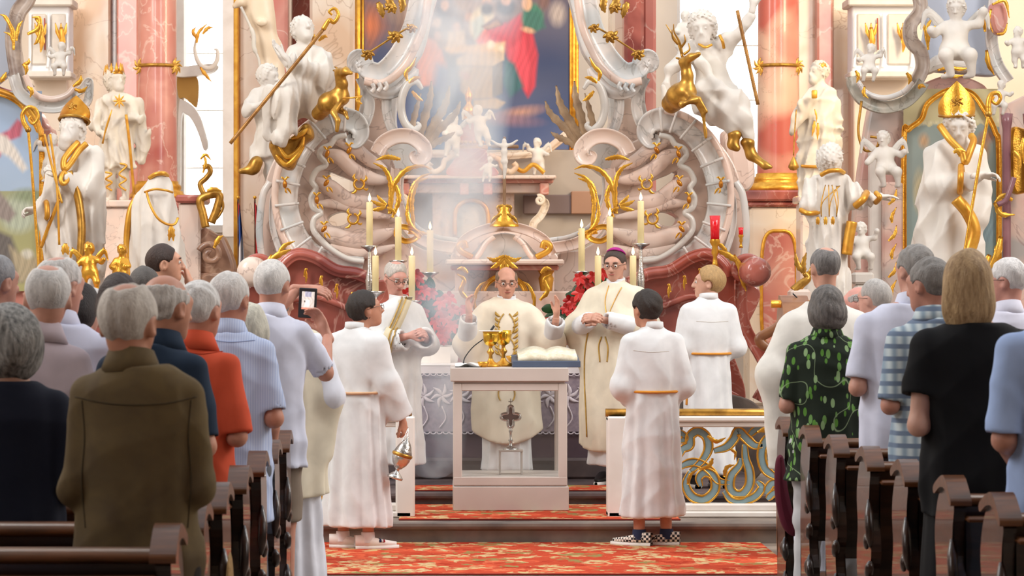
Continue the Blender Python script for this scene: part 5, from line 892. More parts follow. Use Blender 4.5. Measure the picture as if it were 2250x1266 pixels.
# putti
def putto(label, px, py, hpx, d, yaw=180, pitch=0, lean=0, arms=0, mat=PLASTER, wings=True, seed=1, group=None, sit=False, res=2.4, name='putto_statue'):
    S = Fig(name, label, d, px, py, 'putto', group); k = hpx/100; r = random.Random(seed); L = lambda x, y, dy=0: (px+(x+lean*(100-y)/60)*k, py-(100-y)*k*1.0+0*y, dy*S.k*k)
    X = lambda x, up, dy=0: (px+(x+lean*up/60)*k, py-up*k, dy*S.k*k)
    fs = [S.e(X(0, 57, 0), (15*k, 13*k, 17*k)), S.e(X(0, 42, -1), (16*k, 14*k, 13*k)), S.c(X(0, 70), X(0, 78), 6*k)]
    a1 = [(-30, 62), (-26, 82), (-32, 48), (-18, 52)][arms % 4]; a2 = [(30, 84), (28, 56), (32, 66), (14, 54)][arms % 4]
    for sx, a in ((-1, a1), (1, a2)): fs.append(S.ch([X(sx*12, 68), X((sx*12+a[0])/2+sx*5, (68+a[1])/2-6, -6), X(a[0], a[1], -10)], [6*k, 5*k, 4*k], 4*k)); fs.append(S.e(X(a[0], a[1], -12), (4*k, 4*k, 4*k)))
    for sx in (-1, 1):
        if sit: fs.append(S.ch([X(sx*8, 38), X(sx*14, 32, -22), X(sx*12+seed % 3*3, 10, -18)], [10*k, 8*k, 4*k], 4*k))
        else: fs.append(S.ch([X(sx*8, 38), X(sx*(10+seed % 3*2), 20, -8 if sx > 0 else 2), X(sx*(8+seed % 4*2), 3)], [10*k, 7*k, 4*k], 4*k))
        fs.append(S.e(X(sx*13, (8 if sit else 2), -10), (4*k, 8*k, 3*k)))
    f = U(*fs, k=6*k*S.k); f = U(f, S.head(X(0, 88)[0], X(0, 88)[1], 0, yaw, pitch, 0, 26*k*S.k/.235, female=True, hair='wavy', vol=.5), k=3*k*S.k); S.make(f, px-50*k+min(0, lean)*k*2, px+50*k+max(0, lean)*k*2, py-112*k, py+8*k, 34*k*S.k, mat, res, .0)
    if wings:
        for sx in (-1, 1): mb = MB(); [leaf(mb, [X(sx*6, 62)[:2], X(sx*(22+j*5), 74+j*7-j*j)[:2], X(sx*(34+j*3), 92-j*14)[:2]], d+.12*hpx*S.k/.5*.3, 7*k, n=12, lobes=2) for j in range(3)]; mb.build('wing', mat, S.T)
    return S
putto('golden putto with curly hair below the left bishop statue', 200, 640, 105, 21.4, 150, -8, -4, 2, GOLD, True, 2).pedestal(20, PINKM)
putto('golden putto looking down between the left bishop and the cope statue', 262, 640, 100, 21.6, 170, -25, 4, 3, GOLD, False, 3).pedestal(20, PINKM)
putto('white putto with scroll in the gallery arch above the left bishop', 130, 172, 78, 27, 165, -10, 4, 0, PLASTER, True, 4, sit=True)
putto('white putto clinging to the left painted panel frame', 110, 400, 105, 28, -150, 10, 4, 1, PLASTER, True, 5)
putto('white angel sitting on the ledge left of the right gallery', 1905, 185, 88, 27, 150, 8, 6, 0, PLASTER, True, 6, sit=True)
putto('winged white angel holding the left edge of the right picture frame', 1952, 420, 130, 27.5, 160, -5, -6, 2, PLASTER, True, 7, sit=True)
putto('large white winged angel with raised arm enthroned above the right picture', 2095, 185, 188, 27, 165, -12, 2, 0, PLASTER, True, 8, sit=True)
putto('white putto reclining at the top right of the right picture frame', 2190, 258, 80, 27, 150, -10, 8, 2, PLASTER, False, 9, sit=True)
putto('white putto on a cloud behind the deacon statue', 1895, 600, 110, 24, 160, 6, -2, 0, PLASTER, False, 10, sit=True).pedestal(20, PLASTER)
putto('white putto at the far right edge beside the gallery', 2240, 150, 90, 27, 120, 0, -4, 0, PLASTER, False, 12)
putto('white putto kneeling on the left of the distant pyramid', 992, 345, 95, 42.6, -120, 0, 4, 3, PLASTER, True, 3)
putto('white putto leaning over the right side of the distant pyramid', 1066, 322, 90, 42.6, 120, 10, -14, 0, PLASTER, True, 4)
putto('white putto standing on the right end of the distant entablature', 1184, 385, 80, 43.35, 140, -10, -4, 1, PLASTER, True, 6)
putto('white putto tumbling below the distant pyramid', 1068, 400, 55, 42.4, 140, -20, 10, 2, PLASTER, False, 7)
putto('white putto head peeping behind the right seated saint', 1503, 120, 95, 23.4, 165, 0, 2, 3, PLASTER, False, 8)
# ---------------------------------------------------------------- side altars and galleries
def side_altar(label, side, x_sh, picf, frame, canvas):
    T = thing('side_altar', label, 'altar', (at(canvas[0]+x_sh, 640, 28)[0]+.3, 28, 0)); g = (lambda pts: [(x, y) for x, y in pts])
    def sc(name, pts, d, w, mat, prof=MOLD, hb=.7, n=60, tp=None): mb = MB(); scroll(mb, pts, d, w, prof, hb, n, tp); return mb.build(name, mat, T)
    def gl(name, L, d, mat=GOLD): [leaf(MB(), p, d, w, n=14, lobes=3).build(name, mat, T) for p, w in L]
    picture(T, *canvas, 28.05, picf); sc('picture_frame', frame, 28.0, 6, GOLD, FLUTE, 1.0, 120); return T, sc, gl
n2 = lambda X, Y: np.sin(X*.05+2*np.sin(Y*.04))*.5+.5*np.sin(Y*.09+X*.03)
bg1 = lambda X, Y: np.where((Y < 420)[..., None], np.array(hexc('a9c0dd'))+.012*n2(X, Y)[..., None], np.array(hexc('a3a588'))+.012*n2(X, Y)[..., None])+np.clip((Y-300)/300, 0, 1)[..., None]*np.array([.08, .04, -.08])
SL = [('p', 'c9667a', 4, [(-10, 300), (20, 285), (38, 262), (52, 270), (45, 300), (20, 310)]), ('p', 'c25a68', 4, [(-10, 300), (10, 320), (0, 345), (-20, 340)]), ('p', 'e6ddd2', 5, [(-10, 290), (15, 300), (38, 330), (60, 370), (50, 378), (20, 345), (-10, 330)]), ('e', 'b9c0a8', 10, 40, 470, 40, 40, 0), ('p', '9a8c84', 5, [(-20, 400), (15, 440), (36, 470), (20, 490), (-20, 470)]), ('p', '6e6660', 6, [(-20, 500), (25, 520), (45, 570), (50, 620), (-20, 620)]), ('e', 'd8d2c0', 4, 60, 560, 14, 12, 0), ('e', '8f9a78', 8, 60, 430, 30, 14, 0), ('p', 'b8a888', 6, [(20, 540), (60, 570), (90, 560), (92, 620), (40, 620)])]
T, sc, gl = side_altar('side altar on the left with gilt framed picture of a winged figure over hills', 0, 0, paint(-60, 92, 200, 640, bg1, SL, 110, 200), [(92, 640), (92, 320), (84, 285), (66, 255), (40, 225), (0, 206), (-60, 200)], (-60, 92, 200, 640))
V, f = slab([(-120, 700), (-120, 150), (0, 190), (60, 215), (100, 270), (118, 330), (120, 700)], 28.15, .35, bev=.02); mesh('marble_back', V, f, ROSEM, T, smooth=False)
mesh('substructure', *bevbox(*bx(-130, 170, 690, 1100, 27.9, .8), .03), PINKM, T, smooth=False)
sc('frame_scrollwork', [(92, 300), (78, 258), (48, 222), (0, 200), (-60, 192)], 27.85, 6, GILT, ROUND, 1, 60)
sc('entablature', [(30, 165), (45, 205), (80, 230), (120, 236), (150, 226), (165, 205)], 27.8, 13, GREYM, FLUTE, .8); sc('entablature_lip', [(55, 165), (75, 205), (110, 218), (145, 210), (165, 190)], 27.7, 7, PINKM, ROUND, .8)
sc('broken_gable', [(72, -40), (60, 0), (40, 30), (30, 80), (34, 130), (44, 175), (62, 200)], 27.85, 17, M('brown_grey_marble', 'a08e82', .35, c2='8a766c', c3='c0aea0', scale=3, vein='6e5c54', vscale=4), FLUTE, .8); sc('gable_return', [(165, 205), (182, 195), (196, 180), (195, 215), (188, 230)], 27.75, 9, GREYM, FLUTE, .8)
V, f = slab([(-60, -60), (40, -60), (48, 20), (28, 90), (30, 150), (-60, 190)], 28.0, .2, bev=.02); mesh('gable_panel', V, f, M('pale_blue_stucco', 'b5bccb', .5), T, smooth=False)
gl('gilt_acanthus', [([(30, 110), (28, 70), (12, 38), (0, 32)], 7), ([(30, 100), (24, 78), (8, 70)], 5), ([(36, 90), (40, 60), (50, 45)], 6), ([(60, 75), (84, 62), (86, 40), (70, 38)], 8), ([(78, 40), (90, 60), (82, 90), (74, 98)], 7)], 27.6); gl('gilt_sprig', [([(50, 140), (58, 150), (56, 165)], 7), ([(52, 140), (62, 138), (64, 128)], 6), ([(60, 190), (70, 200), (66, 214)], 7), ([(160, 190), (176, 178), (178, 165)], 7), ([(164, 196), (180, 200), (192, 190)], 7), ([(0, 180), (8, 170), (14, 158)], 8)], 27.55)
bg2 = lambda X, Y: np.where((Y < 275+4*np.sin(X*.25))[..., None], np.array(hexc('c9bd8e')), np.array(hexc('8f9a92')))+.012*n2(X, Y)[..., None]+np.clip((Y-380)/260, 0, 1)[..., None]*np.array([-.06, -.02, .0])
SR = [('e', 'b8895c', 8, 2155, 330, 16, 30, 10), ('e', 'c09a72', 6, 2030, 310, 10, 14, 0), ('e', 'a87860', 8, 2170, 300, 14, 12, 0), ('e', '9a8a80', 10, 2150, 420, 24, 50, 0), ('e', 'bcae88', 6, 2020, 420, 12, 40, 0), ('e', '7f9498', 8, 2165, 500, 24, 40, 0), ('p', 'd0c6a0', 3, [(1990, 275), (2200, 268), (2200, 262), (1990, 268)])]
T, sc, gl = side_altar('side altar on the right with a pale green picture in a gilt frame', 1, 0, paint(1985, 2196, 195, 640, bg2, SR, 130, 200), [(1986, 640), (1986, 310), (1996, 285), (2024, 262), (2040, 226), (2086, 198), (2132, 204), (2160, 238), (2186, 290), (2194, 340), (2194, 640)], (1985, 2196, 195, 640))
V, f = slab([(1912, 700), (1912, 250), (1990, 240), (2020, 190), (2090, 165), (2160, 185), (2200, 230), (2330, 230), (2330, 700)], 28.15, .35, bev=.02); mesh('marble_back', V, f, M('rose_grey_marble', 'c9988c', .35, c2='a9a09a', c3='d8b8a8', scale=1.3, vein='8f6e66', vscale=2, vw=.01), T, smooth=False)
mesh('substructure', *bevbox(*bx(1880, 2340, 690, 1100, 27.9, .8), .03), PINKM, T, smooth=False)
mesh('pilaster', *bevbox(*bx(1940, 1984, 400, 700, 27.9, .3), .02), M('rose_grey_marble', 'c9988c'), T, smooth=False); mesh('white_niche', *bevbox(*bx(1912, 1940, 330, 700, 28.0, .2), .02), PLASTER, T, smooth=False)
sc('entablature', [(1872, 168), (1878, 195), (1900, 222), (1940, 236), (1985, 226), (2015, 200), (2028, 180)], 27.8, 14, M('green_grey_marble', 'a3a396', .35, c2='85887e', c3='bdb4a6', scale=2.5, vein='70685c', vscale=3), FLUTE, .8); sc('entablature_lip', [(1885, 180), (1905, 205), (1945, 215), (1985, 202), (2005, 180)], 27.7, 6, GREYM, ROUND, .9)
sc('scroll_pier', [(2012, -40), (2022, 20), (2000, 55), (2002, 90), (2022, 115), (2026, 150), (2010, 185)], 27.85, 15, M('brown_grey_marble', 'a08e82'), FLUTE, .8); sc('scroll_pier', [(2190, -40), (2180, 40), (2178, 90), (2190, 140), (2215, 180)], 27.85, 13, GREYM, FLUTE, .8)
V, f = slab([(2035, -60), (2180, -60), (2172, 60), (2178, 130), (2190, 165), (2110, 160), (2040, 150), (2030, 100), (2035, 50)], 28.05, .2, bev=.02); mesh('relief_panel', V, f, M('pale_blue_stucco', 'b5bccb'), T, smooth=False)
f_ = lambda P: None
V, f = slab([(2005, 168), (2030, 150), (2060, 120), (2095, 125), (2130, 130), (2140, 150), (2120, 158), (2080, 152), (2050, 160), (2020, 172)], 27.9, .25, bev=.06, n=70); mesh('cloud', V, f, PLASTER, T, smooth=False)
gl('gilt_acanthus', [([(2040, 100), (2038, 60), (2052, 35)], 6), ([(2040, 95), (2046, 65), (2062, 55)], 5), ([(2040, 110), (2034, 70), (2026, 45)], 6), ([(2060, 155), (2085, 148), (2110, 152), (2135, 148)], 7), ([(2075, 160), (2095, 168), (2120, 165)], 6), ([(2165, 70), (2160, 40), (2150, 20)], 7), ([(2168, 110), (2172, 140), (2185, 165)], 8)], 27.6); gl('gilt_sprig', [([(1992, 160), (2000, 172), (1996, 186)], 7), ([(2018, 195), (2024, 188), (2034, 192)], 7), ([(1900, 190), (1898, 206), (1908, 216)], 6), ([(1880, 155), (1886, 168), (1882, 182)], 6)], 27.6)
V, f = slab([(2178, 10), (2205, 5), (2216, 40), (2205, 75), (2185, 70), (2176, 40)], 27.6, .15, bev=.04, n=50); mesh('cartouche', V, f, ROSEM, T, smooth=False); gl('cartouche_gilding', [([(2180, 10), (2208, 2), (2218, 40)], 6), ([(2178, 20), (2172, 45), (2182, 72)], 6), ([(2190, 75), (2206, 72), (2214, 50)], 5)], 27.5)
for i, (x, w) in enumerate(((2212, 9), (2262, 10))): mesh('purple_column', *lathe([(w*28/F*1.1, pz(640, 27.5)), (w*28/F, pz(600, 27.5)), (w*28/F, pz(285, 27.5)), (w*28/F*1.3, pz(270, 27.5)), (w*28/F*1.5, pz(250, 27.5)), (.001, pz(248, 27.5))], 20, (at(x, 0, 27.5)[0], 27.5, 0)), M('purple_marble', '9a6a6e', .3, c2='7e5058', scale=2, coat=.3), T)
V, f = slab([(2222, 290), (2250, 282), (2280, 300), (2282, 400), (2250, 425), (2224, 410)], 27.6, .15, bev=.03, n=50); mesh('gilt_relief', V, f, GOLD, T, smooth=False); gl('gilt_relief_leaf', [([(2226, 330), (2240, 350), (2236, 390)], 8), ([(2250, 300), (2245, 330), (2250, 360)], 8), ([(2225, 440), (2205, 430), (2185, 445)], 9), ([(2185, 445), (2200, 470), (2230, 472)], 9), ([(2200, 520), (2190, 560), (2170, 600)], 12), ([(2175, 560), (2160, 590), (2150, 610)], 12)], 27.4)
sc('festoon', [(1893, 222), (1886, 290), (1900, 330), (1925, 325), (1930, 305), (1912, 300)], 27.7, 3, GOLD2, ROUND, 1, 50); sc('festoon', [(2192, 450), (2210, 440), (2222, 410), (2228, 390)], 27.3, 6, M('purple_marble', '9a6a6e'), ROUND, 1, 30)
gl('pilaster_leafwork', [([(1952+8*(i % 2), 690-i*40), (1966-6*(i % 2), 675-i*40), (1970, 655-i*40)], 6) for i in range(7)], 27.7)
def gallery(label, x0, x1, y1, left):
    T = thing('gallery', label, 'gallery', at((x0+x1)/2, y1, 42.5)); b = lambda n, a, c, e, g, d, th, m: mesh(n, *bevbox(*bx(a, c, e, g, d, th), .02), m, T, smooth=False)
    b('parapet', x0, x1, 10, y1, 42.5, .5, M('white_gallery', 'eef0f4', .5)); b('cornice', x0-8, x1+6, -6, 12, 42.3, .7, PLASTER); b('base_moulding', x0-4, x1+4, y1-4, y1+10, 42.35, .6, PLASTER); w = (x1-x0)
    for i in range(2): xa = x0+w*(.08+.48*i); b('panel', xa, xa+w*.36, 30, y1-18, 42.45, .1, PLASTER)
    for xa in (x0+w*.3, x0+w*.8): mb = MB(); [leaf(mb, [(xa, 90), (xa+a, 70), (xa+a*1.6, 50)], 42.3, 6, n=12, lobes=2) for a in (-8, 0, 8)]; leaf(mb, [(xa, 60), (xa+3, 90), (xa, 115)], 42.25, 9, n=12, lobes=2); mb.build('gilt_trophy', GILT, T)
    for xa in (x0+w*.05, x0+w*.5, x0+w*.95): mb = MB(); scroll(mb, [(xa, 30), (xa, 70), (xa, 120), (xa-3, y1-10)], 42.4, 3, ROUND, 1, 20); mb.build('white_garland', M('white_gallery', 'eef0f4'), T)
    mb = MB(); scroll(mb, [(x0+w*.4, 40), (x0+w*.41, 110)], 42.4, 1.6, ROUND, 1, 6); mb.build('red_line', cloth('b0584a'), T)
    b('wall_bracket', x0+4, x1-4, y1+8, 700, 43, .8, WALLM)
gallery('white choir gallery with gilt trophies behind the left side altar', 62, 152, 160, True); gallery('white choir gallery with gilt trophies behind the right side altar', 1872, 2012, 160, False)
# ---------------------------------------------------------------- pews
def poly_x(x0, x1, pts, n=70, closed=True):           # outline in the y-z plane extruded along x
    P = cat(pts, n, True); c = P.mean(0); m = len(P); V = np.array([(x, a, b) for x in (x0, x1) for a, b in P]); q = np.array([[i, (i+1) % m, m+(i+1) % m, m+i] for i in range(m)])
    import bmesh
    bm = bmesh.new(); vs = [bm.verts.new((0, a, b)) for a, b in P]; bm.faces.new(vs); bmesh.ops.triangulate(bm, faces=bm.faces[:]); bm.verts.index_update(); t = np.array([[v.index for v in f.verts] for f in bm.faces]); bm.free()
    return V, [q, t, t[:, ::-1]+m]
ENDP = [(.20, 0), (.24, .12), (.22, .30), (.26, .50), (.23, .64), (.26, .78), (.20, .90), (.10, .955), (.00, .965), (-.09, .93), (-.125, .89), (-.10, .83), (-.09, .72), (-.13, .64), (-.15, .54), (-.09, .46), (-.10, .38), (-.16, .28), (-.13, .18), (-.17, .08), (-.15, 0)]
def pew(label, d, side):
    xi = -.765 if side < 0 else 1.805; sg = side; xo = xi+sg*.068; xe = xi+sg*4.2
    T = thing('pew', label, 'pew', (xi, d, 0), 'dark wooden pews left of the aisle' if side < 0 else 'dark wooden pews right of the aisle'); s_ = lambda a, b: (min(a, b), max(a, b))
    e = mesh('end_panel', *poly_x(*s_(xi+sg*.012, xo-sg*.012), [(y+d, z) for y, z in ENDP]), WOOD, T, smooth=False)
    for i, (a, b) in enumerate((((-.10, .78), (-.15, .58)), ((-.15, .52), (-.09, .44)), ((-.12, .36), (-.17, .24)), ((-.14, .18), (-.18, .05)))):
        P = cat(np.array([(xi+sg*.010, d+a[0], a[1]), (xi+sg*.004, d+(a[0]+b[0])/2-.025, (a[1]+b[1])/2), (xi+sg*.010, d+b[0], b[1])]), 14); mesh('carved_scroll', *tube(P, .020*taper(14, .2, .2), 7, up=(1, .05, 0)), WOOD, e)
    for z, r in ((.60, .028), (.30, .03)): V, f = sphere((xi, d-.10, z), (.016, r, r*1.3), 10, 7); mesh('carved_boss', V, f, WOOD, e)
    x0, x1 = s_(xi-sg*.004, xo+sg*.004); mesh('armrest', *poly_x(x0, x1, [(d+.20, .955), (d+.05, 1.0), (d-.03, .995), (d-.13, .935), (d-.145, .912), (d-.125, .905), (d-.02, .955), (d+.08, .955), (d+.19, .925)], 40), WOOD2, T, smooth=False)
    x0, x1 = s_(xo-sg*.015, xe); mb = MB(); V, f = bevbox(x0, x1, -.018, .018, .42, .90, .006); V[:, 1] += d-.04+(.9-V[:, 2])*.10; mb.add(V, f); mb.build('backrest', WOOD, T, smooth=False)
    mesh('top_rail', *poly_x(x0, x1, [(d-.085, .905), (d-.09, .925), (d-.07, .940), (d-.02, .938), (d+.0, .915), (d-.01, .90), (d-.05, .893)], 28), WOOD2, T); mesh('seat', *bevbox(x0, x1, d+.02, d+.38, .425, .455, .01), WOOD2, T, smooth=False)
    mesh('book_rest', *bevbox(x0, x1, d-.16, d-.075, .845, .865, .008), WOOD2, T, smooth=False); mesh('kneeler', *bevbox(x0, x1, d-.22, d-.10, .14, .18, .02), WOOD2, T, smooth=False); mesh('end_panel', *bevbox(*s_(xe-sg*.06, xe), d-.12, d+.4, 0, .9, .02), WOOD, T, smooth=False); mesh('floor_rail', *bevbox(x0, x1, d-.03, d+.03, 0, .05, .008), WOOD, T, smooth=False)
    return T
ORD = ('frontmost', 'second', 'third', 'fourth', 'fifth', 'sixth', 'seventh')
LP = (13.3, 12.4, 11.5, 10.5, 9.55, 8.68, 7.8); RP = (14.8, 13.8, 12.87, 11.86, 10.9, 9.92, 9.05)
for i, d in enumerate(LP): pew('dark carved wooden pew left of the aisle, %s from the altar' % ORD[i], d, -1)
for i, d in enumerate(RP): pew('dark carved wooden pew right of the aisle, %s from the altar' % ORD[i], d, 1)
# ---------------------------------------------------------------- white celebration table with its glazed front
TD = 19.2; tz = pz(808, TD); TT = thing('altar_table', 'white modern altar table with glazed open sides on a solid plinth', 'table', (at(1121, 0, TD)[0], TD+.37, .15))
tx0, tx1 = at(992, 0, TD)[0], at(1248, 0, TD)[0]; ty0, ty1 = TD, TD+.75; b_ = lambda n, *a, m=None: mesh(n, *bevbox(*a, .006), m or TW, TT, smooth=False)
TW = M('white_table_lacquer', 'cfc4bc', .4, c2='c4b8b0', scale=2)
b_('top', tx0-.008, tx1+.004, ty0-.012, ty1, tz-.098, tz); b_('shadow_gap', tx0+.02, tx1-.02, ty0+.02, ty1-.02, tz-.115, tz-.096)
zb = pz(1062, TD); zc = pz(1068, TD)
for x in (tx0+.012, tx1-.075+.008):
    for y in (ty0+.006, ty1-.075): b_('post', x, x+.062, y, y+.062, zb, tz-.112)
b_('upper_rail', tx0+.07, tx1-.065, ty0+.008, ty0+.06, tz-.165, tz-.112); b_('upper_rail', tx0+.07, tx1-.065, ty1-.07, ty1-.02, tz-.165, tz-.112); b_('bottom_board', tx0+.012, tx1-.004, ty0+.004, ty1-.01, zc, zb+.045); b_('plinth', tx0+.01, tx1+.006, ty0-.004, ty1-.02, .15, zc-.004)
GL = bpy.data.materials.new('clear_glass'); GL.use_nodes = True; nt = GL.node_tree; nt.nodes.remove(nt.nodes['Principled BSDF']); mx = nt.nodes.new('ShaderNodeMixShader'); tr = nt.nodes.new('ShaderNodeBsdfTransparent'); gs = nt.nodes.new('ShaderNodeBsdfGlossy'); gs.inputs['Roughness'].default_value = .03; mx.inputs[0].default_value = .05; tr.inputs[0].default_value = (.96, .97, .97, 1)
nt.links.new(tr.outputs[0], mx.inputs[1]); nt.links.new(gs.outputs[0], mx.inputs[2]); nt.links.new(mx.outputs[0], nt.nodes['Material Output'].inputs[0])
for y in (ty0+.03, ty1-.045): mesh('glass_pane', *box(tx0+.072, tx1-.066, y, y+.008, zb+.045, tz-.165), GL, TT, smooth=False)
for x in (tx0+.04, tx1-.04): mesh('glass_pane', *box(x, x+.008, ty0+.07, ty1-.08, zb+.045, tz-.115), GL, TT, smooth=False)
# reliquary on a small stand inside the table
k = (TD+.3)/F; rc = at(1122, 0, TD+.3)[0]; ST = thing('display_stand', 'small white display stand inside the glazed table', 'stand', (rc, TD+.3, zb+.045)); zs = pz(988, TD+.3)
for x in (-26, 22): mesh('leg', *bevbox(rc+x*k, rc+(x+4)*k, TD+.24, TD+.36, zb+.045, zs-.012, .003), TW, ST, smooth=False)
mesh('shelf', *bevbox(rc-27*k, rc+27*k, TD+.23, TD+.37, zs-.013, zs, .003), TW, ST, smooth=False)
RQ = thing('monstrance', 'silver monstrance with star shaped frame and cross on the small stand inside the table', 'monstrance', (rc, TD+.3, zs)); o3 = (rc, TD+.3, zs)
mesh('foot', *lathe([(17*k, 0), (17*k, 2*k), (11*k, 5*k), (4*k, 8*k), (3*k, 16*k), (5.5*k, 20*k), (3*k, 24*k), (2.4*k, 36*k), (4.5*k, 40*k), (2.5*k, 46*k), (.001, 50*k)], 18, o3), SILVER, RQ)
a = np.linspace(0, 2*math.pi, 64, endpoint=False); rr = (15+6*np.cos(4*a))*k; P = np.stack([rc+rr*np.sin(a), np.full(64, TD+.3), zs+72*k+rr*np.cos(a)*1.15], 1); mesh('star_frame', *tube(P, 3.4*k, 8, True), SILVER, RQ); pv = np.vstack([P, [[rc, TD+.3, zs+72*k]]]); mesh('glass', pv, np.array([[i, (i+1) % 64, 64] for i in range(64)]), M('dark_relic', '8a7a78', .3), RQ)
mb = MB(); mb.add(*bevbox(rc-1.2*k, rc+1.2*k, TD+.295, TD+.305, zs+94*k, zs+112*k, .002)); mb.add(*bevbox(rc-5*k, rc+5*k, TD+.295, TD+.305, zs+104*k, zs+106.4*k, .002)); mb.build('cross', SILVER, RQ, smooth=False)
# chalices, bowl, book on stand, napkin, microphone
def chalice(label, px, d, hpx, sc=1.0, paten=True):
    c = at(px, 0, d); c[2] = tz; k = d/F*sc; T = thing('chalice', label, 'chalice', c)
    mesh('foot', *lathe([(.001, 0), (22*k, 0), (22*k, 3*k), (17*k, 7*k), (8*k, 12*k), (4.5*k, 18*k)], 24, c), GOLD, T); mesh('stem', *lathe([(4.5*k, 18*k), (4*k, 26*k), (8*k, 31*k), (8.5*k, 34*k), (4*k, 39*k), (4*k, 44*k), (6*k, 46*k)], 20, c), GOLD2, T)
    mesh('cup', *lathe([(6*k, 46*k), (13*k, 50*k), (16*k, 58*k), (16.5*k, 68*k), (17.5*k, 78*k), (16.5*k, 78*k), (14*k, 60*k), (.001, 52*k)], 24, c), M('bright_gold', 'f0c24a', .18, 1.), T)
    if paten: mesh('paten', *bevbox(c[0]-26*k, c[0]+26*k, d-22*k, d+22*k, c[2]+78*k, c[2]+80*k, .001), WHITEP, T, smooth=False)
chalice('golden chalice on the left covered with a white card', 1078, 19.42, 80, 1.0, True); chalice('golden chalice on the right nearer the book', 1106, 19.55, 80, 1.02, False)
c = at(1132, 0, 19.75); c[2] = tz; k = 19.7/F; mesh('hosts_bowl', *lathe([(.001, 0), (9*k, 0), (7*k, 5*k), (14*k, 9*k), (20*k, 18*k), (21*k, 22*k), (19*k, 21*k), (10*k, 12*k), (.001, 11*k)], 24, c), GOLD, None, base=c, label='shallow golden bowl behind the chalices on the altar table', cat='bowl')
c = at(1062, 0, 19.3); c[2] = tz; mesh('lavabo_dish', *lathe([(.001, 0), (7*k, 0), (11*k, 6*k), (13*k, 12*k), (12*k, 12*k), (9*k, 6*k), (.001, 3*k)], 20, c), GOLD, None, base=c, label='small golden dish left of the chalices near the front edge', cat='dish')
bc = at(1205, 0, 19.45); BS = thing('book_stand', 'dark blue wedge shaped book stand on the altar table', 'stand', (bc[0], 19.45, tz)); V, f = box(bc[0]-.26, bc[0]+.22, 19.28, 19.72, tz, tz+.03); V[V[:, 1] > 19.5, 2] += np.where(V[V[:, 1] > 19.5, 2] > tz+.01, .05, 0); mesh('wedge', V, f, M('blue_grey_card', '4f5a70', .5), BS, smooth=False); mesh('ledge', *bevbox(bc[0]-.26, bc[0]+.22, 19.265, 19.285, tz, tz+.045, .003), M('blue_grey_card', '4f5a70'), BS, smooth=False)
BK = thing('missal', 'open missal with cream pages lying on the book stand', 'book', (bc[0], 19.45, tz+.04)); 
for s in (-1, 1):
    u = np.linspace(0, 1, 12); X = bc[0]-.01+s*u*.21; Zt = .035+.03*np.sin(np.pi*np.minimum(1, u*1.1))*(1-u*.5); rows = [np.stack([X, np.full(12, yy), tz+.035+zz+Zt*tt], 1) for yy, zz, tt in ((19.30, 0, 0), (19.30, 0, 1), (19.68, .05, 1), (19.68, .05, 0))]; mesh('page_block', np.concatenate(rows), grid_faces(4, 12, True), M('book_pages', 'efe6d0', .7, c2='d9cdb0', scale=30), BK)
mesh('cover', *bevbox(bc[0]-.235, bc[0]+.215, 19.285, 19.30, tz+.025, tz+.04, .003), M('book_cover', '3b3f52', .5), BK, smooth=False)
nx = np.linspace(at(1000, 0, 19.3)[0], at(1056, 0, 19.3)[0], 14); ny = np.linspace(19.25, 19.6, 10); X, Y = np.meshgrid(nx, ny); Z = tz+.012+.012*np.sin(X*40+Y*20)+.008*np.sin(Y*50); V = np.concatenate([np.stack([X, Y, Z], -1).reshape(-1, 3), np.stack([X, Y, np.full(X.shape, tz+.001)], -1).reshape(-1, 3)]); g = grid_faces(10, 14); mesh('corporal', V, [g, g[:, ::-1]+140], cloth('f4f2f0'), None, base=(nx[0], 19.4, tz), label='folded white linen cloth on the left of the altar table', cat='cloth')
MC = thing('microphone', 'thin black gooseneck microphone on the left of the altar table', 'microphone', (at(1018, 0, 19.5)[0], 19.5, tz)); k = 19.5/F; mesh('base', *lathe([(.001, 0), (6*k, 0), (6*k, 4*k), (3*k, 6*k), (.001, 7*k)], 14, (at(1018, 0, 19.5)[0], 19.5, tz)), M('black_plastic', '222226', .4), MC); mesh('gooseneck', *tube(cat(ats([(1018, 800), (1022, 785), (1040, 762), (1066, 742), (1080, 724)], 19.5), 30), 1.2*k, 6), M('black_plastic', '222226'), MC); mesh('capsule', *tube(cat(ats([(1079, 726), (1086, 716)], 19.5), 6), 2.6*k, 8), M('black_plastic', '222226'), MC)
# ---------------------------------------------------------------- main altar mensa with lace cloth
MD = 21.3; mz = pz(800, MD); x0, x1 = at(790, 0, MD)[0], at(1430, 0, MD)[0]; MA = thing('altar_mensa', 'long altar block under a lace edged white cloth behind the priest', 'altar', ((x0+x1)/2, MD, .235))
mesh('block', *bevbox(x0, x1, MD+.02, 21.99, .235, mz-.02, .02), M('dark_plum_marble', '6d5a64', .45, c2='54454f', scale=2), MA, smooth=False); mesh('plinth', *bevbox(x0-.05, x1+.05, MD-.05, 22.0, .236, .40, .02), M('dark_step', '6a5a58'), MA, smooth=False)
mesh('altar_cloth', *bevbox(x0-.02, x1+.02, MD-.012, 21.98, mz-.02, mz, .008), cloth('f2eeee'), MA, smooth=False); LACEM = cloth('ece6ea'); mesh('cloth_drop', *bevbox(x0-.01, x1+.01, MD-.008, MD+.004, mz-.075, mz-.01, .003), LACEM, MA, smooth=False)
mesh('lace_ground', *bevbox(x0, x1, MD+.004, MD+.016, mz-.53, mz-.075, .003), M('lace_net', 'a597a2', .8, c2='8f8290', scale=30), MA, smooth=False)
lace = MB(); r = random.Random(5)
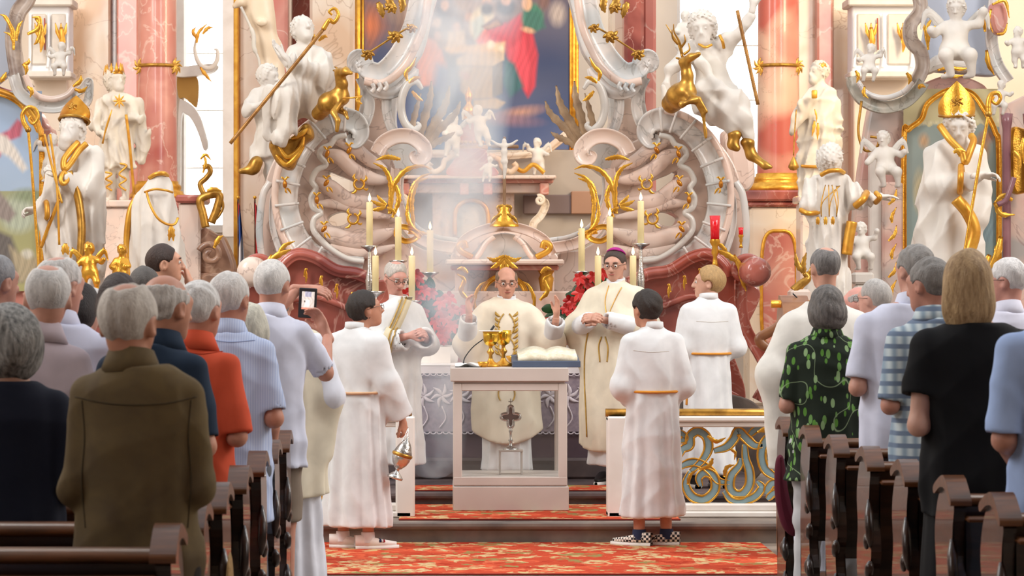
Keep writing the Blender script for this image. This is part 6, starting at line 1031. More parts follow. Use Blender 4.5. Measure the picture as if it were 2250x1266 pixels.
for i in range(16):
    cx = x0+.08+i*(x1-x0-.16)/15
    for j in range(6):
        a = R(j*60+15*(i % 2)); L_ = .075; P = np.array([(cx, MD, mz-.25), (cx+L_*.6*math.cos(a), MD-.002, mz-.25+L_*.6*math.sin(a)), (cx+L_*1.25*math.cos(a+.3), MD, mz-.25+L_*1.3*math.sin(a+.3))]); lace.add(*tube(cat(P, 8), np.array([.004, .011, .015, .017, .015, .012, .007, .002]), 5, e=.3))
    lace.add(*tube(cat(np.array([(cx, MD, mz-.33), (cx+.03, MD, mz-.42), (cx-.02, MD, mz-.50)]), 8), .006, 5))
for i in range(46): cx = x0+.04+i*(x1-x0-.08)/45; a = np.linspace(math.pi, 2*math.pi, 7); P = np.stack([cx+.022*np.cos(a), np.full(7, MD-.012), mz-.074+.018*np.sin(a)], 1); lace.add(*tube(P, .005, 4)); P = P.copy(); P[:, 2] -= .455; P[:, 1] += .012; lace.add(*tube(P, .006, 4))
lace.build('lace_flowers', M('lace_thread', 'd6ccd4', .8), MA, kind='stuff')
for px, w, h in ((968, 22, 36), (930, 16, 30), (1268, 18, 34)):
    k = 21.6/F; c = at(px, 800, 21.6); mesh('altar_card', *bevbox(c[0]-w*k, c[0]+w*k, 21.55, 21.56, mz, mz+h*k, .002), WHITEP, None, base=(c[0], 21.55, mz), label='white paper card standing on the altar %s' % ({968: 'left of the priest', 930: 'beside the deacon', 1268: 'right of the priest'}[px]), cat='card', smooth=False)
# ---------------------------------------------------------------- candles on silver candlesticks
WAX = M('beeswax', 'f0dfae', .45, c2='e6d095', scale=3, emit=.12); FLAME = M('candle_flame', 'ffd98a', .5, emit=9)
LN = ('outermost tall', 'second tall', 'innermost tall', 'outer low', 'inner low')
for side, lst in (('left', ((812, 430, 540), (875, 463, 572), (945, 492, 598), (825, 548, 640), (905, 548, 660))), ('right', ((1408, 428, 535), (1340, 462, 560), (1278, 488, 596), (1391, 548, 640), (1314, 548, 650)))):
    for i, (px, y0, y1) in enumerate(lst):
        d = 21.85 if i < 3 else 21.6; k = d/F; x = at(px, 0, d)[0]; zt, zc_ = pz(y0+14, d), pz(y1, d)
        T = thing('candlestick', 'ornate silver candlestick under the %s candle on the %s' % (LN[i], side), 'candlestick', (x, d, mz), 'silver candlesticks on the altar'); hh = zc_-mz; n = (x, d, mz)
        mesh('foot', *lathe([(.001, 0), (24*k, 0), (24*k, .02), (16*k, .045), (8*k, .07), (5*k, .10)], 20, n), SILVER, T)
        mesh('stem', *lathe([(5*k, .10), (4*k, .10+hh*.1), (9*k, .10+hh*.2), (11*k, .10+hh*.28), (6*k, .10+hh*.36), (4*k, .10+hh*.42), (8*k, hh*.62), (10*k, hh*.70), (5*k, hh*.80), (4*k, hh-.05)], 18, n), SILVER, T); mesh('drip_pan', *lathe([(4*k, hh-.05), (10*k, hh-.03), (19*k, hh-.012), (20*k, hh), (.001, hh-.002)], 22, n), SILVER, T)
        C = thing('candle', 'lit cream wax candle, %s one on the %s' % (LN[i], side), 'candle', (x, d, zc_), 'lit candles on the altar'); H_ = zt-zc_
        mesh('wax', *lathe([(.001, 0), (7.2*k, 0), (7.2*k, H_-.006), (6.4*k, H_), (4*k, H_-.006), (.001, H_-.008)], 20, (x, d, zc_)), WAX, C); mesh('wick', *tube(np.array([(x, d, zt-.01), (x, d, zt+.008)]), .0012, 5, up=(1, 0, 0)), M('black_plastic', '222226'), C)
        fl = mesh('flame', *lathe([(.001, 0), (3.0*k, 4*k), (3.4*k, 7*k), (2.2*k, 12*k), (.9*k, 16*k), (.0005, 19*k)], 12, (x, d, zt+.003)), FLAME, C)
# sanctuary lamps
def redlamp(label, px, y0, y1, yb, d, w):
    k = d/F; x = at(px, 0, d)[0]; T = thing('sanctuary_lamp', label, 'lamp', (x, d, pz(yb, d))); n = (x, d, 0); a, b, c = pz(y0, d), pz(y1, d), pz(yb, d)
    mesh('red_glass', *lathe([(.001, b), (w*.8*k, b), (w*.85*k, b+(a-b)*.5), (w*k, a), (w*.92*k, a), (w*.75*k, b+.01), (.001, b+.008)], 22, n), M('ruby_glass', 'd01420', .1, coat=.5, emit=.25), T)
    mesh('holder', *lathe([(w*.9*k, b+.004), (w*1.0*k, b-(b-c)*.08), (w*.5*k, b-(b-c)*.25), (w*.7*k, b-(b-c)*.45), (w*.35*k, b-(b-c)*.6), (w*.5*k, b-(b-c)*.8), (w*.8*k, c), (.001, c)], 18, n), GOLD, T)
redlamp('tall red glass sanctuary lamp on a gilt holder above the right marble shoulder', 1571, 474, 527, 590, 22.2, 12); redlamp('small red glass lamp held by a figure at the right end of the altar', 1628, 500, 517, 545, 22.6, 6)
# flags
def flag(label, px, y0, y1, d, cols, w=15):
    k = d/F; T = thing('flag', label, 'flag', (at(px, 0, d)[0], d, 0)); mesh('pole', *tube(cat(ats([(px, y0-2), (px+4, VY+1.508*F/d)], d), 8), 2*k, 8), WOOD2, T); V, f = sphere(at(px, y0-6, d), 4*k, 10, 7); mesh('finial', V, f, GOLD, T)
    u = np.linspace(0, 1, 14); v = np.linspace(0, 1, 60); U_, V_ = np.meshgrid(u, v); wd = w*(.35+.75*V_); X = px-2+(U_*wd+2*np.sin(V_*4)); Y = y0+2+V_*(y1-y0)+U_*10*(1-V_); D = d-.03+.05*np.sin(U_*9+V_*2); P = np.stack([(X-VX)/F*D, D, EYE+(VY-Y)/F*D], -1); P2 = P+np.array([0, .012, 0])
    idx = np.minimum((V_*.999+.25*(U_-.3)*(1-V_*.5))*len(cols), len(cols)-1).clip(0).astype(int); C = np.array([hexc(c) for c in cols])[idx].reshape(-1, 3); g = grid_faces(60, 14); mesh('cloth', np.concatenate([P.reshape(-1, 3), P2.reshape(-1, 3)]), [g, g[:, ::-1]+840], M('flag_cloth', 'ffffff', .8, attr=True), T, col=np.vstack([C, C]))
flag('furled blue white and red flag at the left end of the altar', 523, 440, 660, 23.6, ['c23040', '3a62b0', '2c55a8', 'e8e8ec', 'e8e8ec', '3a62b0', '2c55a8'], 17); flag('furled red and white flag beside the blue one', 560, 440, 660, 23.9, ['d02030', 'd02030', 'c81828', 'c81828', 'ececec', 'e6e6e6', 'c81828'], 17)
# ---------------------------------------------------------------- flowering plants
LEAFG = M('plant_leaf', '2f5a2c', .4, c2='1f4020', scale=9); BLOOM = M('red_bloom', 'd02a22', .4, c2='b01a1a', scale=9)
def leafblade(c, dirv, L, w, n=7):
    dirv = np.array(dirv, float)/np.linalg.norm(dirv); side = np.cross(dirv, (0, -1, .2)); side /= np.linalg.norm(side)+1e-6; up = np.cross(side, dirv); t = np.linspace(0, 1, n); k = np.array([-1, 0, 1.]); wd = w*np.sin(np.pi*np.clip(t*.92+.06, 0, 1))**.7
    V = np.array(c)+dirv*(t*L)[:, None, None]-np.array([0, 0, 1])*(t**2*L*.25)[:, None, None]+side*(k[None]*wd[:, None])[..., None]+up*((-np.abs(k)[None]*wd[:, None]*.35+.0))[..., None]; return V.reshape(-1, 3), grid_faces(n, 3)
r = random.Random(11)
for nm, pts in (('right of the priest', ((1234, 700, 'low'), (1270, 660, 'middle'), (1304, 632, 'tall'))), ('left of the priest in the smoke', ((990, 700, 'low'), (956, 665, 'middle'), (924, 640, 'tall')))):
    for (px, py, wd) in pts:
        d = 21.75; k = d/F; c = at(px, py, d); T = thing('flowering_plant', '%s red flowering pot plant on the altar %s' % (wd, nm), 'plant', (c[0], d, mz)); zp = mz+.14
        mesh('pot', *lathe([(.001, 0), (.055, 0), (.075, .14), (.068, .14), (.06, .12), (.001, .12)], 18, (c[0], d, mz)), WHITEP, T); fo = MB()
        for i in range(30): a = r.uniform(0, 6.28); e = r.uniform(-.2, .9); q = c+np.array([r.uniform(-.06, .06), r.uniform(-.06, .02), r.uniform(-.12, .06)]); fo.add(*leafblade(q, (math.cos(a), math.sin(a)*.7-.2, e), r.uniform(.10, .15), r.uniform(.026, .045)))
        for i in range(5): fo.add(*tube(cat(np.array([(c[0]+r.uniform(-.02, .02), d, zp-.03), (c[0]+r.uniform(-.05, .05), d-.02, (zp+c[2])/2), c+np.array([r.uniform(-.06, .06), -.03, r.uniform(-.05, .05)])]), 8), .004, 5))
        fo.build('foliage', LEAFG, T, kind='stuff')
        for i in range(7):
            q = c+np.array([r.uniform(-.12, .12), -.08-r.uniform(0, .05), r.uniform(-.16, .14)]); bl = MB(); ax = r.uniform(0, 6.28)
            for j in range(6): a = ax+j*1.047; bl.add(*leafblade(q, (math.cos(a), -.35, math.sin(a)), r.uniform(.05, .075), .018, 6))
            bl.build('bloom', BLOOM, T)
# ---------------------------------------------------------------- altar rail with blue and gold rocaille
BLUE = M('rail_blue_grey', '8fa9ae', .45, c2='7c969c', scale=6)
def rail(label, xa, xb, d, paths):
    T = thing('altar_rail', label, 'railing', (at((xa+xb)/2, 0, d)[0], d, .14)); X0, X1 = at(xa, 0, d)[0], at(xb, 0, d)[0]; z = lambda y: pz(y, d); k = d/F
    mesh('hand_rail', *tube(np.array([(X0-.03, d, z(907)), ((X0+X1)/2, d, z(907)), (X1, d, z(907))]), 9*k, 12, up=(0, 0, 1)), GOLD2, T); mb = MB(); mb.add(*bevbox(X0-.02, X1, d-.09, d+.09, z(926), z(914), .01)); mb.add(*bevbox(X0-.01, X1, d-.07, d+.07, z(938), z(926), .01)); mb.build('top_moulding', WHITEP, T, smooth=False)
    mb = MB(); mb.add(*bevbox(X0-.02, X1, d-.10, d+.10, .141, z(1122), .01)); mb.add(*bevbox(X0-.01, X1, d-.07, d+.07, z(1122), z(1106), .01)); mb.build('base_moulding', WHITEP, T, smooth=False); mesh('post', *bevbox(X0-.02, X0+.11, d-.10, d+.10, .141, z(914), .012), WHITEP, T, smooth=False) if xa > 1000 else mesh('post', *bevbox(X1-.11, X1+.02, d-.10, d+.10, .141, z(914), .012), WHITEP, T, smooth=False)
    for P, w in paths:
        C = cat(ats(P, d), 60); tp = taper(60, .35, .25, .5)*w*k; mesh('scroll_band', *sweep(C, [(-1, -.35), (-1, .3), (-.6, .42), (.6, .42), (1, .3), (1, -.35)], tp, scb=np.full(60, w*k*.8)), BLUE, T)
        Tn = nrm(np.gradient(C, axis=0)); S = nrm(np.cross(Tn, np.array([0, -1., 0])))
        for s in (-1, 1): mesh('gilt_edge', *tube(C+S*(s*tp)[:, None]+np.array([0, -.3*w*k, 0]), .27*w*k*taper(60, .2, .2), 6), GOLD, T)
    return T
z4 = lambda L: [(1480+x/4.87, 880+y/4.87) for x, y in L]
RPATH = [(z4([(60, 600), (100, 520), (170, 480), (180, 380), (260, 330), (350, 390), (370, 520), (300, 650), (180, 760)]), 9), (z4([(180, 760), (130, 900), (200, 1030), (330, 1060), (440, 960), (430, 820), (340, 770), (270, 830), (290, 920)]), 9), (z4([(430, 540), (560, 500), (640, 420), (690, 330), (760, 390), (860, 480), (950, 480)]), 9), (z4([(760, 470), (770, 620), (810, 760), (810, 900), (740, 1000), (650, 1000), (600, 920), (620, 800), (700, 700), (720, 620)]), 9), (z4([(1110, 380), (1020, 400), (960, 480), (940, 600), (970, 720), (1040, 790), (1120, 830)]), 9), (z4([(540, 970), (620, 1060), (760, 1070), (880, 1020), (940, 930), (890, 870)]), 8), (z4([(60, 720), (130, 680), (220, 660), (310, 690), (400, 760), (480, 860), (600, 880)]), 8), (z4([(1000, 620), (1060, 640), (1110, 700), (1080, 760), (1020, 740)]), 6), (z4([(980, 1000), (1040, 900), (1110, 880)]), 8), (z4([(1000, 1060), (1060, 1000), (1130, 980)]), 7), (z4([(60, 330), (120, 400), (60, 440)]), 7), (z4([(800, 380), (900, 300), (1020, 320)]), 7)]
def gleaf(T, L, d): [leaf(MB(), p, d, w, n=16, lobes=4).build('gilt_acanthus', GOLD, T) for p, w in L]
T = rail('carved blue and gold altar rail right of the white table', 1340, 1790, 18.8, RPATH+[([(x-250, y) for x, y in p], w) for p, w in RPATH[:7] if min(q[0] for q in p) > 1610]); gleaf(T, [(z4([(360, 380), (460, 440), (560, 400)]), 7), (z4([(420, 620), (380, 700), (260, 740)]), 7), (z4([(540, 820), (570, 720), (650, 690)]), 7), (z4([(600, 520), (660, 560), (650, 640)]), 5), (z4([(150, 900), (180, 800), (260, 740)]), 6), (z4([(900, 340), (1000, 300), (1090, 330)]), 7)], 18.65)
rail('carved blue and gold altar rail left of the white table', 560, 905, 18.8, [([(2350-x-30, y) for x, y in p], w) for p, w in RPATH]+[([(735, 940), (715, 980), (740, 1020), (720, 1060), (742, 1090)], 8), ([(700, 960), (730, 990), (705, 1030)], 7)])
# ---------------------------------------------------------------- lectern on the right, console with vase ornament on the left
LD = 17.6; k = LD/F; LC = thing('lectern', 'carved brown lectern with a gilt bar and small microphone on the right', 'lectern', (at(1735, 0, LD)[0], LD, 0)); mesh('gilt_bar', *tube(np.array([at(1694, 668, LD), at(1735, 668, LD), at(1778, 668, LD)]), 9*k, 12, up=(0, 0, 1)), GOLD, LC)
mesh('body', *poly_x(at(1715, 0, LD)[0], at(1775, 0, LD)[0], [(LD-.15, 0), (LD-.18, .3), (LD-.1, .6), (LD-.18, 1.0), (LD-.2, 1.5), (LD+.2, 1.55), (LD+.2, 0)], 40), M('lectern_wood', '9a6a44', .4, c2='7a4c30', scale=5), LC, smooth=False); mb = MB(); scroll(mb, [(1775, 700), (1730, 705), (1700, 725), (1668, 745), (1690, 765), (1730, 750)], LD-.22, 11, ROUND, .8, 50, (.3, .2, .6)); mb.build('carved_scroll', M('lectern_wood', '9a6a44'), LC); mesh('microphone', *tube(cat(ats([(1760, 665), (1752, 655), (1742, 645)], LD), 10), 1.6*k, 6), M('black_plastic', '222226'), LC)
VD = 26.0; VS = thing('console_ornament', 'brown marble console crowned by a gilt swan neck vase beside the cope statue', 'console', (at(455, 0, VD)[0], VD, 0)); BRM = M('brown_marble', '8a6450', .35, c2='6a4a3c', c3='a88068', scale=2.2, vein='c8a890', vscale=3, coat=.3)
mesh('console_body', *bevbox(*bx(430, 500, 600, 1100, VD, .6), .03), BRM, VS, smooth=False); mesh('cornice', *bevbox(*bx(385, 450, 428, 446, VD-.1, .6), .02), REDM, VS, smooth=False); mesh('cornice_block', *bevbox(*bx(392, 440, 446, 1100, VD-.05, .5), .02), PINKM, VS, smooth=False)
V, f = slab([(436, 600), (442, 560), (436, 520), (448, 500), (470, 512), (492, 525), (512, 600)], VD+.05, .4, bev=.03, n=60); mesh('volute_block', V, f, BRM, VS, smooth=False)
for nm, p, w, m_ in (('vase_neck', [(448, 428), (440, 405), (452, 392), (462, 378), (458, 366), (446, 368)], 6, GOLD2), ('vase_foot', [(452, 500), (446, 470), (440, 440), (462, 428), (482, 430), (476, 460), (464, 490)], 9, GOLD2), ('chain', [(485, 430), (490, 455), (478, 478), (462, 486)], 3, GOLD2), ('volute', list(spiral((462, 560), 26, 5, 200, 640, 40)), 7, BRM)): mb = MB(); scroll(mb, p, VD-.1, w, ROUND, .9, 50); mb.build(nm, m_, VS)
for p, w in (([(455, 420), (470, 416), (488, 420)], 8), ([(440, 350), (452, 340), (464, 352)], 5), ([(446, 380), (452, 356), (446, 338)], 5), ([(470, 545), (480, 525), (490, 518)], 8)): mb = MB(); leaf(mb, p, VD-.2, w, n=14, lobes=3); mb.build('gilt_leaf', GOLD, VS)
# ---------------------------------------------------------------- people: helpers for vestments and patterns
def bvh(o): me = o.data; w = origin_of(o.parent)+np.array(o.location); return BVHTree.FromPolygons([tuple(np.array(v.co)+w) for v in me.vertices], [tuple(p.vertices) for p in me.polygons])
def drape(tree, pts, n=40, off=.004, d0=21.):           # px path laid onto a surface seen from the nave
    out = []; last = d0
    for x, y in cat(np.array(pts, float), n):
        dr = Vector(((x-VX)/F, 1, (VY-y)/F)).normalized(); loc, nn, i, dist = tree.ray_cast(Vector((0, 0, EYE)), dr)
        if loc is None: loc = Vector(at(x, y, last)); nn = Vector((0, -1, 0))
        if nn.y > 0: nn = -nn
        last = loc.y; out.append(np.array(loc+nn*off))
    return np.array(out)
def ribbon(tree, pts, w, mat, name, parent, n=40, th=.004, taper_=None):
    P = drape(tree, pts, n, th); k = np.linspace(.6, 1, n) if taper_ else np.ones(n); prof = [(-1, -.6), (-1, .5), (1, .5), (1, -.6)]; wd = w*P[:, 1]/F*k; return mesh(name, *sweep(P, prof, wd, scb=np.full(n, th*1.4)), mat, parent)
def stripe_mat(name, c, c2, sc=60., axis='X', c3=None):
    m = M(name, c, .85, spec=.2); nt = m.node_tree; N, L = nt.nodes, nt.links; b = N['Principled BSDF']; tc = N.new('ShaderNodeTexCoord'); w = N.new('ShaderNodeTexWave'); w.bands_direction = axis; w.inputs['Scale'].default_value = sc; w.inputs['Distortion'].default_value = .3; L.new(tc.outputs['Object'], w.inputs['Vector'])
    x = N.new('ShaderNodeMix'); x.data_type = 'RGBA'; x.inputs[6].default_value = (*hexc(c), 1); x.inputs[7].default_value = (*hexc(c2), 1); L.new(w.outputs['Fac'], x.inputs[0]); out = x.outputs[2]
    if c3:
        w2 = N.new('ShaderNodeTexWave'); w2.bands_direction = 'Z'; w2.inputs['Scale'].default_value = sc*.8; w2.inputs['Distortion'].default_value = .3; L.new(tc.outputs['Object'], w2.inputs['Vector']); r = N.new('ShaderNodeValToRGB'); r.color_ramp.elements[0].position = .55; r.color_ramp.elements[1].position = .8; L.new(w2.outputs['Fac'], r.inputs[0]); x2 = N.new('ShaderNodeMix'); x2.data_type = 'RGBA'; L.new(r.outputs[0], x2.inputs[0]); L.new(out, x2.inputs[6]); x2.inputs[7].default_value = (*hexc(c3), 1); out = x2.outputs[2]
    L.new(out, b.inputs['Base Color']); return m
def leafprint():
    m = M('leaf_print_cloth', '2b3328', .85, spec=.2); nt = m.node_tree; N, L = nt.nodes, nt.links; b = N['Principled BSDF']; tc = N.new('ShaderNodeTexCoord'); cur = (*hexc('262e25'), 1); prev = None
    for (rz, sc, col, th) in ((.6, (21, 21, 9), '6f9a55', .24), (-.8, (23, 23, 10), '8fae7c', .25), (1.3, (25, 25, 11), '5d8f3c', .26)):
        mp = N.new('ShaderNodeMapping'); mp.inputs['Rotation'].default_value = (.0, rz, 0); mp.inputs['Scale'].default_value = sc; mp.inputs['Location'].default_value = (rz*3, 0, rz); L.new(tc.outputs['Object'], mp.inputs[0]); v = N.new('ShaderNodeTexVoronoi'); v.inputs['Scale'].default_value = 1; v.inputs['Randomness'].default_value = .9; L.new(mp.outputs[0], v.inputs['Vector'])
        lt = N.new('ShaderNodeMath'); lt.operation = 'LESS_THAN'; lt.inputs[1].default_value = th; L.new(v.outputs['Distance'], lt.inputs[0]); x = N.new('ShaderNodeMix'); x.data_type = 'RGBA'; L.new(lt.outputs[0], x.inputs[0]); x.inputs[7].default_value = (*hexc(col), 1)
        if prev is None: x.inputs[6].default_value = cur
        else: L.new(prev, x.inputs[6])
        prev = x.outputs[2]
    n = N.new('ShaderNodeTexNoise'); n.inputs['Scale'].default_value = 6; n.inputs['Detail'].default_value = 0; L.new(tc.outputs['Object'], n.inputs['Vector']); r = N.new('ShaderNodeValToRGB'); E = r.color_ramp.elements; E[0].position = .49; E[0].color = (0, 0, 0, 1); E[1].position = .51; E[1].color = (0, 0, 0, 1); e = E.new(.5); e.color = (1, 1, 1, 1); L.new(n.outputs['Fac'], r.inputs[0]); x = N.new('ShaderNodeMix'); x.data_type = 'RGBA'; L.new(r.outputs[0], x.inputs[0]); L.new(prev, x.inputs[6]); x.inputs[7].default_value = (*hexc('9ab088'), 1); L.new(x.outputs[2], b.inputs['Base Color']); return m
def chasuble(p, zb, mat, w=1.0, curve=.10, seed=0, drop=.16, name='chasuble', res=4.2, front=0., arm=(.080, .090), shy=0.):
    J, h = p['J'], p['h']; st = [(zb-.01, .148*w, .105), (.30, .150*w, .110), (.45, .146*w, .106), (.60, .140*w, .100), (.70, .132*w, .090), (.755, .120*w, .076), (.797, .100*w, .062), (.826, .062, .049), (.848, .043, .042)]
    f = loft([(z*h, a*h+.014, b*h+.014) for z, a, b in st], 7, amps=[(zb*h, .055), (.5*h, .04), (.68*h, .018), (.78*h, 0), (h, 0)], ph=seed, tw=.6, rnd=.012)
    for s in 'LR':
        S, E_ = J['s'+s], J['e'+s]; W_ = J['w'+s]; mid_ = E_+(W_-E_)*.25
        f = U(f, chain([S, E_, mid_], [arm[0], arm[1], arm[1]*.9], .05), cap(E_, E_*np.array([.92, .92, 1])-np.array([0, 0, drop*h]), arm[1]*.85, .04), k=.09)
    g = creased(f, .008, (20, 20, 8), seed+1, 5, True); fin = lambda P: smax(g(P), zb*h+curve*((P[:, 0])/(.16*h))**2-P[:, 2], .01)
    s = F/p['T'].location.y; return sdf_mesh(name, fin, (p['lo'][0]-.06, p['lo'][1]-.05, zb*h-.03), (p['hi'][0]+.06, p['hi'][1]+.05, .885*h), res/s, mat, p['T'], p['Rm'])
ALBW = cloth('e6e7e8', bump=.12); CREAM = cloth('ece0cc', bump=.15); IVORY = cloth('e6dcc6', bump=.15)
NAV = cloth('2a3140')
WH, GR, DG, BR, BK_ = 'd9d6d3', 'a9a6a3', '5c5754', '3a2a22', '221c1a'
SH_B = dict(mat=M('black_leather', '1c1a1a', .4))
# ---------------------------------------------------------------- ministers at the altar
P = person('priest in a cream chasuble with both hands raised behind the white table', 1113, 588, 20.7, .235, 180, (4, -8, 0), skin='d59c84', hair=('bald', '8a6f58', 2), arms=((-.205, .03, .640), (-.220, .14, .755), (.180, .03, .640), (.172, .14, .770)), top=dict(kind='alb', mat=ALBW, hem=.06, sr=(.06, .075, .075), droop=.0, collar=True), face=True, glasses='6a5a50', beard=False, brow='7a5a46', hands={'L': dict(f=(-.1, .15, 1), n=(.9, .4, -.1), c=(8, 15, 12), t=-1), 'R': dict(f=(.1, .1, 1), n=(-.9, .4, -.1), c=(25, 30, 25), t=1)}, rise=.02)
o = chasuble(P, .185, CREAM, 1.04, .10, 3, .10); tr = bvh(o); GT = M('gold_thread', 'c9a55a', .5, .5, c2='b08a3c', scale=20)
for s in (-1, 1):
    for a, b in ((690, 788), (850, 880)):
        V_ = [(1113+s*(6+12*abs(math.sin((y-690)/16.))), y) for y in np.linspace(a, b, 12)]; mesh('embroidered_vine', *tube(drape(tr, V_, 40), .0055, 6), GT, o)
    for y in range(696, 785, 12): mb = MB(); Q = drape(tr, [(1113+s*14, y), (1113+s*22, y-5), (1113+s*24, y-11)], 8); mb.add(*tube(Q, np.array([.003, .007, .010, .011, .010, .008, .005, .002]), 6)); mb.build('embroidered_leaf', GT, o)
D = person('deacon in white alb with a diagonal stole and folded hands left of the table', 868, 576, 20.6, .235, 212, (-6, -24, 0), skin='d9a090', hair=('balding', 'd8cfc6', 5), arms=((-.145, .02, .635), (-.035, .16, .680), (.150, .02, .635), (.055, .155, .675)), top=dict(kind='alb', mat=ALBW, hem=.09, w=1.12, sr=(.062, .080, .088), droop=.02), face=True, glasses='8a7a6a', brow='b0a498', hands={'L': dict(c=(30, 35, 30)), 'R': dict(c=(30, 35, 30))}, bx=.03, rise=-.015)
tr = bvh([c for c in D['T'].children if c.name.startswith('alb')][0]); ribbon(tr, [(893, 652), (878, 690), (858, 735), (848, 770)], 14, cloth('ded2b4'), 'stole', D['T']); 
for dx in (-9, 0, 9): ribbon(tr, [(893+dx, 652), (878+dx, 690), (858+dx, 735), (848+dx, 770)], 1.2, GT, 'stole_stripe', D['T'], th=.009)
B = person('bishop in ivory chasuble with purple skullcap and clasped hands right of the table', 1352, 549, 20.6, .235, 152, (8, -8, 0), skin='d09c86', hair=('crop', '4a3a32', 4), arms=((-.150, .02, .655), (-.02, .165, .690), (.165, .03, .650), (.04, .165, .690)), top=dict(kind='alb', mat=ALBW, hem=.08, sr=(.062, .08, .070), droop=.0), face=True, glasses='4a4a50', brow='4a382e', hands={'L': dict(c=(35, 40, 30)), 'R': dict(c=(35, 40, 30))}, shoes=SH_B, bx=.0)
o = chasuble(B, .14, IVORY, 1.0, .05, 5, .12); tr = bvh(o); hc, Rh = B['hc'], B['Rh']
sk = lambda Pq: None
f = sub(ell((0, -.020, .030), (.092, .111, .106)), lambda Pq: (Pq[:, 2]*.80-Pq[:, 1]*.35-.088)*-1*-1 if False else -(Pq[:, 2]*.86-Pq[:, 1]*.30-.098)*-1*-1); f = lambda Pq, e=ell((0, -.020, .030), (.092, .111, .106)): smax(e(Pq), .092-(Pq[:, 2]*.86-Pq[:, 1]*.42), .004)
sdf_mesh('skullcap', place(f, hc, Rh), hc-.14, hc+.16, .007, cloth('b02a86'), B['T'], B['Rm'])
mesh('pectoral_chain', *tube(drape(tr, [(1338, 628), (1330, 660), (1333, 690), (1336, 698), (1342, 680), (1356, 650), (1366, 632)], 50), .003, 5), GOLD, B['T']); mb = MB(); q = drape(tr, [(1336, 698), (1336, 712)], 2, .012); mb.add(*tube(q, .006, 6)); q = drape(tr, [(1331, 702), (1341, 702)], 2, .012); mb.add(*tube(q, .005, 6)); mb.build('pectoral_cross', SILVER, B['T']); q = ribbon(tr, [(1322, 740), (1316, 760), (1318, 795)], 1.5, GT, 'embroidered_band', o); ribbon(tr, [(1330, 740), (1336, 765), (1334, 795)], 1.5, GT, 'embroidered_band', o); ribbon(tr, [(1300, 690), (1285, 790), (1290, 960)], 1.5, GT, 'gold_seam', o)
mesh('cowl_collar', *(lambda r_: (B['W'](r_[0]), r_[1]))(ring((0, .0, 0), .088, .085, .818*B['h'], .856*B['h'], .02, -.018, .03)), IVORY, B['T'])
SHW = M('white_sneaker', 'eeeae4', .5)
S1 = person('altar server in white alb looking right and swinging a silver thurible', 803, 642, 17.9, .0, -28, (-42, 12, 0), skin='c98f74', hair=('short', '2e241f', 8), arms=((-.124, -.02, .630), (-.045, .12, .600), (.130, .015, .640), (.150, .085, .505)), top=dict(kind='alb', mat=ALBW, hem=.085, w=1.26, cord='e2b690', sr=(.062, .076, .098), droop=.03, bare=True), hands={'R': dict(f=(.1, .3, -1), n=(-1, 0, 0), c=(50, 60, 40)), 'L': {}}, glasses='2a2624', shoes=dict(mat=SHW, turn=-55, sock=cloth('e8e8ea')), res=3.4, vol=1.9, bx=-.06)
S2 = person('altar server with dark hair, orange cord and chequered shoes right of the table', 1420, 642, 18.1, .0, 14, (18, 0, 0), skin='c48a70', hair=('short', '2c2019', 6), arms=((-.126, -.01, .615), (-.04, .12, .59), (.126, -.01, .615), (.04, .12, .59)), top=dict(kind='alb', mat=ALBW, hem=.115, w=1.10, cord='e0963c', sr=(.062, .076, .088), bare=True), shoes=dict(mat=M('checker_canvas', 'efe8dc', .7), turn=55, sock=cloth('2c3450')), res=3.4, vol=2.0, bx=.04)
S3 = person('blond altar server in profile with orange cord behind the right altar rail', 1556, 588, 20.3, .235, 10, (72, 4, 0), skin='d8a68e', hair=('short', 'c09a66', 9), arms=((-.124, -.01, .625), (-.04, .12, .60), (.124, -.01, .625), (.04, .12, .60)), top=dict(kind='alb', mat=ALBW, hem=.06, w=1.1, cord='e0963c', sr=(.062, .076, .088)), shoes=SH_B, face=True, brow='a8845a', vol=2.0)
ck = M('checker_canvas', 'efe8dc'); nt = ck.node_tree; tx = nt.nodes.new('ShaderNodeTexChecker'); tx.inputs['Scale'].default_value = 62; tx.inputs['Color1'].default_value = (*hexc('efe8dc'), 1); tx.inputs['Color2'].default_value = (*hexc('26262a'), 1); tcn = nt.nodes.new('ShaderNodeTexCoord'); nt.links.new(tcn.outputs['Object'], tx.inputs['Vector']); nt.links.new(tx.outputs[0], nt.nodes['Principled BSDF'].inputs['Base Color'])
for p_, px in ((S2, 1430), (S3, 1560)):
    al = [c for c in p_['T'].children if c.name.startswith('alb')][0]
tr = bvh([c for c in S2['T'].children if c.name.startswith('alb')][0]); mesh('yoke_seam', *tube(drape(tr, [(1392, 770), (1430, 774), (1470, 772)], 30, .0), .0022, 4), cloth('cfcac2'), S2['T']); tr = bvh([c for c in S3['T'].children if c.name.startswith('alb')][0]); mesh('yoke_seam', *tube(drape(tr, [(1530, 706), (1565, 708), (1600, 706)], 30, .0), .0022, 4), cloth('cfcac2'), S3['T']); ribbon(tr, [(1516, 800), (1512, 850), (1510, 890)], 3, cloth('e0963c'), 'cord_end', S3['T'])
sh_ = [c for c in S1['T'].children if c.name.startswith('shoe')][-1]; tr = bvh(sh_)
for x_, c_ in ((834, '20305a'), (838, 'f4f4f4'), (842, 'b02030')): ribbon(tr, [(x_, 1184), (x_+2, 1192)], 2.4, cloth(c_), 'shoe_logo', sh_, n=5, th=.003)
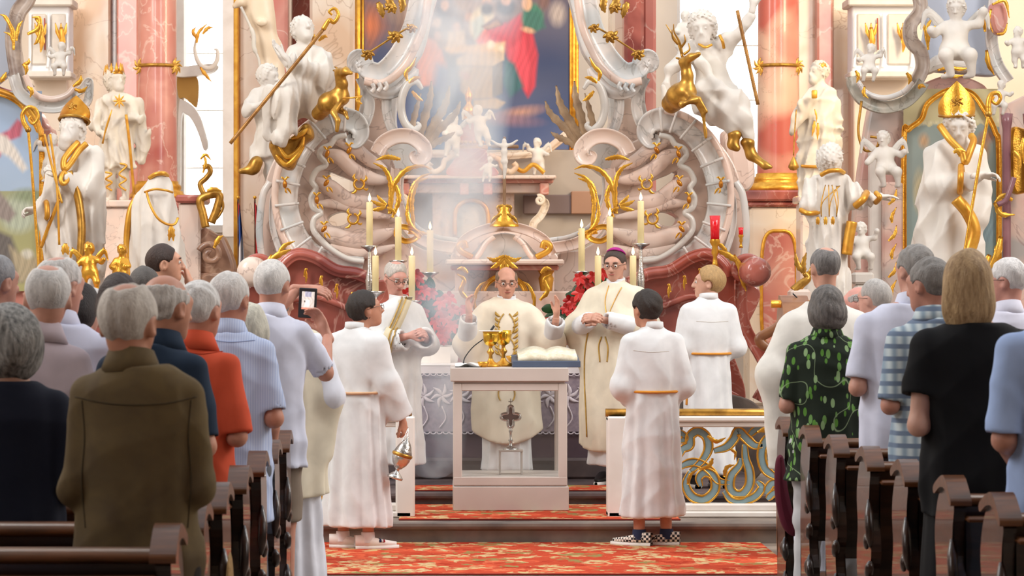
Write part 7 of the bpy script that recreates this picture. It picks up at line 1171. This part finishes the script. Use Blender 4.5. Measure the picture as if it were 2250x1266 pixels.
# thurible
k = 17.75/F; tc_ = at(880, 1012, 17.75); TH = thing('thurible', 'silver incense thurible hanging from the server\'s hand', 'thurible', tc_); Rt = rot(0, 0, 18); LT = lambda pr, n=24: (lambda vf: (vf[0]@Rt.T+tc_, vf[1]))(lathe([(a*k, b*k) for a, b in pr], n))
mesh('bowl', *LT([(.001, -20), (8, -18), (16, -8), (20, 2), (21, 10), (19, 16), (14, 10), (.001, 6)]), SILVER, TH); mesh('lid', *LT([(20, 12), (21, 16), (18, 24), (14, 34), (9, 42), (4, 48), (2, 54), (.001, 56)]), M('worn_silver', 'c9c3bd', .3, 1., c2='8d867f', scale=25, bump=.4, bscale=40), TH); mesh('foot', *LT([(.001, -42), (17, -42), (18, -38), (12, -32), (5, -26), (4, -20), (8, -18), (.001, -17)]), SILVER, TH); mesh('rim_band', *LT([(21, 9), (23, 11), (23, 15), (21, 17)]), GOLD2, TH)
for s in (-1, 1): a_ = tc_+Rt@np.array([s*20*k, 0, 12*k]); mesh('chain', *tube(cat(np.array([a_, at(890+s*6, 970, 17.75), at(897, 940, 17.80)]), 20), .0028, 5), SILVER, TH)
# ---------------------------------------------------------------- congregation, left of the aisle
OL = person('elderly man in olive brown jacket with combed white hair in the left front foreground', 283, 625, 8.33, 0, -3, (-14, -4, 0), 1.04, 'c78a6e', ('balding', 'd8d0c6', 3, 'b8aea4'), dict(mat=cloth('6d5c3e', '5a4b36'), sleeve='l', hem=.36, name='jacket', slr=.064, inf=.026, amp=.009), dict(col='3a3532'), ((-.108, -.02, .62), (-.03, .12, .62), (.108, -.02, .62), (.03, .12, .62)), bx=.03, shw=.98, fat=1.04, vol=.9)
person('grey haired woman in a navy top at the far left edge', 22, 684, 9.12, 0, 4, (10, 0, 0), 1.04, 'b88a74', ('wavy', 'aaa7a2', 5, '3c3a38'), dict(col='161a2a', sleeve='s', hem=.30, collar=False, name='top', sl=.98, slr=.068), dict(col='15161c'), 'low', female=True, fat=1.06, vol=1.4, bx=.0)
person('man in a pale blue shirt cut off by the lower left corner', -345, 560, 6.75, 0, 0, (0, 0, 0), 1.03, 'c79078', ('short', 'b0aca8', 3), dict(mat=stripe_mat('blue_check_shirt', 'b9c8ea', '94aadc', 40, 'Z'), sleeve='s', hem=.38), dict(col='4a4a50'), 'low', fat=1.2, shw=1.15, bx=.06, res=6)
person('balding white haired man in a lilac shirt behind the olive jacket', 103, 584, 10.02, 0, 2, (8, -6, 0), 1.03, 'd39a84', ('balding', 'eae7e4', 4), dict(col='cdbfc8', sleeve='l', hem=.42, slr=.066), dict(col='8f8a88'), fat=1.04, shw=1.0, bx=-.06)
person('man with thin grey hair in a white shirt behind the lilac shirt', 132, 566, 11.02, 0, -10, (-26, -6, 0), 1.03, 'd09a86', ('balding', 'e8e5e2', 6), dict(col='d8dcf2', sleeve='l', hem=.44), dict(col='55555c'), bx=.0, shw=1.0)
person('grey haired man in light blue at the left edge looking right', -8, 562, 12.0, 0, -10, (-30, 0, 0), 1.03, 'c08a76', ('crop', '9a9a9e', 7), dict(col='bcc8e6', sleeve='l', hem=.44), dict(col='50505a'))
person('dark haired woman between the white shirt and the glasses wearer', 178, 622, 12.92, 0, -10, (-30, 0, 0), 1.0, 'c89480', ('bob', '2a2020', 3), dict(col='c9c0c4', hem=.44, collar=False), dict(col='3a3a40'), female=True, res=6)
person('white haired person with glasses seen in profile far back on the left', 203, 634, 13.85, 0, -30, (-50, 0, 0), 1.0, 'd49a86', ('short', 'd8d5d2', 4), dict(col='a05a50', hem=.44), dict(col='3a3a40'), glasses=True, res=6)
person('dark haired person in a navy top behind the olive jacket', 262, 604, 12.02, 0, 0, (0, 0, 0), 1.04, 'b08570', ('bob', '3a2a26', 8), dict(col='25354c', hem=.44, collar=False, sleeve='l', slr=.066), dict(col='2a2a30'), shw=1.0, fat=1.04, res=5, bx=.0)
person('person with dark grey hair whose crown shows behind the bald man', 316, 588, 14.7, 0, 0, (0, 0, 0), 1.0, 'c09080', ('short', '5a5450', 9), dict(col='8a8f98', hem=.44), dict(col='33333a'), res=6)
person('young man with dark brown hair in profile touching his mouth', 360, 538, 16.6, 0, -60, (-24, 4, 0), 1.0, 'd8a084', ('short', '3c2820', 5), dict(col='2c3550', hem=.44), dict(col='2a2a30'), arms=((-.15, .02, .63), (-.06, .15, .70), (.12, .05, .68), (.012, .085, .845)), hands={'R': dict(f=(-.3, -.1, .9), n=(-.6, -.8, 0), c=(35, 40, 30)), 'L': {}}, face=True, brow='3c2820', shoes=SH_B)
person('bald man in a dark blue polo shirt turned to the right', 366, 606, 10.1, 0, -14, (-24, -4, 0), 1.04, 'c88c72', ('bald', 'dad4ce', 6), dict(col='263549', sleeve='s', hem=.42, sl=.92, slr=.066), dict(col='3c4048'), shw=1.0, fat=1.06, bx=-.05)
OR_ = person('white haired man in a bright orange shirt', 440, 620, 11.02, 0, -10, (-16, 0, 0), 1.0, 'cf9078', ('short', 'eae7e4', 2), dict(col='d8583a', sleeve='s', hem=.40, sl=.96, slr=.068), dict(col='a9a7a6'), fat=1.08, shw=1.0, bx=-.05)
ST_ = person('white haired man in a pale blue striped shirt', 505, 600, 12.0, 0, -10, (-14, 0, 0), 1.03, 'cb8c74', ('short', 'ebe7e3', 7), dict(mat=stripe_mat('pale_blue_stripe_shirt', 'cdd9f4', 'b4c4e8', 30), sleeve='s', hem=.37, sl=.90, slr=.066), dict(col='6a6c74'), fat=1.08, bx=-.01, shw=1.0)
person('white haired woman in a blue flowered dress half hidden before the striped shirt', 548, 640, 12.93, 0, 0, (0, 0, 0), 1.0, 'cc8e76', ('bob', 'dcd8c8', 3), dict(mat=M('flowered_cloth', '6a86a8', .85, c2='d8dde2', scale=30, lo=.45, hi=.55), sleeve='s', hem=.40, collar=False, sl=.8), dict(mat=M('flowered_cloth', '6a86a8'), kind='skirt', hem=.2, top=.5), 'down', female=True, bx=-.10, h=1.62)
W13 = person('white haired man in a white shirt holding up a phone to film the altar', 600, 574, 13.9, 0, -8, (-14, 0, 0), 1.05, 'cc907a', ('crop', 'f0ece8', 4), dict(col='dfe2f4', sleeve='s', hem=.42, sl=.95, slr=.068), dict(col='8f8072', hem=.27, name='shorts'), arms=((-.09, .10, .735), (.040, .225, .905), (.150, .06, .675), (.135, .17, .775)), hands={'L': dict(f=(1, .1, -.05), n=(0, .6, -.8), c=(20, 25, 20)), 'R': dict(f=(-.45, .2, .85), n=(-.6, -.6, .2), c=(25, 35, 30))}, shoes=dict(mat=M('brown_leather', '5a4030', .5)), bx=-.03)
k = 14.24/F; pc = at(676, 664, 14.24); PH = thing('smartphone', 'black smartphone held upright showing the altar on its screen', 'phone', pc); Rp = rot(-6, 0, 3); bxp = lambda *a: (lambda vf: (vf[0]@Rp.T+pc, vf[1]))(bevbox(*a, .004))
mesh('case', *bxp(-20*k, 20*k, -.005, .005, -35*k, 31*k), M('black_plastic', '222226'), PH, smooth=False)
nx, ny = 36, 46; X, Z = np.meshgrid(np.linspace(-13*k, 15*k, nx), np.linspace(23*k, -16*k, ny)); u, v = np.meshgrid(np.linspace(0, 1, nx), np.linspace(0, 1, ny)); C = np.ones((ny, nx, 3))*np.array([.75, .68, .62]); C += .10*np.sin(u*22+3*np.sin(v*9))[..., None]; C[(np.abs(u-.5) < .25) & (v < .3)] *= np.array([.6, .65, .9]); C[(np.abs(u-.45) < .2) & (v > .45) & (v < .85)] = (.9, .88, .84); C[(np.abs(u-.25) < .06) & (v > .5) & (v < .62)] = (.15, .12, .1); C[(v > .9)] = (.75, .3, .2)
V = np.stack([X, np.full(X.shape, -.0062), Z], -1).reshape(-1, 3)@Rp.T+pc; mesh('screen', V, grid_faces(ny, nx)[:, ::-1], M('lit_phone_screen', 'ffffff', .3, attr=True, emit=.7), PH, col=np.clip(C, 0, 1).reshape(-1, 3)); V, f = sphere((0, 0, 0), (3.2*k, .002, 3.2*k), 14, 7); mesh('shutter_button', (V+np.array([0, -.006, -25*k]))@Rp.T+pc, f, WHITEP, PH)
Q = person('concelebrating priest in a cream chasuble seen from behind at the aisle', 612, 622, 15.3, 0, -6, (0, 0, 0), 1.0, 'c99580', ('short', '8a8480', 3), dict(kind='alb', mat=cloth('e4e6f0', bump=.12), hem=.03, w=1.05), arms=((-.14, -.02, .62), (-.05, .12, .60), (.135, -.01, .62), (.05, .14, .62)), bx=.05, shw=1.0); chasuble(Q, .30, IVORY, .82, .03, 9, .18, arm=(.065, .068))
# ---------------------------------------------------------------- congregation, right of the aisle
Q = person('priest with greying dark hair in a white chasuble seen from behind on the right', 1812, 544, 15.45, 0, 4, (14, -4, 0), 1.0, 'cf9a84', ('balding', '5f5b59', 4, '8a8684'), dict(kind='alb', mat=cloth('dfe2f2', bump=.12), hem=.03, w=1.08), arms=((-.155, -.02, .63), (-.06, .12, .61), (.15, -.02, .63), (.06, .12, .61)), shw=1.0, rise=-.02); chasuble(Q, .34, cloth('ece8e0', bump=.15), 1.02, .03, 2, .20)
person('grey haired woman in a black blouse printed with green leaves', 1816, 632, 14.3, 0, 0, (4, 0, 0), 1.0, 'c48f7c', ('bob', '77716d', 6, '4a4644'), dict(mat=leafprint(), sleeve='s', hem=.40, collar=True, sl=.92, slr=.062, flare=.02, name='blouse'), dict(col='c9c9cc'), female=True, fat=1.06, shw=1.0, vol=1.3)
person('elderly man with grey hair and glasses further back near the right side altar', 1920, 616, 16.4, 0, 10, (34, 0, 0), 1.0, 'd6a494', ('short', 'bdb8b4', 5), dict(col='d8d6dc', hem=.44), dict(col='55555c'), glasses=True, res=5, shoes=SH_B)
person('rosy faced man glimpsed beside the grey haired man with glasses', 1884, 630, 17.2, 0, 20, (50, 0, 0), 1.0, 'd89a8c', ('bald', 'bdb8b4', 5), dict(col='d0d2da', hem=.44), dict(col='55555c'), res=6, shoes=SH_B)
TL_ = person('tall grey haired man in a pale lilac polo shirt', 2010, 542, 13.38, 0, 6, (20, -6, 0), 1.04, 'cf9884', ('short', '98938f', 6), dict(col='dcdff2', sleeve='s', hem=.41, sl=.86, slr=.070), dict(col='1f2530'), shw=1.0, fat=1.08, bx=-.06)
person('grey haired man in a blue and grey checked shirt', 2040, 570, 12.42, 0, 10, (30, -4, 0), 1.03, 'c98f7c', ('crop', '8d8884', 8), dict(mat=stripe_mat('plaid_shirt', 'c8d4d8', '8fa3b4', 7, 'X', '6f7f96'), sleeve='s', hem=.40, sl=.95, slr=.070), dict(col='b8b2a4'), shw=1.0, fat=1.08, bx=.03)
person('blonde woman in a plain black dress', 2126, 554, 10.45, 0, 2, (-6, 0, 0), 1.04, 'd4a38f', ('long', 'c2a276', 4, '8a6a44'), dict(mat=cloth('111114'), sleeve='s', hem=.44, collar=False, sl=.62, slr=.080, inf=.03, name='dress_bodice'), dict(mat=cloth('111114'), kind='skirt', hem=.08, top=.58, r=1.12, name='dress_skirt'), 'folded', female=True, fat=1.06, shw=1.12, vol=1.1, bx=.03)
person('white haired man with flushed face in a white shirt at the right', 2212, 570, 14.3, 0, 14, (46, -4, 0), 1.0, 'd69a8a', ('short', 'eeeae8', 7), dict(col='e0e0f0', sleeve='s', hem=.44), dict(col='8a8a90'), glasses=True)
person('person in a light blue shirt and jeans cut off by the right edge', 2345, 540, 9.5, 0, 4, (0, 0, 0), 1.03, 'c98f7a', ('short', 'b0aca8', 3), dict(col='a9c0ec', sleeve='s', hem=.43, sl=.95, slr=.075), dict(col='8ea0b8'), 'low', fat=1.12, shw=1.12, res=5.5)
SW = thing('maroon_cardigan', 'maroon knitted cardigan hanging over the frontmost right pew', 'cardigan', at(1722, 1150, 14.75)); V, f = slab([(1708, 1010), (1722, 1005), (1730, 1060), (1740, 1110), (1755, 1160), (1745, 1180), (1722, 1160), (1708, 1110), (1704, 1060)], 14.6, .08, bev=.025, n=60); mesh('knit', V, f, cloth('5a1a2c'), SW)
for px, py, w, lab in ((412, 1190, 16, 'round straw hat hanging on the third pew end left of the aisle'),): c = at(470+38, 1235, 9.4); V, f = sphere((0, 0, 0), (.012, .11, .16), 20, 12); mesh('straw_hat', V+np.array([-.745, 9.35, .62]), f, M('straw', 'a8834e', .8, c2='8a6838', scale=40), None, base=(-.745, 9.35, .62), label='round straw hat hanging on a pew end left of the aisle', cat='hat')

def seam(p_, nm, pts, col):
    g = [c for c in p_['T'].children if c.name.startswith(nm)][0]; mesh('seam', *tube(drape(bvh(g), pts, 36, .001), .0022, 5), cloth(col), g)
seam(OL, 'jacket', [(165, 872), (230, 886), (300, 890), (370, 886), (432, 872)], '4a3f2c'); seam(OL, 'jacket', [(180, 880), (186, 960), (180, 1060), (188, 1160)], '4f4430'); seam(OL, 'jacket', [(420, 880), (414, 960), (420, 1060), (412, 1160)], '4f4430')
seam(ST_, 'shirt', [(455, 745), (505, 752), (560, 748)], '9fb2dc'); seam(OR_, 'shirt', [(395, 770), (440, 778), (490, 772)], 'b8462c')
# ---------------------------------------------------------------- incense smoke
SMK = thing('incense_smoke', 'bluish incense smoke rising before the altar left of the priest', 'smoke', at(960, 1040, 20.2)); SMK['kind'] = 'stuff'
def smoke_mat():
    m = bpy.data.materials.new('incense_smoke'); m.use_nodes = True; nt = m.node_tree; N, L = nt.nodes, nt.links; N.remove(N['Principled BSDF']); v = N.new('ShaderNodeVolumeScatter'); v.inputs['Color'].default_value = (.66, .82, 1, 1); v.inputs['Anisotropy'].default_value = -.1
    tc = N.new('ShaderNodeTexCoord'); n = N.new('ShaderNodeTexNoise'); n.inputs['Scale'].default_value = 1.7; n.inputs['Detail'].default_value = 3; n.inputs['Distortion'].default_value = .8; L.new(tc.outputs['Object'], n.inputs['Vector']); r = N.new('ShaderNodeMapRange'); r.inputs[1].default_value = .40; r.inputs[2].default_value = .66; r.inputs[3].default_value = 0; r.inputs[4].default_value = 1.9; L.new(n.outputs['Fac'], r.inputs[0])
    sx = N.new('ShaderNodeSeparateXYZ'); L.new(tc.outputs['Object'], sx.inputs[0])
    def mth(op, a, b):
        q = N.new('ShaderNodeMath'); q.operation = op
        for i_, x_ in enumerate((a, b)):
            if x_ is None: continue
            if isinstance(x_, (int, float)): q.inputs[i_].default_value = x_
            else: L.new(x_, q.inputs[i_])
        return q.outputs[0]
    ax = mth('SUBTRACT', sx.outputs[0], mth('MULTIPLY', sx.outputs[2], .06)); rad = mth('ADD', mth('MULTIPLY', sx.outputs[2], .085), .19); u = mth('DIVIDE', ax, rad); fall = mth('MAXIMUM', mth('SUBTRACT', 1., mth('MULTIPLY', u, u)), 0.)
    L.new(mth('MULTIPLY', mth('MULTIPLY', r.outputs[0], fall), 1.5), v.inputs['Density']); L.new(v.outputs[0], N['Material Output'].inputs['Volume']); return m
SM = smoke_mat(); S0 = np.array(SMK.location); k = 20.2/F
def sp(x, y, dd, rx, rd, ry): c = at(x, y, 20.2+dd)-S0; return ell(c, (rx*k, rd, ry*k))
f = U(sp(950, 990, -.1, 60, .32, 60), sp(960, 860, 0, 75, .4, 120), sp(965, 700, .2, 85, .5, 120), sp(1000, 540, .5, 110, .6, 120), sp(1020, 380, .9, 130, .7, 130), sp(1000, 210, 1.2, 150, .7, 130), sp(1040, 40, 1.5, 190, .7, 130), k=.4)
o = sdf_mesh('smoke_plume', f, (-1.3, -.9, -.1), (1.5, 2.9, 4.4), .09, SM, SMK, kind='stuff')
